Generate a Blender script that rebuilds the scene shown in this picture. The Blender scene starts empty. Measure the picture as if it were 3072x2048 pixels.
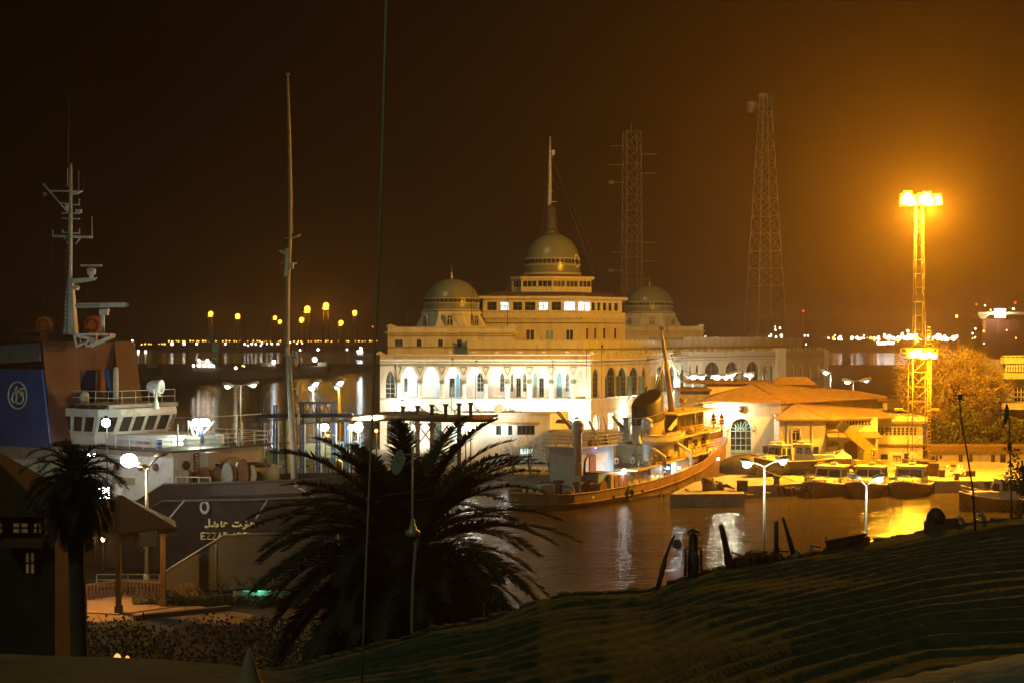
import bpy, math, random
from mathutils import Vector, Matrix
random.seed(7)
C = bpy.context.scene.collection
PI = math.pi
F, H = 4575.0, 18.0                     # focal length in photo pixels, eye height above the water
V = Vector
def P(sx, sy, Y): return V(((sx-1536)*Y/F, Y, H-(sy-1024)*Y/F))
def XA(sx, Y): return (sx-1536)*Y/F
def ZA(sy, Y): return H-(sy-1024)*Y/F
def on_plane(sx, sy, O, U):
    """point of the upright plane through O along U that is seen in direction (sx, sy)"""
    n = V((U[1], -U[0])); d = V(((sx-1536)/F, 1.0)); t = n.dot(V((O[0], O[1])))/n.dot(d)
    return V((d.x*t, t, H-(sy-1024)/F*t))
WM = {}                                  # world matrix of every root
def wm(o):
    while o.parent: o = o.parent
    return WM.get(o.name, Matrix.Identity(4))
def tag(o, label=None, cat=None, group=None, kind=None):
    if label: o['label'] = label
    if cat: o['category'] = cat
    if group: o['group'] = group
    if kind: o['kind'] = kind
    return o
def thing(name, label, cat, loc=(0, 0, 0), rz=0, group=None):
    o = bpy.data.objects.new(name, None); C.objects.link(o)
    o.location = loc; o.rotation_euler = (0, 0, rz); o.empty_display_size = .3
    WM[o.name] = Matrix.Translation(V(loc)) @ Matrix.Rotation(rz, 4, 'Z')
    return tag(o, label, cat, group)
def dup(o, loc=None, rz=None, label=None, scale=None, parent=None):
    c = o.copy(); C.objects.link(c)
    if parent is not None: c.parent = parent
    for ch in list(o.children): dup(ch, parent=c)
    if loc is not None: c.location = loc
    if rz is not None: c.rotation_euler = (0, 0, rz)
    if scale is not None: c.scale = (scale,)*3 if not hasattr(scale, '__len__') else scale
    if label: c['label'] = label
    if parent is None: WM[c.name] = Matrix.Translation(c.location) @ c.rotation_euler.to_matrix().to_4x4()
    return c
class MB:
    def __init__(s): s.v = []; s.f = []; s.M = None; s.sm = []
    def vs(s, pts):
        b = len(s.v)
        for p in pts:
            p = V(p); s.v.append(s.M @ p if s.M is not None else p)
        return b
    def face(s, idx, smooth=False): s.f.append(tuple(idx)); s.sm.append(smooth); return s
    def poly(s, pts):
        b = s.vs(pts); return s.face(range(b, b+len(pts)))
    quad = poly
    def box(s, lo, hi):
        x0, y0, z0 = lo; x1, y1, z1 = hi
        return s.hexa([(x0,y0,z0),(x1,y0,z0),(x1,y1,z0),(x0,y1,z0)], [(x0,y0,z1),(x1,y0,z1),(x1,y1,z1),(x0,y1,z1)])
    def cbox(s, c, size, rz=0):
        c = V(c); w, d, h = size[0]/2, size[1]/2, size[2]/2; R = Matrix.Rotation(rz, 3, 'Z')
        q = [R @ V((a*w, b*d, 0)) for a, b in ((-1,-1),(1,-1),(1,1),(-1,1))]
        return s.hexa([c+p-V((0,0,h)) for p in q], [c+p+V((0,0,h)) for p in q])
    def hexa(s, bot, top):
        b = s.vs(list(bot)+list(top)); n = len(bot)
        s.face([b+n-1-i for i in range(n)]); s.face([b+n+i for i in range(n)])
        for i in range(n): j = (i+1) % n; s.face((b+i, b+j, b+n+j, b+n+i))
        return s
    def bar(s, p, q, w, h=None, up=(0, 0, 1)):
        """square bar from p to q, width w, height h"""
        h = h or w; p = V(p); q = V(q); d = (q-p).normalized(); u = V(up)
        if abs(d.dot(u)) > .98: u = V((0, 1, 0))
        a = d.cross(u).normalized()*w/2; c = a.cross(d).normalized()*h/2
        return s.hexa([p-a-c, p+a-c, p+a+c, p-a+c], [q-a-c, q+a-c, q+a+c, q-a+c])
    def tube(s, p, q, r, r2=None, n=8, smooth=True):
        return s.path([p, q], [r, r if r2 is None else r2], n, smooth)
    def path(s, pts, r, n=6, smooth=True, closed=False):
        pts = [V(p) for p in pts]; k = len(pts); R = r if isinstance(r, (list, tuple)) else [r]*k
        rings = []; pu = None
        for i, p in enumerate(pts):
            if closed: d = pts[(i+1) % k]-pts[i-1]
            else: d = pts[min(i+1, k-1)]-pts[max(i-1, 0)]
            d = d.normalized() if d.length > 1e-9 else V((0,0,1))
            u = pu if pu is not None else (V((0, 0, 1)) if abs(d.z) < .9 else V((0, 1, 0)))
            a = d.cross(u)
            if a.length < 1e-6: a = d.cross(V((1, .3, 0)))
            a.normalize(); b = a.cross(d).normalized(); pu = b
            rings.append(s.vs([p+(a*math.cos(t*2*PI/n)+b*math.sin(t*2*PI/n))*R[i] for t in range(n)]))
        for i in range(k if closed else k-1):
            A, B = rings[i], rings[(i+1) % k]
            for t in range(n): s.face((A+t, A+(t+1) % n, B+(t+1) % n, B+t), smooth)
        if not closed:
            s.face([rings[0]+n-1-t for t in range(n)]); s.face([rings[-1]+t for t in range(n)])
        return s
    def lathe(s, prof, c=(0, 0, 0), n=24, smooth=True, R=None, sx=1, sy=1):
        c = V(c); rows = []
        for r, z in prof:
            pts = [V((r*sx*math.cos(2*PI*t/n), r*sy*math.sin(2*PI*t/n), z)) for t in range(n)]
            if R is not None: pts = [R @ p for p in pts]
            rows.append(s.vs([c+p for p in pts]))
        for A, B in zip(rows, rows[1:]):
            for t in range(n): s.face((A+t, A+(t+1) % n, B+(t+1) % n, B+t), smooth)
        if prof[0][0] > 1e-4: s.face([rows[0]+n-1-t for t in range(n)])
        if prof[-1][0] > 1e-4: s.face([rows[-1]+t for t in range(n)])
        return s
    def ball(s, c, r, n=12, sz=1.0):
        m = max(4, n//2)
        return s.lathe([(max(r*math.sin(PI*i/m), 1e-5), -r*sz*math.cos(PI*i/m)) for i in range(m+1)], c, n)
    def ext(s, poly, d):
        """extrude a flat polygon (3-D points) by vector d"""
        d = V(d); return s.hexa([V(p) for p in poly], [V(p)+d for p in poly])
    def torus(s, c, R, r, axis=(0, 1, 0), n=16, m=6):
        ax = V(axis).normalized(); a = ax.orthogonal().normalized(); b = ax.cross(a)
        return s.path([V(c)+(a*math.cos(2*PI*t/n)+b*math.sin(2*PI*t/n))*R for t in range(n)], r, m, closed=True)
    def loft(s, rows, smooth=False, close=False):
        bs = [s.vs(r) for r in rows]; k = len(rows[0])
        for A, B in zip(bs, bs[1:]):
            for t in range(k if close else k-1): s.face((A+t, A+(t+1) % k, B+(t+1) % k, B+t), smooth)
        return s
    def build(s, name, mat, parent=None, local=False):
        if not s.v: return None
        vv = s.v
        if parent is not None and not local:
            Mi = wm(parent).inverted(); vv = [Mi @ p for p in vv]
        me = bpy.data.meshes.new(name); me.from_pydata([tuple(p) for p in vv], [], s.f)
        me.polygons.foreach_set('use_smooth', s.sm); me.materials.append(mat); me.update()
        o = bpy.data.objects.new(name, me); C.objects.link(o)
        if parent is not None: o.parent = parent
        return o
# ---------------------------------------------------------------- materials
def mat(name, col, rough=.7, metal=0., var=.18, scale=3., bump=0., bscale=None, spec=.5, dirt=None, dscale=.6, dlo=.5, dhi=.7, stretch=(1, 1, 1)):
    m = bpy.data.materials.new(name); m.use_nodes = True; nt = m.node_tree; N = nt.nodes; L = nt.links
    b = N['Principled BSDF']; b.inputs['Roughness'].default_value = rough; b.inputs['Metallic'].default_value = metal
    b.inputs['Specular IOR Level'].default_value = spec
    tc = N.new('ShaderNodeTexCoord'); mp = N.new('ShaderNodeMapping'); mp.inputs['Scale'].default_value = stretch
    L.new(tc.outputs['Object'], mp.inputs[0])
    no = N.new('ShaderNodeTexNoise'); no.inputs['Scale'].default_value = scale; no.inputs['Detail'].default_value = 5
    L.new(mp.outputs[0], no.inputs['Vector'])
    r = N.new('ShaderNodeValToRGB'); c = V(col)
    r.color_ramp.elements[0].position = .3; r.color_ramp.elements[1].position = .7
    r.color_ramp.elements[0].color = (*(c*(1-var)), 1); r.color_ramp.elements[1].color = (*(c*(1+var*.6)), 1)
    L.new(no.outputs['Fac'], r.inputs[0]); out = r.outputs[0]
    if dirt:
        n2 = N.new('ShaderNodeTexNoise'); n2.inputs['Scale'].default_value = dscale; n2.inputs['Detail'].default_value = 7
        n2.inputs['Roughness'].default_value = .65; L.new(mp.outputs[0], n2.inputs['Vector'])
        r2 = N.new('ShaderNodeValToRGB'); r2.color_ramp.elements[0].position = dlo; r2.color_ramp.elements[1].position = dhi
        r2.color_ramp.elements[1].color = (.85, .85, .85, 1); r2.color_ramp.elements[0].color = (0, 0, 0, 1)
        L.new(n2.outputs['Fac'], r2.inputs[0])
        mx = N.new('ShaderNodeMix'); mx.data_type = 'RGBA'; L.new(r2.outputs[0], mx.inputs[0]); L.new(out, mx.inputs[6])
        mx.inputs[7].default_value = (*dirt, 1); out = mx.outputs[2]
    L.new(out, b.inputs['Base Color'])
    if bump:
        n3 = N.new('ShaderNodeTexNoise'); n3.inputs['Scale'].default_value = bscale or scale*4; n3.inputs['Detail'].default_value = 4
        L.new(mp.outputs[0], n3.inputs['Vector']); bp = N.new('ShaderNodeBump'); bp.inputs['Strength'].default_value = bump
        bp.inputs['Distance'].default_value = .05; L.new(n3.outputs['Fac'], bp.inputs['Height']); L.new(bp.outputs[0], b.inputs['Normal'])
    return m
def emit(name, col, strength, var=0., scale=2.):
    m = bpy.data.materials.new(name); m.use_nodes = True; nt = m.node_tree; N = nt.nodes
    b = N['Principled BSDF']; b.inputs['Base Color'].default_value = (*[min(1, c)*.8 for c in col], 1)
    b.inputs['Emission Color'].default_value = (*col, 1); b.inputs['Emission Strength'].default_value = strength
    if var:
        tc = N.new('ShaderNodeTexCoord'); no = N.new('ShaderNodeTexNoise'); no.inputs['Scale'].default_value = scale
        nt.links.new(tc.outputs['Object'], no.inputs['Vector']); mr = N.new('ShaderNodeMapRange')
        mr.inputs[1].default_value = .35; mr.inputs[2].default_value = .65; mr.inputs[3].default_value = strength*(1-var); mr.inputs[4].default_value = strength*(1+var)
        nt.links.new(no.outputs['Fac'], mr.inputs[0]); nt.links.new(mr.outputs[0], b.inputs['Emission Strength'])
    m.cycles.emission_sampling = 'NONE'
    return m
def ribbed(name, col, rough, scale, axis='X', strength=.6, dirt=None, col2=None):
    """tiles, corrugated sheet, boards: a band wave in object space drives a bump"""
    m = mat(name, col, rough, var=.3, scale=1.3, dirt=dirt); nt = m.node_tree; N = nt.nodes; L = nt.links
    tc = N.new('ShaderNodeTexCoord'); w = N.new('ShaderNodeTexWave'); w.bands_direction = axis; w.inputs['Scale'].default_value = scale
    w.inputs['Distortion'].default_value = .4; L.new(tc.outputs['Object'], w.inputs['Vector'])
    bp = N.new('ShaderNodeBump'); bp.inputs['Strength'].default_value = strength; bp.inputs['Distance'].default_value = .12
    L.new(w.outputs['Fac'], bp.inputs['Height']); L.new(bp.outputs[0], N['Principled BSDF'].inputs['Normal'])
    return m
m_white = mat('white_plaster', (.74, .71, .64), .85, var=.12, scale=.8, bump=.2, bscale=3, dirt=(.42, .36, .27), dscale=.9, dlo=.52, dhi=.78, stretch=(1, 1, .22))
m_cream = mat('cream_plaster', (.66, .58, .44), .85, var=.12, scale=.7, bump=.2, bscale=3, dirt=(.38, .30, .19), dscale=.9, dlo=.52, dhi=.78, stretch=(1, 1, .22))
m_trim = mat('pale_trim', (.70, .65, .55), .8, var=.12, scale=2)
m_tiled = mat('dome_tiles', (.25, .26, .17), .25, var=.25, scale=5, bump=.25, bscale=9, spec=.7)
m_domeband = mat('dome_band', (.55, .52, .40), .4, var=.2, scale=6)
m_dark = mat('dark_glass', (.025, .03, .03), .15, var=.5, scale=.6, spec=.8)
m_greenframe = mat('green_frame', (.10, .17, .14), .5, var=.2)
m_bluedoor = mat('blue_door', (.22, .42, .46), .5, var=.15, scale=1)
m_concrete = mat('concrete', (.32, .30, .26), .9, var=.3, scale=.8, bump=.4, bscale=5, dirt=(.12, .11, .09), dscale=.5)
m_asphalt = mat('asphalt', (.06, .055, .05), .9, var=.35, scale=1.5, bump=.3, dirt=(.12, .10, .08), dscale=.3)
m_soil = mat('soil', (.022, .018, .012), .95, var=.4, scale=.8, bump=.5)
m_whitesteel = mat('white_painted_steel', (.72, .72, .70), .45, var=.1, scale=1.2, dirt=(.36, .24, .14), dscale=1.1, dlo=.56, dhi=.74)
m_greysteel = mat('grey_painted_steel', (.40, .41, .41), .5, var=.15, scale=2, dirt=(.22, .15, .1), dscale=1.3, dlo=.56, dhi=.72)
m_darksteel = mat('dark_steel', (.06, .055, .05), .55, var=.35, scale=2, bump=.2)
m_rust = mat('rusty_steel', (.20, .085, .04), .8, var=.45, scale=2.5, bump=.3, dirt=(.07, .035, .02), dscale=2)
m_blacksteel = mat('black_hull_paint', (.019, .014, .012), .55, var=.35, scale=.8, bump=.12, dirt=(.055, .03, .02), dscale=.6, stretch=(1, 1, .35))
m_tughull = mat('rust_brown_hull', (.17, .10, .055), .6, var=.3, scale=1, bump=.25, bscale=2, dirt=(.10, .055, .03), dscale=.7, stretch=(1, 1, .35))
m_tugbuff = mat('buff_paint', (.46, .37, .22), .5, var=.14, scale=1.2, dirt=(.25, .15, .07), dscale=1, dlo=.54, dhi=.72)
m_tugblack = mat('funnel_black', (.03, .028, .026), .45, var=.3, scale=2)
m_blue = mat('blue_paint', (.05, .10, .40), .5, var=.25, scale=1.2, dirt=(.10, .12, .28), dscale=.8, stretch=(1, 1, .3))
m_bluesteel = mat('dark_blue_steel', (.03, .045, .12), .5, var=.3, scale=2)
m_maroon = mat('maroon_paint', (.085, .027, .025), .55, var=.25, scale=1, dirt=(.09, .035, .03), dscale=.8)
m_red = mat('red_paint', (.45, .03, .02), .5, var=.15)
m_orange = mat('orange_paint', (.55, .16, .03), .5, var=.2)
m_yellow = mat('yellow_paint', (.72, .48, .04), .45, var=.15, dirt=(.35, .2, .05), dscale=1.4)
m_rubber = mat('black_rubber', (.025, .024, .023), .85, var=.3, scale=5, bump=.3)
m_wood = mat('brown_wood', (.15, .085, .04), .75, var=.35, scale=2, stretch=(4, 4, .6), bump=.2)
m_palewood = mat('pale_board', (.40, .33, .2), .8, var=.25, scale=2)
m_tile = ribbed('clay_roof_tiles', (.33, .20, .11), .85, 4.5, 'X', .8, dirt=(.2, .13, .08))
m_thatch = mat('thatch', (.075, .048, .025), .95, var=.5, scale=5, bump=.7, stretch=(1, 1, 4))
m_canvas = mat('straw_matting', (.085, .105, .06), .95, var=.45, scale=5, bump=.3, bscale=60, dirt=(.042, .05, .028), dscale=.9)
m_rope = mat('green_rope', (.42, .52, .26), .8, var=.2, scale=30)
m_mast = mat('weathered_mast_steel', (.42, .36, .25), .6, .1, var=.2, scale=2)
m_tower = mat('worn_yellow_steel', (.34, .24, .06), .6, var=.3, dirt=(.14, .08, .03), dscale=1.4)
m_pole = mat('galvanised_pole', (.50, .50, .45), .45, .3, var=.15, scale=2)
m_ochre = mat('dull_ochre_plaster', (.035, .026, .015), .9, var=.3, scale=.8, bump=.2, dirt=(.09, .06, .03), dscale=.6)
m_palm = mat('palm_leaf', (.016, .028, .012), .7, var=.4, scale=1.2)
m_leaf = mat('leaf', (.065, .075, .022), .7, var=.45, scale=.8)
m_dryleaf = mat('dusty_leaf', (.34, .25, .10), .8, var=.4, scale=.8)
m_bark = mat('bark', (.14, .10, .065), .95, var=.4, scale=3, bump=.6, bscale=8, stretch=(1, 1, .3))
m_palebark = mat('pale_bark', (.32, .23, .12), .9, var=.3, scale=2, bump=.4)
m_grass = mat('lawn', (.06, .10, .025), .95, var=.4, scale=1.5, bump=.5)
m_fieldgrey = mat('grey_sheet', (.17, .17, .18), .6, var=.15, scale=.7, bump=.1)
m_black = mat('black_paint', (.02, .02, .02), .6)
m_offwhite = mat('off_white_paint', (.62, .60, .55), .6, var=.1)
m_letter = mat('pale_lettering', (.70, .62, .40), .6, var=.1)
m_navy = mat('navy_lettering', (.03, .05, .12), .6)
m_litpatio = mat('lit_patio_paving', (.40, .24, .11), .9, var=.3, scale=.7, bump=.3, dirt=(.2, .12, .07), dscale=.9)  # the lamp's orange is put into this paving colour
e_sod = emit('sodium_lamp', (1, .55, .08), 30)
e_sodfar = emit('far_sodium_lamp', (1, .40, .03), 5)
e_sodsoft = emit('small_sodium_lamp', (1, .5, .06), 9)
e_white = emit('white_lamp', (1, .97, .86), 40)
e_cool = emit('cool_lamp', (.80, .95, 1), 30)
e_greenish = emit('mercury_lamp', (.86, 1, .84), 35)
e_warm = emit('warm_lamp', (1, .80, .5), 40)
e_win = emit('lit_window', (.75, 1, .95), 1.3, .5, 1.2)
e_winw = emit('warm_lit_window', (1, .9, .62), 1.6, .5, 1.)
e_red = emit('red_beacon', (1, .05, .03), 6)
e_blue = emit('blue_lamp', (.25, .12, 1), 20)
e_shore_w = emit('shore_lamp_white', (1, .95, .82), 9)
e_shore_o = emit('shore_lamp_orange', (1, .46, .06), 7)
LAMPS = []
def light(pos, power, col=(1, 1, 1), r=.25, parent=None, spot=None, aim=None, blend=.5, name='lamp_light'):
    d = bpy.data.lights.new(name, 'SPOT' if spot else 'POINT'); d.energy = power; d.color = col; d.shadow_soft_size = r
    o = bpy.data.objects.new(name, d); C.objects.link(o)
    if spot:
        d.spot_size = math.radians(spot); d.spot_blend = blend
        q = (V(aim)-V(pos)).to_track_quat('-Z', 'Y')
        o.rotation_euler = q.to_euler()
    o.location = pos
    if parent is not None:
        o.parent = parent; o.location = wm(parent).inverted() @ V(pos)
        if spot: o.rotation_euler = (wm(parent).to_3x3().inverted() @ q.to_matrix()).to_euler()
    return o
SOD = (1, .41, .016); WHT = (1, .96, .80); COOL = (.62, .86, 1); GRN = (.86, 1, .72); WRM = (1, .62, .22)
# ---------------------------------------------------------------- wall with openings
def arch_pts(u0, u1, zs, za, kind, n=8):
    """points of the head from the left springing to the right one"""
    c = (u0+u1)/2; w = (u1-u0)/2; out = []
    if kind == 'rect' or za <= zs: return [(u0, zs), (u1, zs)]
    for i in range(n*2+1):
        t = i/(2*n)
        if kind == 'round': a = PI*(1-t); out.append((c+w*math.cos(a), zs+(za-zs)*math.sin(a)))
        else:
            x = 1-abs(2*t-1); e = 1.45                       # pointed head with full shoulders
            u = u0+(u1-u0)*t; k = (1-(1-x)**1.9)**.62
            out.append((u, zs+(za-zs)*(k*.93+.07*x)))
    return out
class Wall:
    """upright wall along U from O; openings are (u0, u1, z0, zspring, zapex, kind)"""
    def __init__(s, O, U, N): s.O = V(O); s.U = V(U).normalized(); s.N = V(N).normalized()
    def p(s, u, z, d=0): q = s.O+s.U*u+s.N*d; return V((q.x, q.y, z))
    def build(s, mb, L, z0, z1, ops, depth=.35, u0=0.):
        ops = sorted(ops); u = u0
        for a, b, zb, zs, za, kind in ops:
            if a > u+1e-4: mb.quad([s.p(u, z0), s.p(a, z0), s.p(a, z1), s.p(u, z1)])
            if zb > z0+1e-4:
                mb.quad([s.p(a, z0), s.p(b, z0), s.p(b, zb), s.p(a, zb)])
            hp = arch_pts(a, b, zs, za, kind)
            for (ua, zc), (ub, zd) in zip(hp, hp[1:]):
                mb.quad([s.p(ua, zc), s.p(ub, zd), s.p(ub, z1), s.p(ua, z1)])
            ring = [(a, zb)]+hp+[(b, zb)]
            for (ua, zc), (ub, zd) in zip(ring, ring[1:]+ring[:1]):
                mb.quad([s.p(ua, zc), s.p(ub, zd), s.p(ub, zd, -depth), s.p(ua, zc, -depth)])
            u = b
        if L > u+1e-4: mb.quad([s.p(u, z0), s.p(L, z0), s.p(L, z1), s.p(u, z1)])
    def pane(s, mb, op, d, n=8):
        a, b, zb, zs, za, kind = op; hp = arch_pts(a, b, zs, za, kind)
        mb.poly([s.p(a, zb, d)]+([s.p(b, zb, d)])+[s.p(x, z, d) for x, z in reversed(hp)])
    def bars(s, mb, op, d, nx=2, nz=3, w=.07):
        a, b, zb, zs, za, kind = op; hp = arch_pts(a, b, zs, za, kind)
        for i in range(1, nx):
            u = a+(b-a)*i/nx; zt = za
            for (ua, zc), (ub, zd) in zip(hp, hp[1:]):
                if ua <= u <= ub and ub > ua: zt = zc+(zd-zc)*(u-ua)/(ub-ua)
            if kind == 'rect' or za <= zs: zt = zs
            mb.bar(s.p(u, zb, d), s.p(u, zt, d), w, w, s.N)
        for j in range(0, nz+1):
            z = zb+(zs-zb)*j/nz; mb.bar(s.p(a, z, d), s.p(b, z, d), w, w, s.N)
        ring = [(a, zb)]+hp+[(b, zb)]
        for (ua, zc), (ub, zd) in zip(ring, ring[1:]):
            q, r = s.p(ua, zc, d), s.p(ub, zd, d)
            if (q-r).length > .01: mb.bar(q, r, w*1.2, w*1.2, s.N)
    def window(s, parent, op, frame, pane, depth=.3, nx=2, nz=3, w=.07, name='window'):
        f = MB(); s.bars(f, op, -depth+.06, nx, nz, w); fo = f.build(name, frame, parent)
        g = MB(); s.pane(g, op, -depth-.01); g.build('pane', pane, fo); return fo
def ushape(sx, Y): return XA(sx, Y)
def rail(mb, pts, h=1., n=3, r=.03, step=1.5, posts=True):
    pts = [V(p) for p in pts]
    for k in range(n): mb.path([p+V((0, 0, h*(k+1)/n)) for p in pts], r, 4)
    for a, b in zip(pts, pts[1:]):
        m = max(1, int((b-a).length/step))
        for i in range(m+1):
            q = a+(b-a)*i/m; mb.tube(q, q+V((0, 0, h)), r*1.2, n=4)
def lattice(mb, base, w0, w1, h, nseg, r=.05, rb=None, rz=0, cx=True):
    """four-legged braced tower on base, width w0 at the foot and w1 at the top"""
    base = V(base); rb = rb or r*.6; R = Matrix.Rotation(rz, 3, 'Z')
    def q(i, c):
        t = i/nseg; w = (w0+(w1-w0)*t)/2; a, b = ((-1,-1),(1,-1),(1,1),(-1,1))[c % 4]
        return base+R @ V((a*w, b*w, h*t))
    for c in range(4):
        mb.tube(q(0, c), q(nseg, c), r, r, 5)
        for i in range(nseg):
            mb.tube(q(i, c), q(i+1, c+1), rb, n=4); 
            if cx: mb.tube(q(i, c+1), q(i+1, c), rb, n=4)
            mb.tube(q(i+1, c), q(i+1, c+1), rb, n=4)
def textobj(body, size, mtl, loc, rot, parent, name='lettering', depth=.01, align='CENTER', sx=1.):
    cu = bpy.data.curves.new(name, 'FONT'); cu.body = body; cu.size = size; cu.extrude = depth; cu.align_x = align; cu.align_y = 'CENTER'
    t = bpy.data.objects.new(name, cu); C.objects.link(t); bpy.context.view_layer.update()
    me = bpy.data.meshes.new_from_object(t.evaluated_get(bpy.context.evaluated_depsgraph_get()))
    bpy.data.objects.remove(t); me.materials.clear(); me.materials.append(mtl)
    o = bpy.data.objects.new(name, me); C.objects.link(o)
    M = Matrix.Translation(V(loc)) @ rot.to_4x4() @ Matrix.Diagonal((sx, 1, 1, 1))
    if parent is not None: o.parent = parent; M = wm(parent).inverted() @ M
    me.transform(M); return o
def frame_rot(U, N):
    """rotation whose x runs along U, y up, z out along N"""
    U = V(U).normalized(); N = V(N).normalized(); return Matrix((U, N.cross(U), N)).transposed()
# ---------------------------------------------------------------- plants
def leaf_quads(mb, pts, size, rnd, flat=.3):
    for p in pts:
        a = V((rnd.gauss(0, 1), rnd.gauss(0, 1), rnd.gauss(0, 1)))
        if a.length < .01: continue
        a.normalize(); b = a.orthogonal().normalized(); b = (Matrix.Rotation(rnd.random()*6.28, 3, a) @ b)
        s = size*rnd.uniform(.6, 1.3); c = a.cross(b)
        mb.quad([p-b*s*.5, p+c*s*.28, p+b*s*.5, p-c*s*.28])
def frond(mb, p0, az, el, L, rnd, droop=1., leafl=.5, n=26, w=.035):
    """feathered palm leaf: arching midrib with two rows of narrow leaflets"""
    d = V((math.cos(az)*math.cos(el), math.sin(az)*math.cos(el), math.sin(el))); pts = [V(p0)]; seg = 12
    for i in range(seg):
        d = (d+V((0, 0, -1))*droop*.13*(.4+i/seg)).normalized(); pts.append(pts[-1]+d*L/seg)
    mb.path(pts, [.035*(1-i/(seg+1))+.006 for i in range(seg+1)], 4)
    for k in range(3, n+1):
        t = k/n*seg; i = min(int(t), seg-1); q = pts[i].lerp(pts[i+1], t-i); td = (pts[i+1]-pts[i]).normalized()
        side = td.cross(V((0, 0, 1)))
        side = side.normalized() if side.length > .05 else V((1, 0, 0))
        up = side.cross(td)
        ll = leafl*(math.sin(PI*(.12+.82*k/n))**.7)*rnd.uniform(.8, 1.15)
        for sg in (-1, 1):
            ld = (side*sg*.75+td*.62+up*rnd.uniform(.05, .4)).normalized(); tip = q+ld*ll+V((0, 0, -.12*ll))
            wv = td*w*.5; mid = q.lerp(tip, .45)+V((0, 0, .02*ll))
            mb.poly([q-wv*.6, mid-wv, tip, mid+wv, q+wv*.6])
def palm(name, label, base, h, r, nfr, L, seed, group=None, leafl=.5, lean=(0, 0), droop=1., n=26, elmin=-.5, w=.035, wob=.06):
    rnd = random.Random(seed); t = thing(name, label, 'palm', base, 0, group); mb = MB(); b = V(base); pts = []; rr = []
    for i in range(14):
        k = i/13; pts.append(b+V((lean[0]*k*k+wob*math.sin(k*5), lean[1]*k*k, h*k))); rr.append(r*(1.15-.3*k)*(1.06 if i % 2 else .96))
    mb.path(pts, rr, 10); mb.build('trunk', m_bark, t)
    top = pts[-1]; mb = MB()
    for i in range(nfr):
        k = i/nfr; el = 1.18-(1.18-elmin)*k**.85+rnd.uniform(-.12, .12)
        frond(mb, top+V((0, 0, -.5*k)), i*2.399+rnd.uniform(-.2, .2), el, L*rnd.uniform(.8, 1.08), rnd, droop*rnd.uniform(.8, 1.2), leafl, n, w)
    mb.build('crown', m_palm, t); return t
def branch(mb, p, d, L, r, depth, rnd, tips, spread=.55, up=.12, kids=3):
    pts = [V(p)]; dd = V(d).normalized(); seg = 4
    for i in range(seg):
        dd = (dd+V((rnd.gauss(0, .16), rnd.gauss(0, .16), rnd.gauss(0, .1)+up))).normalized(); pts.append(pts[-1]+dd*L/seg)
    mb.path(pts, [r*(1-.45*i/seg) for i in range(seg+1)], 6 if depth > 1 else 3)
    if depth == 0: tips += pts[1:]; return
    for k in range(kids):
        q = pts[-1] if k == 0 else pts[rnd.randint(2, seg)]
        nd = (dd+V((rnd.gauss(0, spread), rnd.gauss(0, spread), rnd.gauss(0, spread*.8)))).normalized()
        branch(mb, q, nd, L*rnd.uniform(.62, .85), r*.55, depth-1, rnd, tips, spread, up, kids)
# ---------------------------------------------------------------- camera, world, air
sc = bpy.context.scene
cam = bpy.data.objects.new('camera', bpy.data.cameras.new('camera')); C.objects.link(cam); sc.camera = cam
cam.location = (0, 0, H); cam.rotation_euler = (PI/2, 0, 0)
cam.data.sensor_width = 36; cam.data.lens = 36*F/3072; cam.data.clip_end = 9000; cam.data.clip_start = .1
sc.view_settings.view_transform = 'Standard'; sc.view_settings.look = 'None'; sc.view_settings.exposure = 0; sc.view_settings.gamma = 1
sc.cycles.max_bounces = 5; sc.cycles.diffuse_bounces = 2; sc.cycles.glossy_bounces = 3; sc.cycles.transmission_bounces = 2
sc.cycles.volume_bounces = 0; sc.cycles.caustics_reflective = False; sc.cycles.caustics_refractive = False
sc.cycles.sample_clamp_indirect = 2.0; sc.cycles.use_denoising = True
sc.cycles.sample_clamp_direct = 0
w = bpy.data.worlds.new('World'); sc.world = w; w.use_nodes = True
nt = w.node_tree; N = nt.nodes; L = nt.links; bg = N['Background']
tc = N.new('ShaderNodeTexCoord'); sp = N.new('ShaderNodeSeparateXYZ'); L.new(tc.outputs['Generated'], sp.inputs[0])
rp = N.new('ShaderNodeValToRGB'); e = rp.color_ramp.elements
e[0].position = 0; e[0].color = (.0062, .0023, .0004, 1); e[1].position = .35; e[1].color = (.0026, .0015, .0006, 1)
L.new(sp.outputs['Z'], rp.inputs[0])
# the town's light dome: warmer towards the lit docks (+X)
mr = N.new('ShaderNodeMapRange'); mr.inputs[1].default_value = -.25; mr.inputs[2].default_value = .6; mr.inputs[3].default_value = .7; mr.inputs[4].default_value = 2.6
L.new(sp.outputs['X'], mr.inputs[0]); mm = N.new('ShaderNodeVectorMath'); mm.operation = 'SCALE'
L.new(rp.outputs[0], mm.inputs[0]); L.new(mr.outputs[0], mm.inputs[3]); L.new(mm.outputs[0], bg.inputs[0]); bg.inputs[1].default_value = 1.0
fill_light = bpy.data.objects.new('moon_sun', bpy.data.lights.new('moon_sun', 'SUN')); C.objects.link(fill_light)  # unseen greenish fill light added to brighten the foreground
fill_light.data.energy = .20; fill_light.data.angle = math.radians(3); fill_light.data.color = (.80, 1, .62); fill_light.rotation_euler = (math.radians(38), math.radians(-30), 0)
hz = MB(); hz.box((-3600, -60, -1.5), (3600, 3600, 82)); ho = hz.build('haze', m_white); ho['kind'] = 'stuff'
tag(ho, 'thin amber night haze hanging over the whole harbour')
hm = bpy.data.materials.new('night_haze'); hm.use_nodes = True; hn = hm.node_tree
hn.nodes.remove(hn.nodes['Principled BSDF']); pv = hn.nodes.new('ShaderNodeVolumePrincipled')
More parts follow.
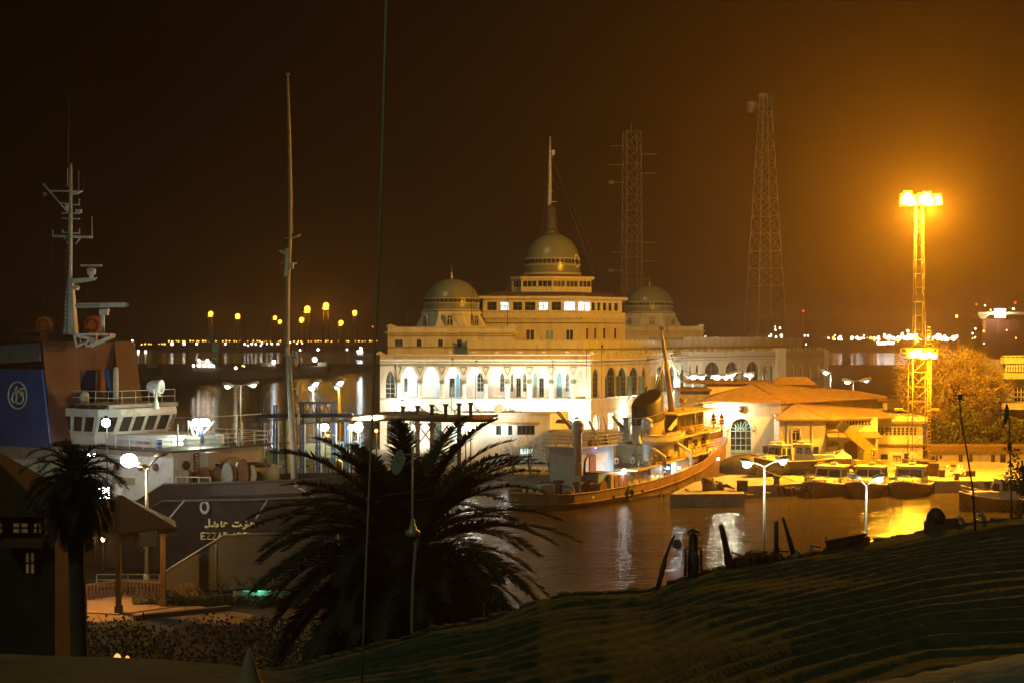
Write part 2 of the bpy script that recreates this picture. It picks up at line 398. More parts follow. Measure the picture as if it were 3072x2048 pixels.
pv.inputs['Density'].default_value = HAZE = .00027; pv.inputs['Color'].default_value = (.92, .66, .42, 1); pv.inputs['Anisotropy'].default_value = .78
hn.links.new(pv.outputs[0], hn.nodes['Material Output'].inputs['Volume']); ho.data.materials[0] = hm
hm.cycles.homogeneous_volume = True
# ---------------------------------------------------------------- water
def water_mat():
    m = bpy.data.materials.new('harbour_water'); m.use_nodes = True; nt = m.node_tree; N = nt.nodes; L = nt.links
    b = N['Principled BSDF']; b.inputs['Base Color'].default_value = (.060, .044, .020, 1); b.inputs['Roughness'].default_value = .075
    b.inputs['IOR'].default_value = 1.33; b.inputs['Specular IOR Level'].default_value = .5
    g = N.new('ShaderNodeNewGeometry'); mp = N.new('ShaderNodeMapping'); mp.inputs['Scale'].default_value = (.55, 1.5, 1); L.new(g.outputs['Position'], mp.inputs[0])
    n1 = N.new('ShaderNodeTexNoise'); n1.inputs['Scale'].default_value = .95; n1.inputs['Detail'].default_value = 4; n1.inputs['Roughness'].default_value = .6; L.new(mp.outputs[0], n1.inputs['Vector'])
    n2 = N.new('ShaderNodeTexNoise'); n2.inputs['Scale'].default_value = .11; n2.inputs['Detail'].default_value = 2; L.new(mp.outputs[0], n2.inputs['Vector'])
    ad = N.new('ShaderNodeMath'); ad.operation = 'MULTIPLY_ADD'; ad.inputs[1].default_value = 2.0; L.new(n2.outputs['Fac'], ad.inputs[0]); L.new(n1.outputs['Fac'], ad.inputs[2])
    bp = N.new('ShaderNodeBump'); bp.inputs['Strength'].default_value = .75; bp.inputs['Distance'].default_value = .26
    L.new(ad.outputs[0], bp.inputs['Height']); L.new(bp.outputs[0], b.inputs['Normal']); return m
m_water = water_mat()
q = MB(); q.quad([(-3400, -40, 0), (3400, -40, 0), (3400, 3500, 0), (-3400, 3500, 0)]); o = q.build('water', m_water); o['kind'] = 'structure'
# ---------------------------------------------------------------- land
def land(name, pts, z0, z1, m):
    q = MB(); q.hexa([(x, y, z0) for x, y in pts], [(x, y, z1) for x, y in pts]); o = q.build(name, m); o['kind'] = 'structure'; return o
land('quay_ground', [(-120, 190), (6, 190), (12, 196), (20, 208), (31, 209), (30, 196), (21.6, 180.5), (17.2, 166), (25.4, 166.6), (26.2, 175), (35.5, 179.5), (36, 187), (50, 187), (50.5, 182), (140, 181), (150, 330), (110, 400), (-20, 400), (-24, 238), (-120, 232)], -1, 1.4, m_concrete)
land('near_bank', [(-200, -30), (150, -30), (150, 55), (60, 62), (22, 66), (5, 78), (-3, 101), (-200, 104)], -1, 1.5, m_soil)
land('garden_bank', [(-44, 50), (-19, 50), (-15.5, 100), (-44, 100.5)], 1.45, 1.52, m_soil)
land('lawn', [(-95, 204), (-21.5, 204), (-21.5, 229), (-95, 229)], 1.3, 1.55, m_grass)
land('road', [(-95, 192.5), (-21.5, 192.5), (-21.5, 202), (-95, 202)], 1.3, 1.404, m_asphalt)
kb = MB(); kw = MB()
for i in range(61):
    x = -94+i*1.2; (kb if i % 2 else kw).box((x, 202.05, 1.35), (x+1.2, 202.45, 1.60))
kr = kw.build('kerb', m_offwhite); tag(kr, 'long kerb painted in black and white blocks along the lawn', 'kerb'); kb.build('black_blocks', m_black, kr)
# far shore and hills of the opposite bank
fs = []; rnd = random.Random(3)
for i in range(141):
    x = -2600+i*37.5; fs.append((x, 2560+rnd.uniform(-30, 30)))
q = MB(); rows = [[(x, y, -.5) for x, y in fs], [(x, y+2, 3+rnd.uniform(0, 2)) for x, y in fs], [(x, y+90, 5+rnd.uniform(0, 7)) for x, y in fs], [(x, y+300, 7) for x, y in fs]]
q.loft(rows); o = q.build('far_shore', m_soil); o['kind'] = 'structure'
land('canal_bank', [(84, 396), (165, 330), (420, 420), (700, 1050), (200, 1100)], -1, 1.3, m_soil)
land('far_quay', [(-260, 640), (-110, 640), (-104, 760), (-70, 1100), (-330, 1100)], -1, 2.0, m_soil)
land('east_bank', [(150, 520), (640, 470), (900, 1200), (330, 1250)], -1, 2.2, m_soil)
# ---------------------------------------------------------------- lights along the far shore
ball = MB(); ball.ball((0, 0, 0), 1, 10); proto = ball.build('shore_light', e_shore_w)
ball2 = MB(); ball2.ball((0, 0, 0), 1, 10); proto2 = ball2.build('shore_light', e_shore_o)
ball2 = MB(); ball2.ball((0, 0, 0), 1, 10); proto3 = ball2.build('beacon', e_red)
first = {}
def shore(sx, sy, px, kind, Y=2500., label=None, group=None):
    p0 = {'w': proto, 'o': proto2, 'r': proto3}[kind]
    o = p0 if kind not in first else p0.copy()
    if kind in first: C.objects.link(o)
    first[kind] = 1; o.location = P(sx, sy, Y); r = px/2*Y/F; o.scale = (r, r, r)
    o['category'] = 'beacon' if kind == 'r' else 'shore light'
    o['label'] = label; o['group'] = group
rnd = random.Random(11)
for x, y, d in [(397,1022,8),(400,1033,13),(392,1041,7),(403,1041,6),(516,1031,12),(552,1031,11),(590,1031,9),(676,1031,8),(734,1032,7),(744,1036,7),(755,1031,8),(767,1032,7),(782,1036,6),(786,1029,8),(801,1031,6),(815,1031,8),(834,1031,9),(870,1027,7),(891,1030,6),(906,1029,6),(415,1053,10),(437,1054,10)]:
    shore(x, y, d*.8, 'w', label='small white light in the scattered row across the canal', group='white lights on the far shore beyond the big ship')
for i in range(70):
    x = 425+i*10.2+rnd.uniform(-3, 3)
    if 395 < x < 1163 and rnd.random() < .86:
        shore(x, 1023+rnd.uniform(-.8, .8)+(9 if x < 500 else 0), rnd.uniform(2.4, 5) if x > 700 else rnd.uniform(3, 6), 'o', label='tiny orange light in the long low row on the horizon', group='orange lights in a row along the horizon')
for i in range(110):
    x = 2440+rnd.random()**.8*430; x = min(x, 2878); d = rnd.choice([4, 5, 6, 7, 8, 10])
    shore(x, 1014+rnd.gauss(0, 3.2), d*.9, 'w' if rnd.random() < .72 else 'o', label='light in the dense glittering band on the far shore', group='dense lights on the far shore behind the floodlight tower')
for i in range(22):
    shore(2632+i*2.3+rnd.uniform(-1, 1), 1029+rnd.uniform(-2, 2), 6, 'w', label='white light packed into the low bright strip below the band', group='low bright strip of white lights across the water')
for i in range(26):
    a = rnd.uniform(0, 6.28); k = rnd.random()
    shore(2722+math.cos(a)*34*k, 1014+math.sin(a)*22*k, rnd.uniform(6, 13), 'w' if rnd.random() < .6 else 'o', label='light in the bright knot right behind the floodlight tower', group='bright knot of lights behind the floodlight tower')
for x, y, d in [(2117,1010,7),(2148,1014,8),(2274,1013,8),(2294,1013,8),(2309,1010,10),(2315,1005,9),(2328,1011,8),(2344,1006,11),(2345,1013,8),(2326,981,6),(2326,990,7),(2340,984,8),(2414,1007,7),(2424,1007,7),(2418,1032,6)]:
    shore(x, y, d*.8, 'w', label='white light on the horizon between the domed building and the tall mast', group='white lights on the horizon right of the domed building')
for x, y in [(2410, 933), (2930, 913), (3046, 908)]:
    shore(x, y, 6, 'r', 1900, 'tiny red warning light high over the far shore', 'red warning lights over the far shore')
shore(1118, 980, 4, 'r', 1900, 'tiny red warning light beside the hanging cable', None)
for x, y, d, c in [(2815,1010,20,'w'),(2861,1014,15,'w'),(2870,949,9,'o')]:
    shore(x, y, d, c, 2300, {2815: 'biggest white floodlight on the far shore behind the bushy tree', 2861: 'second big white floodlight on the far shore behind the bushy tree', 2870: 'lone orange light hanging above the far shore lights'}[x])
# ---------------------------------------------------------------- far floodlight masts
fm = thing('floodlight_mast', 'far slender lattice mast with orange floodlights on its head', 'floodlight mast', P(632, 1010, 900), 0, 'orange floodlight masts across the canal')
q = MB(); lattice(q, P(632, 1030, 900), 3.0, 1.8, ZA(946, 900)-ZA(1030, 900), 7, .16, .08, 0, False); q.build('lattice', m_darksteel, fm)
q = MB(); pz = P(632, 941, 900); q.ball(pz, 1.5, 10); q.build('lamp_head', e_sodfar, fm)
q = MB(); q.cbox(pz+V((0, 0, -1.6)), (3.4, 3.4, .4)); q.build('platform', m_pole, fm)
light(pz+V((0, -1.8, -1.)), 4000, SOD, .8, fm)
bx = P(632, 1010, 900)
for sx, sy, Y, lb, pw in [(713,948,1000,'thin orange floodlight mast right of the green harbour crane',4500),(825,953,1100,'short orange mast light left of the tall ship mast',2900),(840,965,1150,'faint short orange mast light close left of the tall ship mast',2000),(922,927,800,'orange floodlight mast close right of the tall ship mast, with starry glow',9000),(905,959,900,'low orange floodlight just left and under the starry mast',4000),(978,917,760,'brightest and highest orange floodlight mast across the canal',17000),(1023,968,900,'low orange floodlight right of the brightest mast',4000),(1064,938,950,'orange floodlight mast nearest to the hanging cable',4000)]:
    k = Y/900*(1.25 if pw > 8500 else .8 if pw < 3000 else 1); o = dup(fm, None, None, lb)
    o.location = P(sx, 941+69*k*900/Y, Y); o.location = V((XA(sx, Y), Y, ZA(sy, Y)-(ZA(941, 900)-bx.z)*k)); o.scale = (k, k, k)
    for c in o.children:
        if c.type == 'LIGHT': c.data = c.data.copy(); c.data.energy = pw
fm['label'] = 'orange floodlight mast standing directly behind the green harbour crane'
# ---------------------------------------------------------------- domed harbour authority building
Y0 = 235.; k0 = Y0/F
sca = thing('domed_building', 'large white waterfront palace with three green domes and arcades of pointed arches', 'building', (0, 245, 1.4))
GZ = 1.4
lw = Wall((XA(1140, Y0), Y0, 0), (1, 0, 0), (0, -1, 0)); X0 = XA(1140, Y0)
def U(sx): return (sx-1140)*k0
def Zs(sy, Y=Y0): return ZA(sy, Y)
Ltot = U(1772); zpar = Zs(1063); zsill = Zs(1193); zcor = Zs(1078)
mb = MB(); up = [(U(1156), U(1184), zsill, Zs(1150), Zs(1111), 'pt')]
big = []
for i in range(8):
    a = 1201+65.6*i; big.append((U(a), U(a+53), zsill, Zs(1148), Zs(1099), 'pt'))
up += big; up.append((U(1728), U(1756), zsill, Zs(1145), Zs(1110), 'pt'))
lw.build(mb, Ltot, zsill-.4, zpar, up, .55)
gops = []
for i in range(9): a = 1160+65.6*i; gops.append((U(a), U(a+34), GZ+.8, Zs(1272), Zs(1256), 'round'))
lw.build(mb, Ltot, GZ, zsill-.4, gops, .5)
# left end wall, back and roof terrace
mb.quad([(X0, Y0, GZ), (X0-1, Y0+60, GZ), (X0-1, Y0+60, zpar), (X0, Y0, zpar)])
mb.build('front_wall', m_white, sca)
# loggia behind the big arches
mb = MB(); Yb = Y0+3.4; za = Zs(1090)
bw = Wall((X0, Yb, 0), (1, 0, 0), (0, -1, 0)); bops = []
spec = [(1208,1218,'d'),(1247,1256,'t'),(1345,1362,'d'),(1366,1376,'t'),(1378,1386,'d'),(1430,1450,'w'),(1500,1512,'w'),(1532,1540,'w'),(1549,1563,'d'),(1570,1580,'w'),(1600,1611,'t'),(1619,1633,'d'),(1673,1688,'t'),(1700,1709,'w')]
for a, b, kd in spec: bops.append((U(a), U(b), zsill+(.05 if kd != 'w' else .9), Zs(1135), Zs(1118), 'rect' if kd == 'd' else 'pt'))
bw.build(mb, Ltot, zsill, za, bops, .2)
mb.quad([(X0, Y0, zsill-.02), (X0+Ltot, Y0, zsill-.02), (X0+Ltot, Yb, zsill-.02), (X0, Yb, zsill-.02)])
mb.quad([(X0, Y0+.4, za), (X0+Ltot, Y0+.4, za), (X0+Ltot, Yb, za), (X0, Yb, za)])
for a in (1192, 1716): mb.box((X0+U(a), Y0+.56, zsill), (X0+U(a)+.25, Yb, za))
mb.build('loggia', m_white, sca)
for op, (a, b, kd) in zip(bops, spec):
    if kd == 'w': bw.window(sca, op, m_trim, m_dark, .2, 2, 3, .05)
    elif kd == 't':
        g = MB(); bw.pane(g, op, -.15); g.build('door', m_bluedoor, sca)
    else: bw.window(sca, op, m_greenframe, m_dark, .2, 2, 2, .07, 'door')
for op, fr, pn in ((up[0], m_trim, m_dark), (up[-1], m_trim, m_offwhite)): lw.window(sca, op, fr, pn, .5, 2, 3, .06)
for i, op in enumerate(gops): lw.window(sca, op, m_greenframe, e_win if i in (3, 6) else m_dark, .45, 4, 4, .06)
for sx, pw in ((1225, 420), (1292, 560), (1355, 460), (1422, 420), (1488, 90), (1553, 80), (1620, 90), (1684, 80)):
    light((X0+U(sx), Y0+1.6, za-.3), pw, COOL if sx < 1450 else (.9, 1, .85), .35, sca)
    q = MB(); q.cbox((X0+U(sx), Y0+1.7, za-.1), (1.3, .18, .12)); q.build('tube_lamp', e_cool, sca)
# columns, capitals, balustrade line, cornices, parapet bumps, spandrel triangles
for i in range(9):
    xc = X0+U(1201+65.6*i-6.3)
    q = MB(); q.lathe([(.36, zsill), (.36, zsill+.25), (.27, zsill+.35), (.26, Zs(1152)), (.28, Zs(1151))], (xc, Y0-.06, 0), 12); co = q.build('column', m_trim, sca)
    q = MB(); q.lathe([(.29, Zs(1151)), (.42, Zs(1145)), (.44, Zs(1143))], (xc, Y0-.06, 0), 12); q.build('capital', m_greenframe, co)
tr = MB()
for i in range(9):
    c = 1201+65.6*i-6.3
    tri = [lw.p(U(c-10), Zs(1101), .04), lw.p(U(c+10), Zs(1101), .04), lw.p(U(c), Zs(1124), .04)]
    for a, b in zip(tri, tri[1:]+tri[:1]): tr.bar(a, b, .07, .07, (0, -1, 0))
tr.build('spandrel_trim', m_greenframe, sca)
def cornice(mb, pts, z, h, d):
    for a, b in zip(pts, pts[1:]):
        a = V((a[0], a[1], 0)); b = V((b[0], b[1], 0)); u = (b-a).normalized(); n = V((u.y, -u.x, 0))
        mb.hexa([V((*(a-n*.05).xy, z)), V((*(b-n*.05).xy, z)), V((*(b+n*d).xy, z)), V((*(a+n*d).xy, z))], [V((*(a-n*.05).xy, z+h)), V((*(b-n*.05).xy, z+h)), V((*(b+n*(d+.08)).xy, z+h)), V((*(a+n*(d+.08)).xy, z+h))])
def bumps(mb, a, b, z, step, w=.78, h=.5):
    a = V((a[0], a[1], 0)); b = V((b[0], b[1], 0)); n = max(1, int((b-a).length/step)); u = (b-a).normalized(); nn = V((-u.y, u.x, 0))
    for i in range(n+1):
        c = a.lerp(b, i/n); prof = []
        for s, t in ((-1, 0), (-.8, .45), (-.45, .55), (-.25, 1), (.25, 1), (.45, .55), (.8, .45), (1, 0)): prof.append(V((*(c+u*w*s).xy, z+h*t)))
        mb.ext(prof, nn*.22)
A = (XA(1772, 235), 235.); B = (XA(1950, 258), 258.); Cc = (XA(2065, 300), 300.); D = (XA(2335, 334), 334.); E = (XA(2475, 365), 365.)
L0 = (X0, Y0); front = [L0, A, B, Cc, D, E]
mb = MB(); cornice(mb, front, zcor-.25, .3, .32); cornice(mb, front, zcor-.55, .12, .1); cornice(mb, front, zpar-.12, .14, .08); cornice(mb, front, zsill-.35, .22, .12); cornice(mb, front, Zs(1236), .16, .06)
bumps(mb, L0, A, zpar, 65.6*k0); bumps(mb, A, B, zpar, 2.6); bumps(mb, B, Cc, zpar, 2.9); bumps(mb, Cc, D, zpar, 2.9); bumps(mb, D, E, zpar, 2.9)
for sx in (1192, 1762):
    mb.box((X0+U(sx)-.16, Y0-.12, GZ), (X0+U(sx)+.16, Y0+.05, zpar+.25))
mb.build('cornice', m_trim, sca)
mb = MB(); cornice(mb, front, zcor-.42, .10, .14); cornice(mb, front, zcor-.98, .07, .09); cornice(mb, front, zsill-.13, .07, .15); mb.build('cornice_line', m_greenframe, sca)
# star rosettes and lunettes on the ground floor
for sx in (1262, 1305, 1370, 1437):
    q = MB(); q.torus(lw.p(U(sx), Zs(1235), .05), .36, .09, (0, 1, 0), 8, 4)
    for i in range(8):
        a = i*PI/4; q.bar(lw.p(U(sx)+.36*math.cos(a), Zs(1235)+.36*math.sin(a), .06), lw.p(U(sx)+.58*math.cos(a), Zs(1235)+.58*math.sin(a), .06), .16, .06, (0, -1, 0))
    q.build('rosette', m_greenframe, sca)
# right-hand fronts
def px_op(wl, O, Ud, a, b, sill, spring, apex, kind):
    """opening from photo pixels on the wall plane"""
    f = lambda sx, sy: on_plane(sx, sy, O, Ud)
    pa, pb = f(a, sill), f(b, sill); c = f((a+b)/2, spring); d = f((a+b)/2, apex)
    uu = lambda p: (p-V((O[0], O[1], p.z))).length
    return (uu(pa), uu(pb), (pa.z+pb.z)/2, c.z, d.z, kind)
def face(a, b, specs_up, specs_dn, mtl, shut=(), pane=None):
    Ud = V((b[0]-a[0], b[1]-a[1], 0)); Ln = Ud.length; Ud.normalize(); Nn = V((Ud.y, -Ud.x, 0)); wl = Wall((a[0], a[1], 0), Ud, Nn)
    o1 = [px_op(wl, a, Ud, *s) for s in specs_up]; o2 = [px_op(wl, a, Ud, *s) for s in specs_dn]
    m = MB(); wl.build(m, Ln, zsill-.4, zpar, o1, .4); wl.build(m, Ln, GZ, zsill-.4, o2, .4); m.build('front_wall', mtl, sca)
    for op in o1+o2: wl.window(sca, op, m_greenframe, m_dark if op in o1 or not pane else pane, .35, 2, 4, .06)
    for i in shut:
        op = o1[i]; wdt = (op[1]-op[0])*.42
        for s, e_ in ((op[0]-.02, -1), (op[1]+.02, 1)):
            q = MB(); p0 = wl.p(s, op[2], .02); p1 = wl.p(s+e_*wdt*.55, op[2], wdt*.3); hh = op[3]-op[2]
            q.hexa([p0, p1, p1+Nn*.05, p0+Nn*.05], [p+V((0, 0, hh)) for p in (p0, p1, p1+Nn*.05, p0+Nn*.05)])
            q.build('shutter', m_greenframe, sca)
    return wl
face(A, B, [(1778,1796,1191,1130,1105,'pt')]+[(a, a+27, 1189, 1128, 1100, 'pt') for a in (1820, 1854, 1888)]+[(1926,1938,1187,1128,1100,'pt')],
     [(1779,1799,1300,1262,1240,'pt'),(1824,1846,1300,1237,1237,'rect'),(1854,1879,1300,1237,1237,'rect'),(1891,1915,1300,1237,1237,'rect')], m_cream, (1, 2, 3), e_winw)
face(B, Cc, [(1968,1991,1175,1125,1097,'pt'),(2006,2028,1172,1123,1096,'pt'),(2042,2054,1165,1118,1092,'pt')], [], m_white, (0, 1))
face(Cc, D, [(2068,2075,1147,1110,1092,'pt'),(2087,2097,1147,1110,1091,'pt'),(2115,2160,1146,1108,1084,'pt'),(2177,2217,1146,1108,1084,'pt'),(2239,2278,1145,1108,1083,'pt'),(2309,2321,1144,1110,1090,'pt')], [], m_white)
face(D, E, [(2348,2353,1142,1105,1090,'pt'),(2376,2382,1140,1110,1095,'pt'),(2400,2407,1138,1110,1095,'pt'),(2427,2433,1137,1112,1096,'pt'),(2452,2457,1136,1112,1096,'pt')], [], m_white)
q = MB(); q.cbox((D[0], D[1]-.5, (GZ+zpar+.6)/2), (2.2, 2.2, zpar+.6-GZ), .6); q.build('corner_pier', m_white, sca); q = MB()
q.cbox((E[0], E[1], (GZ+zpar)/2), (1.2, 1.2, zpar-GZ), .6); q.build('corner_pier', m_white, sca)
# terrace roof
inner = [(X0-1, 300), (E[0]-3, 395)]
mb = MB(); mb.poly([(L0[0]+.05, L0[1]+.6, zpar-1.0), (A[0], A[1]+.6, zpar-1.0), (B[0]-.5, B[1]+.4, zpar-1.0), (Cc[0]-.5, Cc[1]+.4, zpar-1.0), (D[0]-.5, D[1]+.4, zpar-1.0), (E[0]-.5, E[1], zpar-1.0), (E[0]-4, 398, zpar-1.0), (X0, 300, zpar-1.0)])
mb.build('terrace', m_concrete, sca)
# set-back upper storey strip
S = [(XA(1402, 242), 242.), (XA(1748, 242), 242.), (XA(1925, 264), 264.), (XA(2050, 306), 306.), (XA(2310, 342), 342.), (XA(2405, 366), 366.)]
mb = MB(); zt = ZA(1022, 242)
for i, (a, b) in enumerate(zip(S, S[1:])):
    h = zt if i < 3 else zt+.75
    mb.quad([(*a, zpar-1.2), (*b, zpar-1.2), (*b, h), (*a, h)])
mb.quad([(*S[0], zpar-1.2), (S[0][0], 256, zpar-1.2), (S[0][0], 256, zt), (*S[0], zt)])
mb.poly([(*S[0], zt-.5), (*S[1], zt-.5), (*S[2], zt-.5), (*S[3], zt-.5), (S[3][0]-10, 340, zt-.5), (S[0][0]+10, 300, zt-.5)])
cornice(mb, S, zt-1.55, .14, .1); bumps(mb, S[0], S[1], zt, 3.45, .45, .25); bumps(mb, S[1], S[2], zt, 1.9, .4, .22); bumps(mb, S[2], S[3], zt, 2.2, .4, .22); bumps(mb, S[3], S[4], zt+.75, 2.6, .4, .22)
mb.quad([(*S[3], zt), (S[3][0]-6, S[3][1]+9, zt), (S[3][0]-6, S[3][1]+9, zt+.75), (*S[3], zt+.75)])
mb.build('upper_wall', m_white, sca)
# dome pavilion: block, cornices, eight-sided drum, dome with patterned band and finial
def dome(cx, cy, cz, r, h, parent, band=True, finial=1.6):
    n = 40; prof = [(r*.985, cz), (r*1.0, cz+h*.12), (r*1.01, cz+h*.25)]
    for i in range(1, 13): a = i/12*PI/2; prof.append((max(r*1.01*math.cos(a)**.92 if i < 12 else .001, .001), cz+h*.25+h*.75*math.sin(a)))
    q = MB(); q.lathe(prof, (cx, cy, 0), n); do = q.build('dome', m_tiled, parent)
    q = MB(); q.lathe([(r*1.018, cz+h*.235), (r*1.018, cz+h*.40)], (cx, cy, 0), n); R2 = r*1.012
    q = MB(); rr = lambda z: r*1.01*max(math.cos(math.asin(min(1, max(0, (z-(cz+h*.25))/(h*.75)))))**.92, .01) if z > cz+h*.25 else r*1.01
    for za_, zb_ in ((.235, .262), (.385, .41)): q.lathe([(rr(cz+h*za_)+.05, cz+h*za_), (rr(cz+h*zb_)+.05, cz+h*zb_)], (cx, cy, 0), n)
    q.build('band_edge', m_domeband, do)
    q = MB(); m = 40
    for i in range(m):
        a0 = 2*PI*i/m; pts = []
        for da, t in ((-.5, .325), (0, .268), (.5, .325), (0, .382)):
            z = cz+h*t; R_ = rr(z)+.06; a = a0+da*2*PI/m*.92; pts.append((cx+R_*math.cos(a), cy+R_*math.sin(a), z))
        q.poly(pts)
    q.build('band_pattern', m_dark if band else m_domeband, do)
    q = MB(); q.lathe([(r*.98, cz+h*.02), (r*1.04, cz+h*.02), (r*1.04, cz+h*.07), (r*.98, cz+h*.07)], (cx, cy, 0), n); q.build('base_ring', m_domeband, do)
    if finial:
        q = MB(); zt_ = cz+h; q.lathe([(.32, zt_-.1), (.16, zt_+.15), (.26, zt_+.4), (.07, zt_+.62), (.16, zt_+.85), (.03, zt_+1.05), (.02, zt_+finial+.6)], (cx, cy, 0), 10); q.build('finial', m_trim, do)
    return do
def octa(cx, cy, r, z, rot=PI/8): return [(cx+r*math.cos(rot+i*PI/4), cy+r*math.sin(rot+i*PI/4), z) for i in range(8)]
def pavilion(xl, xr, Y, dep, stop, scor, swin, sdr0, sdr1, dx0, dx1, dtop, wins, mtl, mirror=False):
    xl_, xr_ = XA(xl, Y), XA(xr, Y); zb = zpar-1.3; zt_ = ZA(stop, Y); wl = Wall((xl_, Y, 0), (1, 0, 0), (0, -1, 0))
    ops = [(XA(a, Y)-xl_, XA(b, Y)-xl_, ZA(1039, Y), ZA(1018, Y), ZA(1018, Y), 'rect') for a, b in wins]
    m = MB(); wl.build(m, xr_-xl_, zb, zt_, ops, .3)
    m.quad([(xl_, Y, zb), (xl_, Y+dep, zb), (xl_, Y+dep, zt_), (xl_, Y, zt_)]); m.quad([(xr_, Y, zb), (xr_, Y+dep, zb), (xr_, Y+dep, zt_), (xr_, Y, zt_)])
    m.quad([(xl_, Y+dep, zb), (xr_, Y+dep, zb), (xr_, Y+dep, zt_), (xl_, Y+dep, zt_)])
    m.quad([(xl_, Y, zt_-.6), (xr_, Y, zt_-.6), (xr_, Y+dep, zt_-.6), (xl_, Y+dep, zt_-.6)])
    path = [(xl_, Y+dep), (xl_, Y), (xr_, Y), (xr_, Y+dep)]
    cornice(m, path, ZA(scor, Y)-.2, .28, .45); cornice(m, path, ZA(scor+14, Y), .12, .1); cornice(m, path, zt_-.16, .16, .1)
    bumps(m, (xl_+.5, Y), (xr_-.5, Y), zt_, 12, .9, .42)
    m.build('pavilion_wall', mtl, sca)
    for op in ops: wl.window(sca, op, m_greenframe, m_dark, .25, 2, 1, .08)
    cx = (XA(dx0, Y)+XA(dx1, Y))/2; r = (XA(dx1, Y)-XA(dx0, Y))/2; cy = Y+dep*.5; kk = cy/Y; cx *= kk; r *= kk
    z0, z1 = ZA(sdr0, cy), ZA(sdr1, cy); m = MB(); m.hexa(octa(cx, cy, r*1.42*1.02, z0-.6), octa(cx, cy, r*1.12, z1-.5)); m.hexa(octa(cx, cy, r*1.15, z1-.5), octa(cx, cy, r*1.15, z1))
    m.build('drum', mtl, sca)
    for i, a in enumerate((-PI/2-.01, -PI/4, -3*PI/4)):
        q = MB(); Nn = V((math.cos(a), math.sin(a), 0)); Ud = V((-Nn.y, Nn.x, 0)); mid = V((cx, cy, 0))+Nn*r*1.27
        wq = Wall(mid-Ud*.5, Ud, Nn); op = (0, 1.0, z0+.15, z0+1.2, z0+1.9, 'pt'); wq.pane(q, op, .02); fo = MB(); wq.bars(fo, op, .06, 2, 1, .12); f_ = fo.build('window', m_trim, sca); q.build('pane', m_dark, f_)
    return dome(cx, cy, z1, r, ZA(dtop, cy)-z1, sca)
pavilion(1163, 1546, 244., 13., 980, 996, 1018, 980, 936, 1272, 1438, 836, [(1185, 1208), (1250, 1264), (1314, 1328), (1371, 1385)], m_white)
pavilion(1868, 2110, 322., 16., 978, 992, 1018, 978, 941, 1878, 2020, 857, [], m_white)
# central tower
Yt = 258.; c = ((XA(1443, Yt)+XA(1868, Yt))/2, Yt+13.)
def ring(xl, xm, xr, Y, zb, zt_, m, yb=18., side=9.):
    """front wall between xl and xm, then a wall turning away to xr"""
    a = (XA(xl, Y), Y); b = (XA(xm, Y), Y); Yr = Y+side; d = (XA(xr, Yr), Yr); bk = (a[0], Y+yb); bk2 = (d[0], Y+yb+4)
    pts = [a, b, d, bk2, bk]
    for p, q in zip(pts, pts[1:]+pts[:1]): m.quad([(*p, zb), (*q, zb), (*q, zt_), (*p, zt_)])
    m.poly([(*p, zt_) for p in pts]); return pts
m = MB(); body = ring(1455, 1738, 1876, Yt, zpar-1, ZA(936, Yt), m)
cornice(m, body[:3], ZA(957, Yt), .3, .4)
m.build('tower_wall', m_cream, sca); m = MB(); cornice(m, body[:3], ZA(970, Yt), .14, .1); cornice(m, S, zt-1.35, .09, .13); cornice(m, [(XA(1163, 244), 244.), (XA(1546, 244), 244.)], ZA(1008, 244), .09, .13); cornice(m, [(XA(1163, 244), 244.), (XA(1402, 244), 244.)], ZA(1042, 244), .1, .13); m.build('tower_line', m_greenframe, sca)
m = MB(); balc = ring(1448, 1736, 1872, Yt-.3, ZA(955, Yt), ZA(940, Yt), m); bumps(m, balc[0], balc[1], ZA(940, Yt), 1.15, .5, .25); bumps(m, balc[1], balc[2], ZA(940, Yt), 1.15, .5, .25); m.build('balcony', m_trim, sca)
for a, b in ((1578, 1603), (1636, 1661), (1698, 1720)):
    wl = Wall((XA(a, Yt), Yt, 0), (1, 0, 0), (0, -1, 0)); op = (0, XA(b, Yt)-XA(a, Yt), ZA(1020, Yt), ZA(988, Yt), ZA(988, Yt), 'rect')
    f = MB(); wl.bars(f, op, .03, 2, 1, .12); fo = f.build('door', m_trim, sca); g = MB(); wl.pane(g, op, .015); g.build('pane', m_dark if a != 1636 else m_bluedoor, fo)
for sx in (1761, 1785, 1812, 1845):
    p = on_plane(sx, 1000, body[1], (body[2][0]-body[1][0], body[2][1]-body[1][1])); q = MB(); q.cbox(p+V((0, -.04, 0)), (.35, .12, 1.8), math.atan2(9, 10)); q.build('slit_window', m_dark, sca)
# glazed gallery
Yg = Yt+.8; za_, zb_ = ZA(935, Yg), ZA(897, Yg)
gp = [(XA(1449, Yg), Yg), (XA(1728, Yg), Yg), (XA(1866, Yg+8.5), Yg+8.5)]
m = MB()
w1 = Wall((*gp[0], 0), (1, 0, 0), (0, -1, 0)); Ud = V((gp[2][0]-gp[1][0], gp[2][1]-gp[1][1], 0)); w2 = Wall((*gp[1], 0), Ud, (Ud.y, -Ud.x, 0))
oo1 = [(XA(a, Yg)-gp[0][0], XA(b, Yg)-gp[0][0], ZA(931, Yg), ZA(906, Yg), ZA(906, Yg), 'rect') for a, b in ((1462,1490),(1501,1528),(1539,1566),(1575,1606),(1616,1645),(1655,1683),(1692,1725))]
oo2 = []
for a, b in ((1736,1752),(1755,1771),(1775,1786),(1792,1802),(1809,1820),(1826,1836),(1843,1855)):
    pa, pb = on_plane(a, 0, gp[1], Ud), on_plane(b, 0, gp[1], Ud); d0 = V((*gp[1], 0))
    oo2.append(((pa.xy-d0.xy).length, (pb.xy-d0.xy).length, ZA(931, Yg), ZA(906, Yg), ZA(906, Yg), 'rect'))
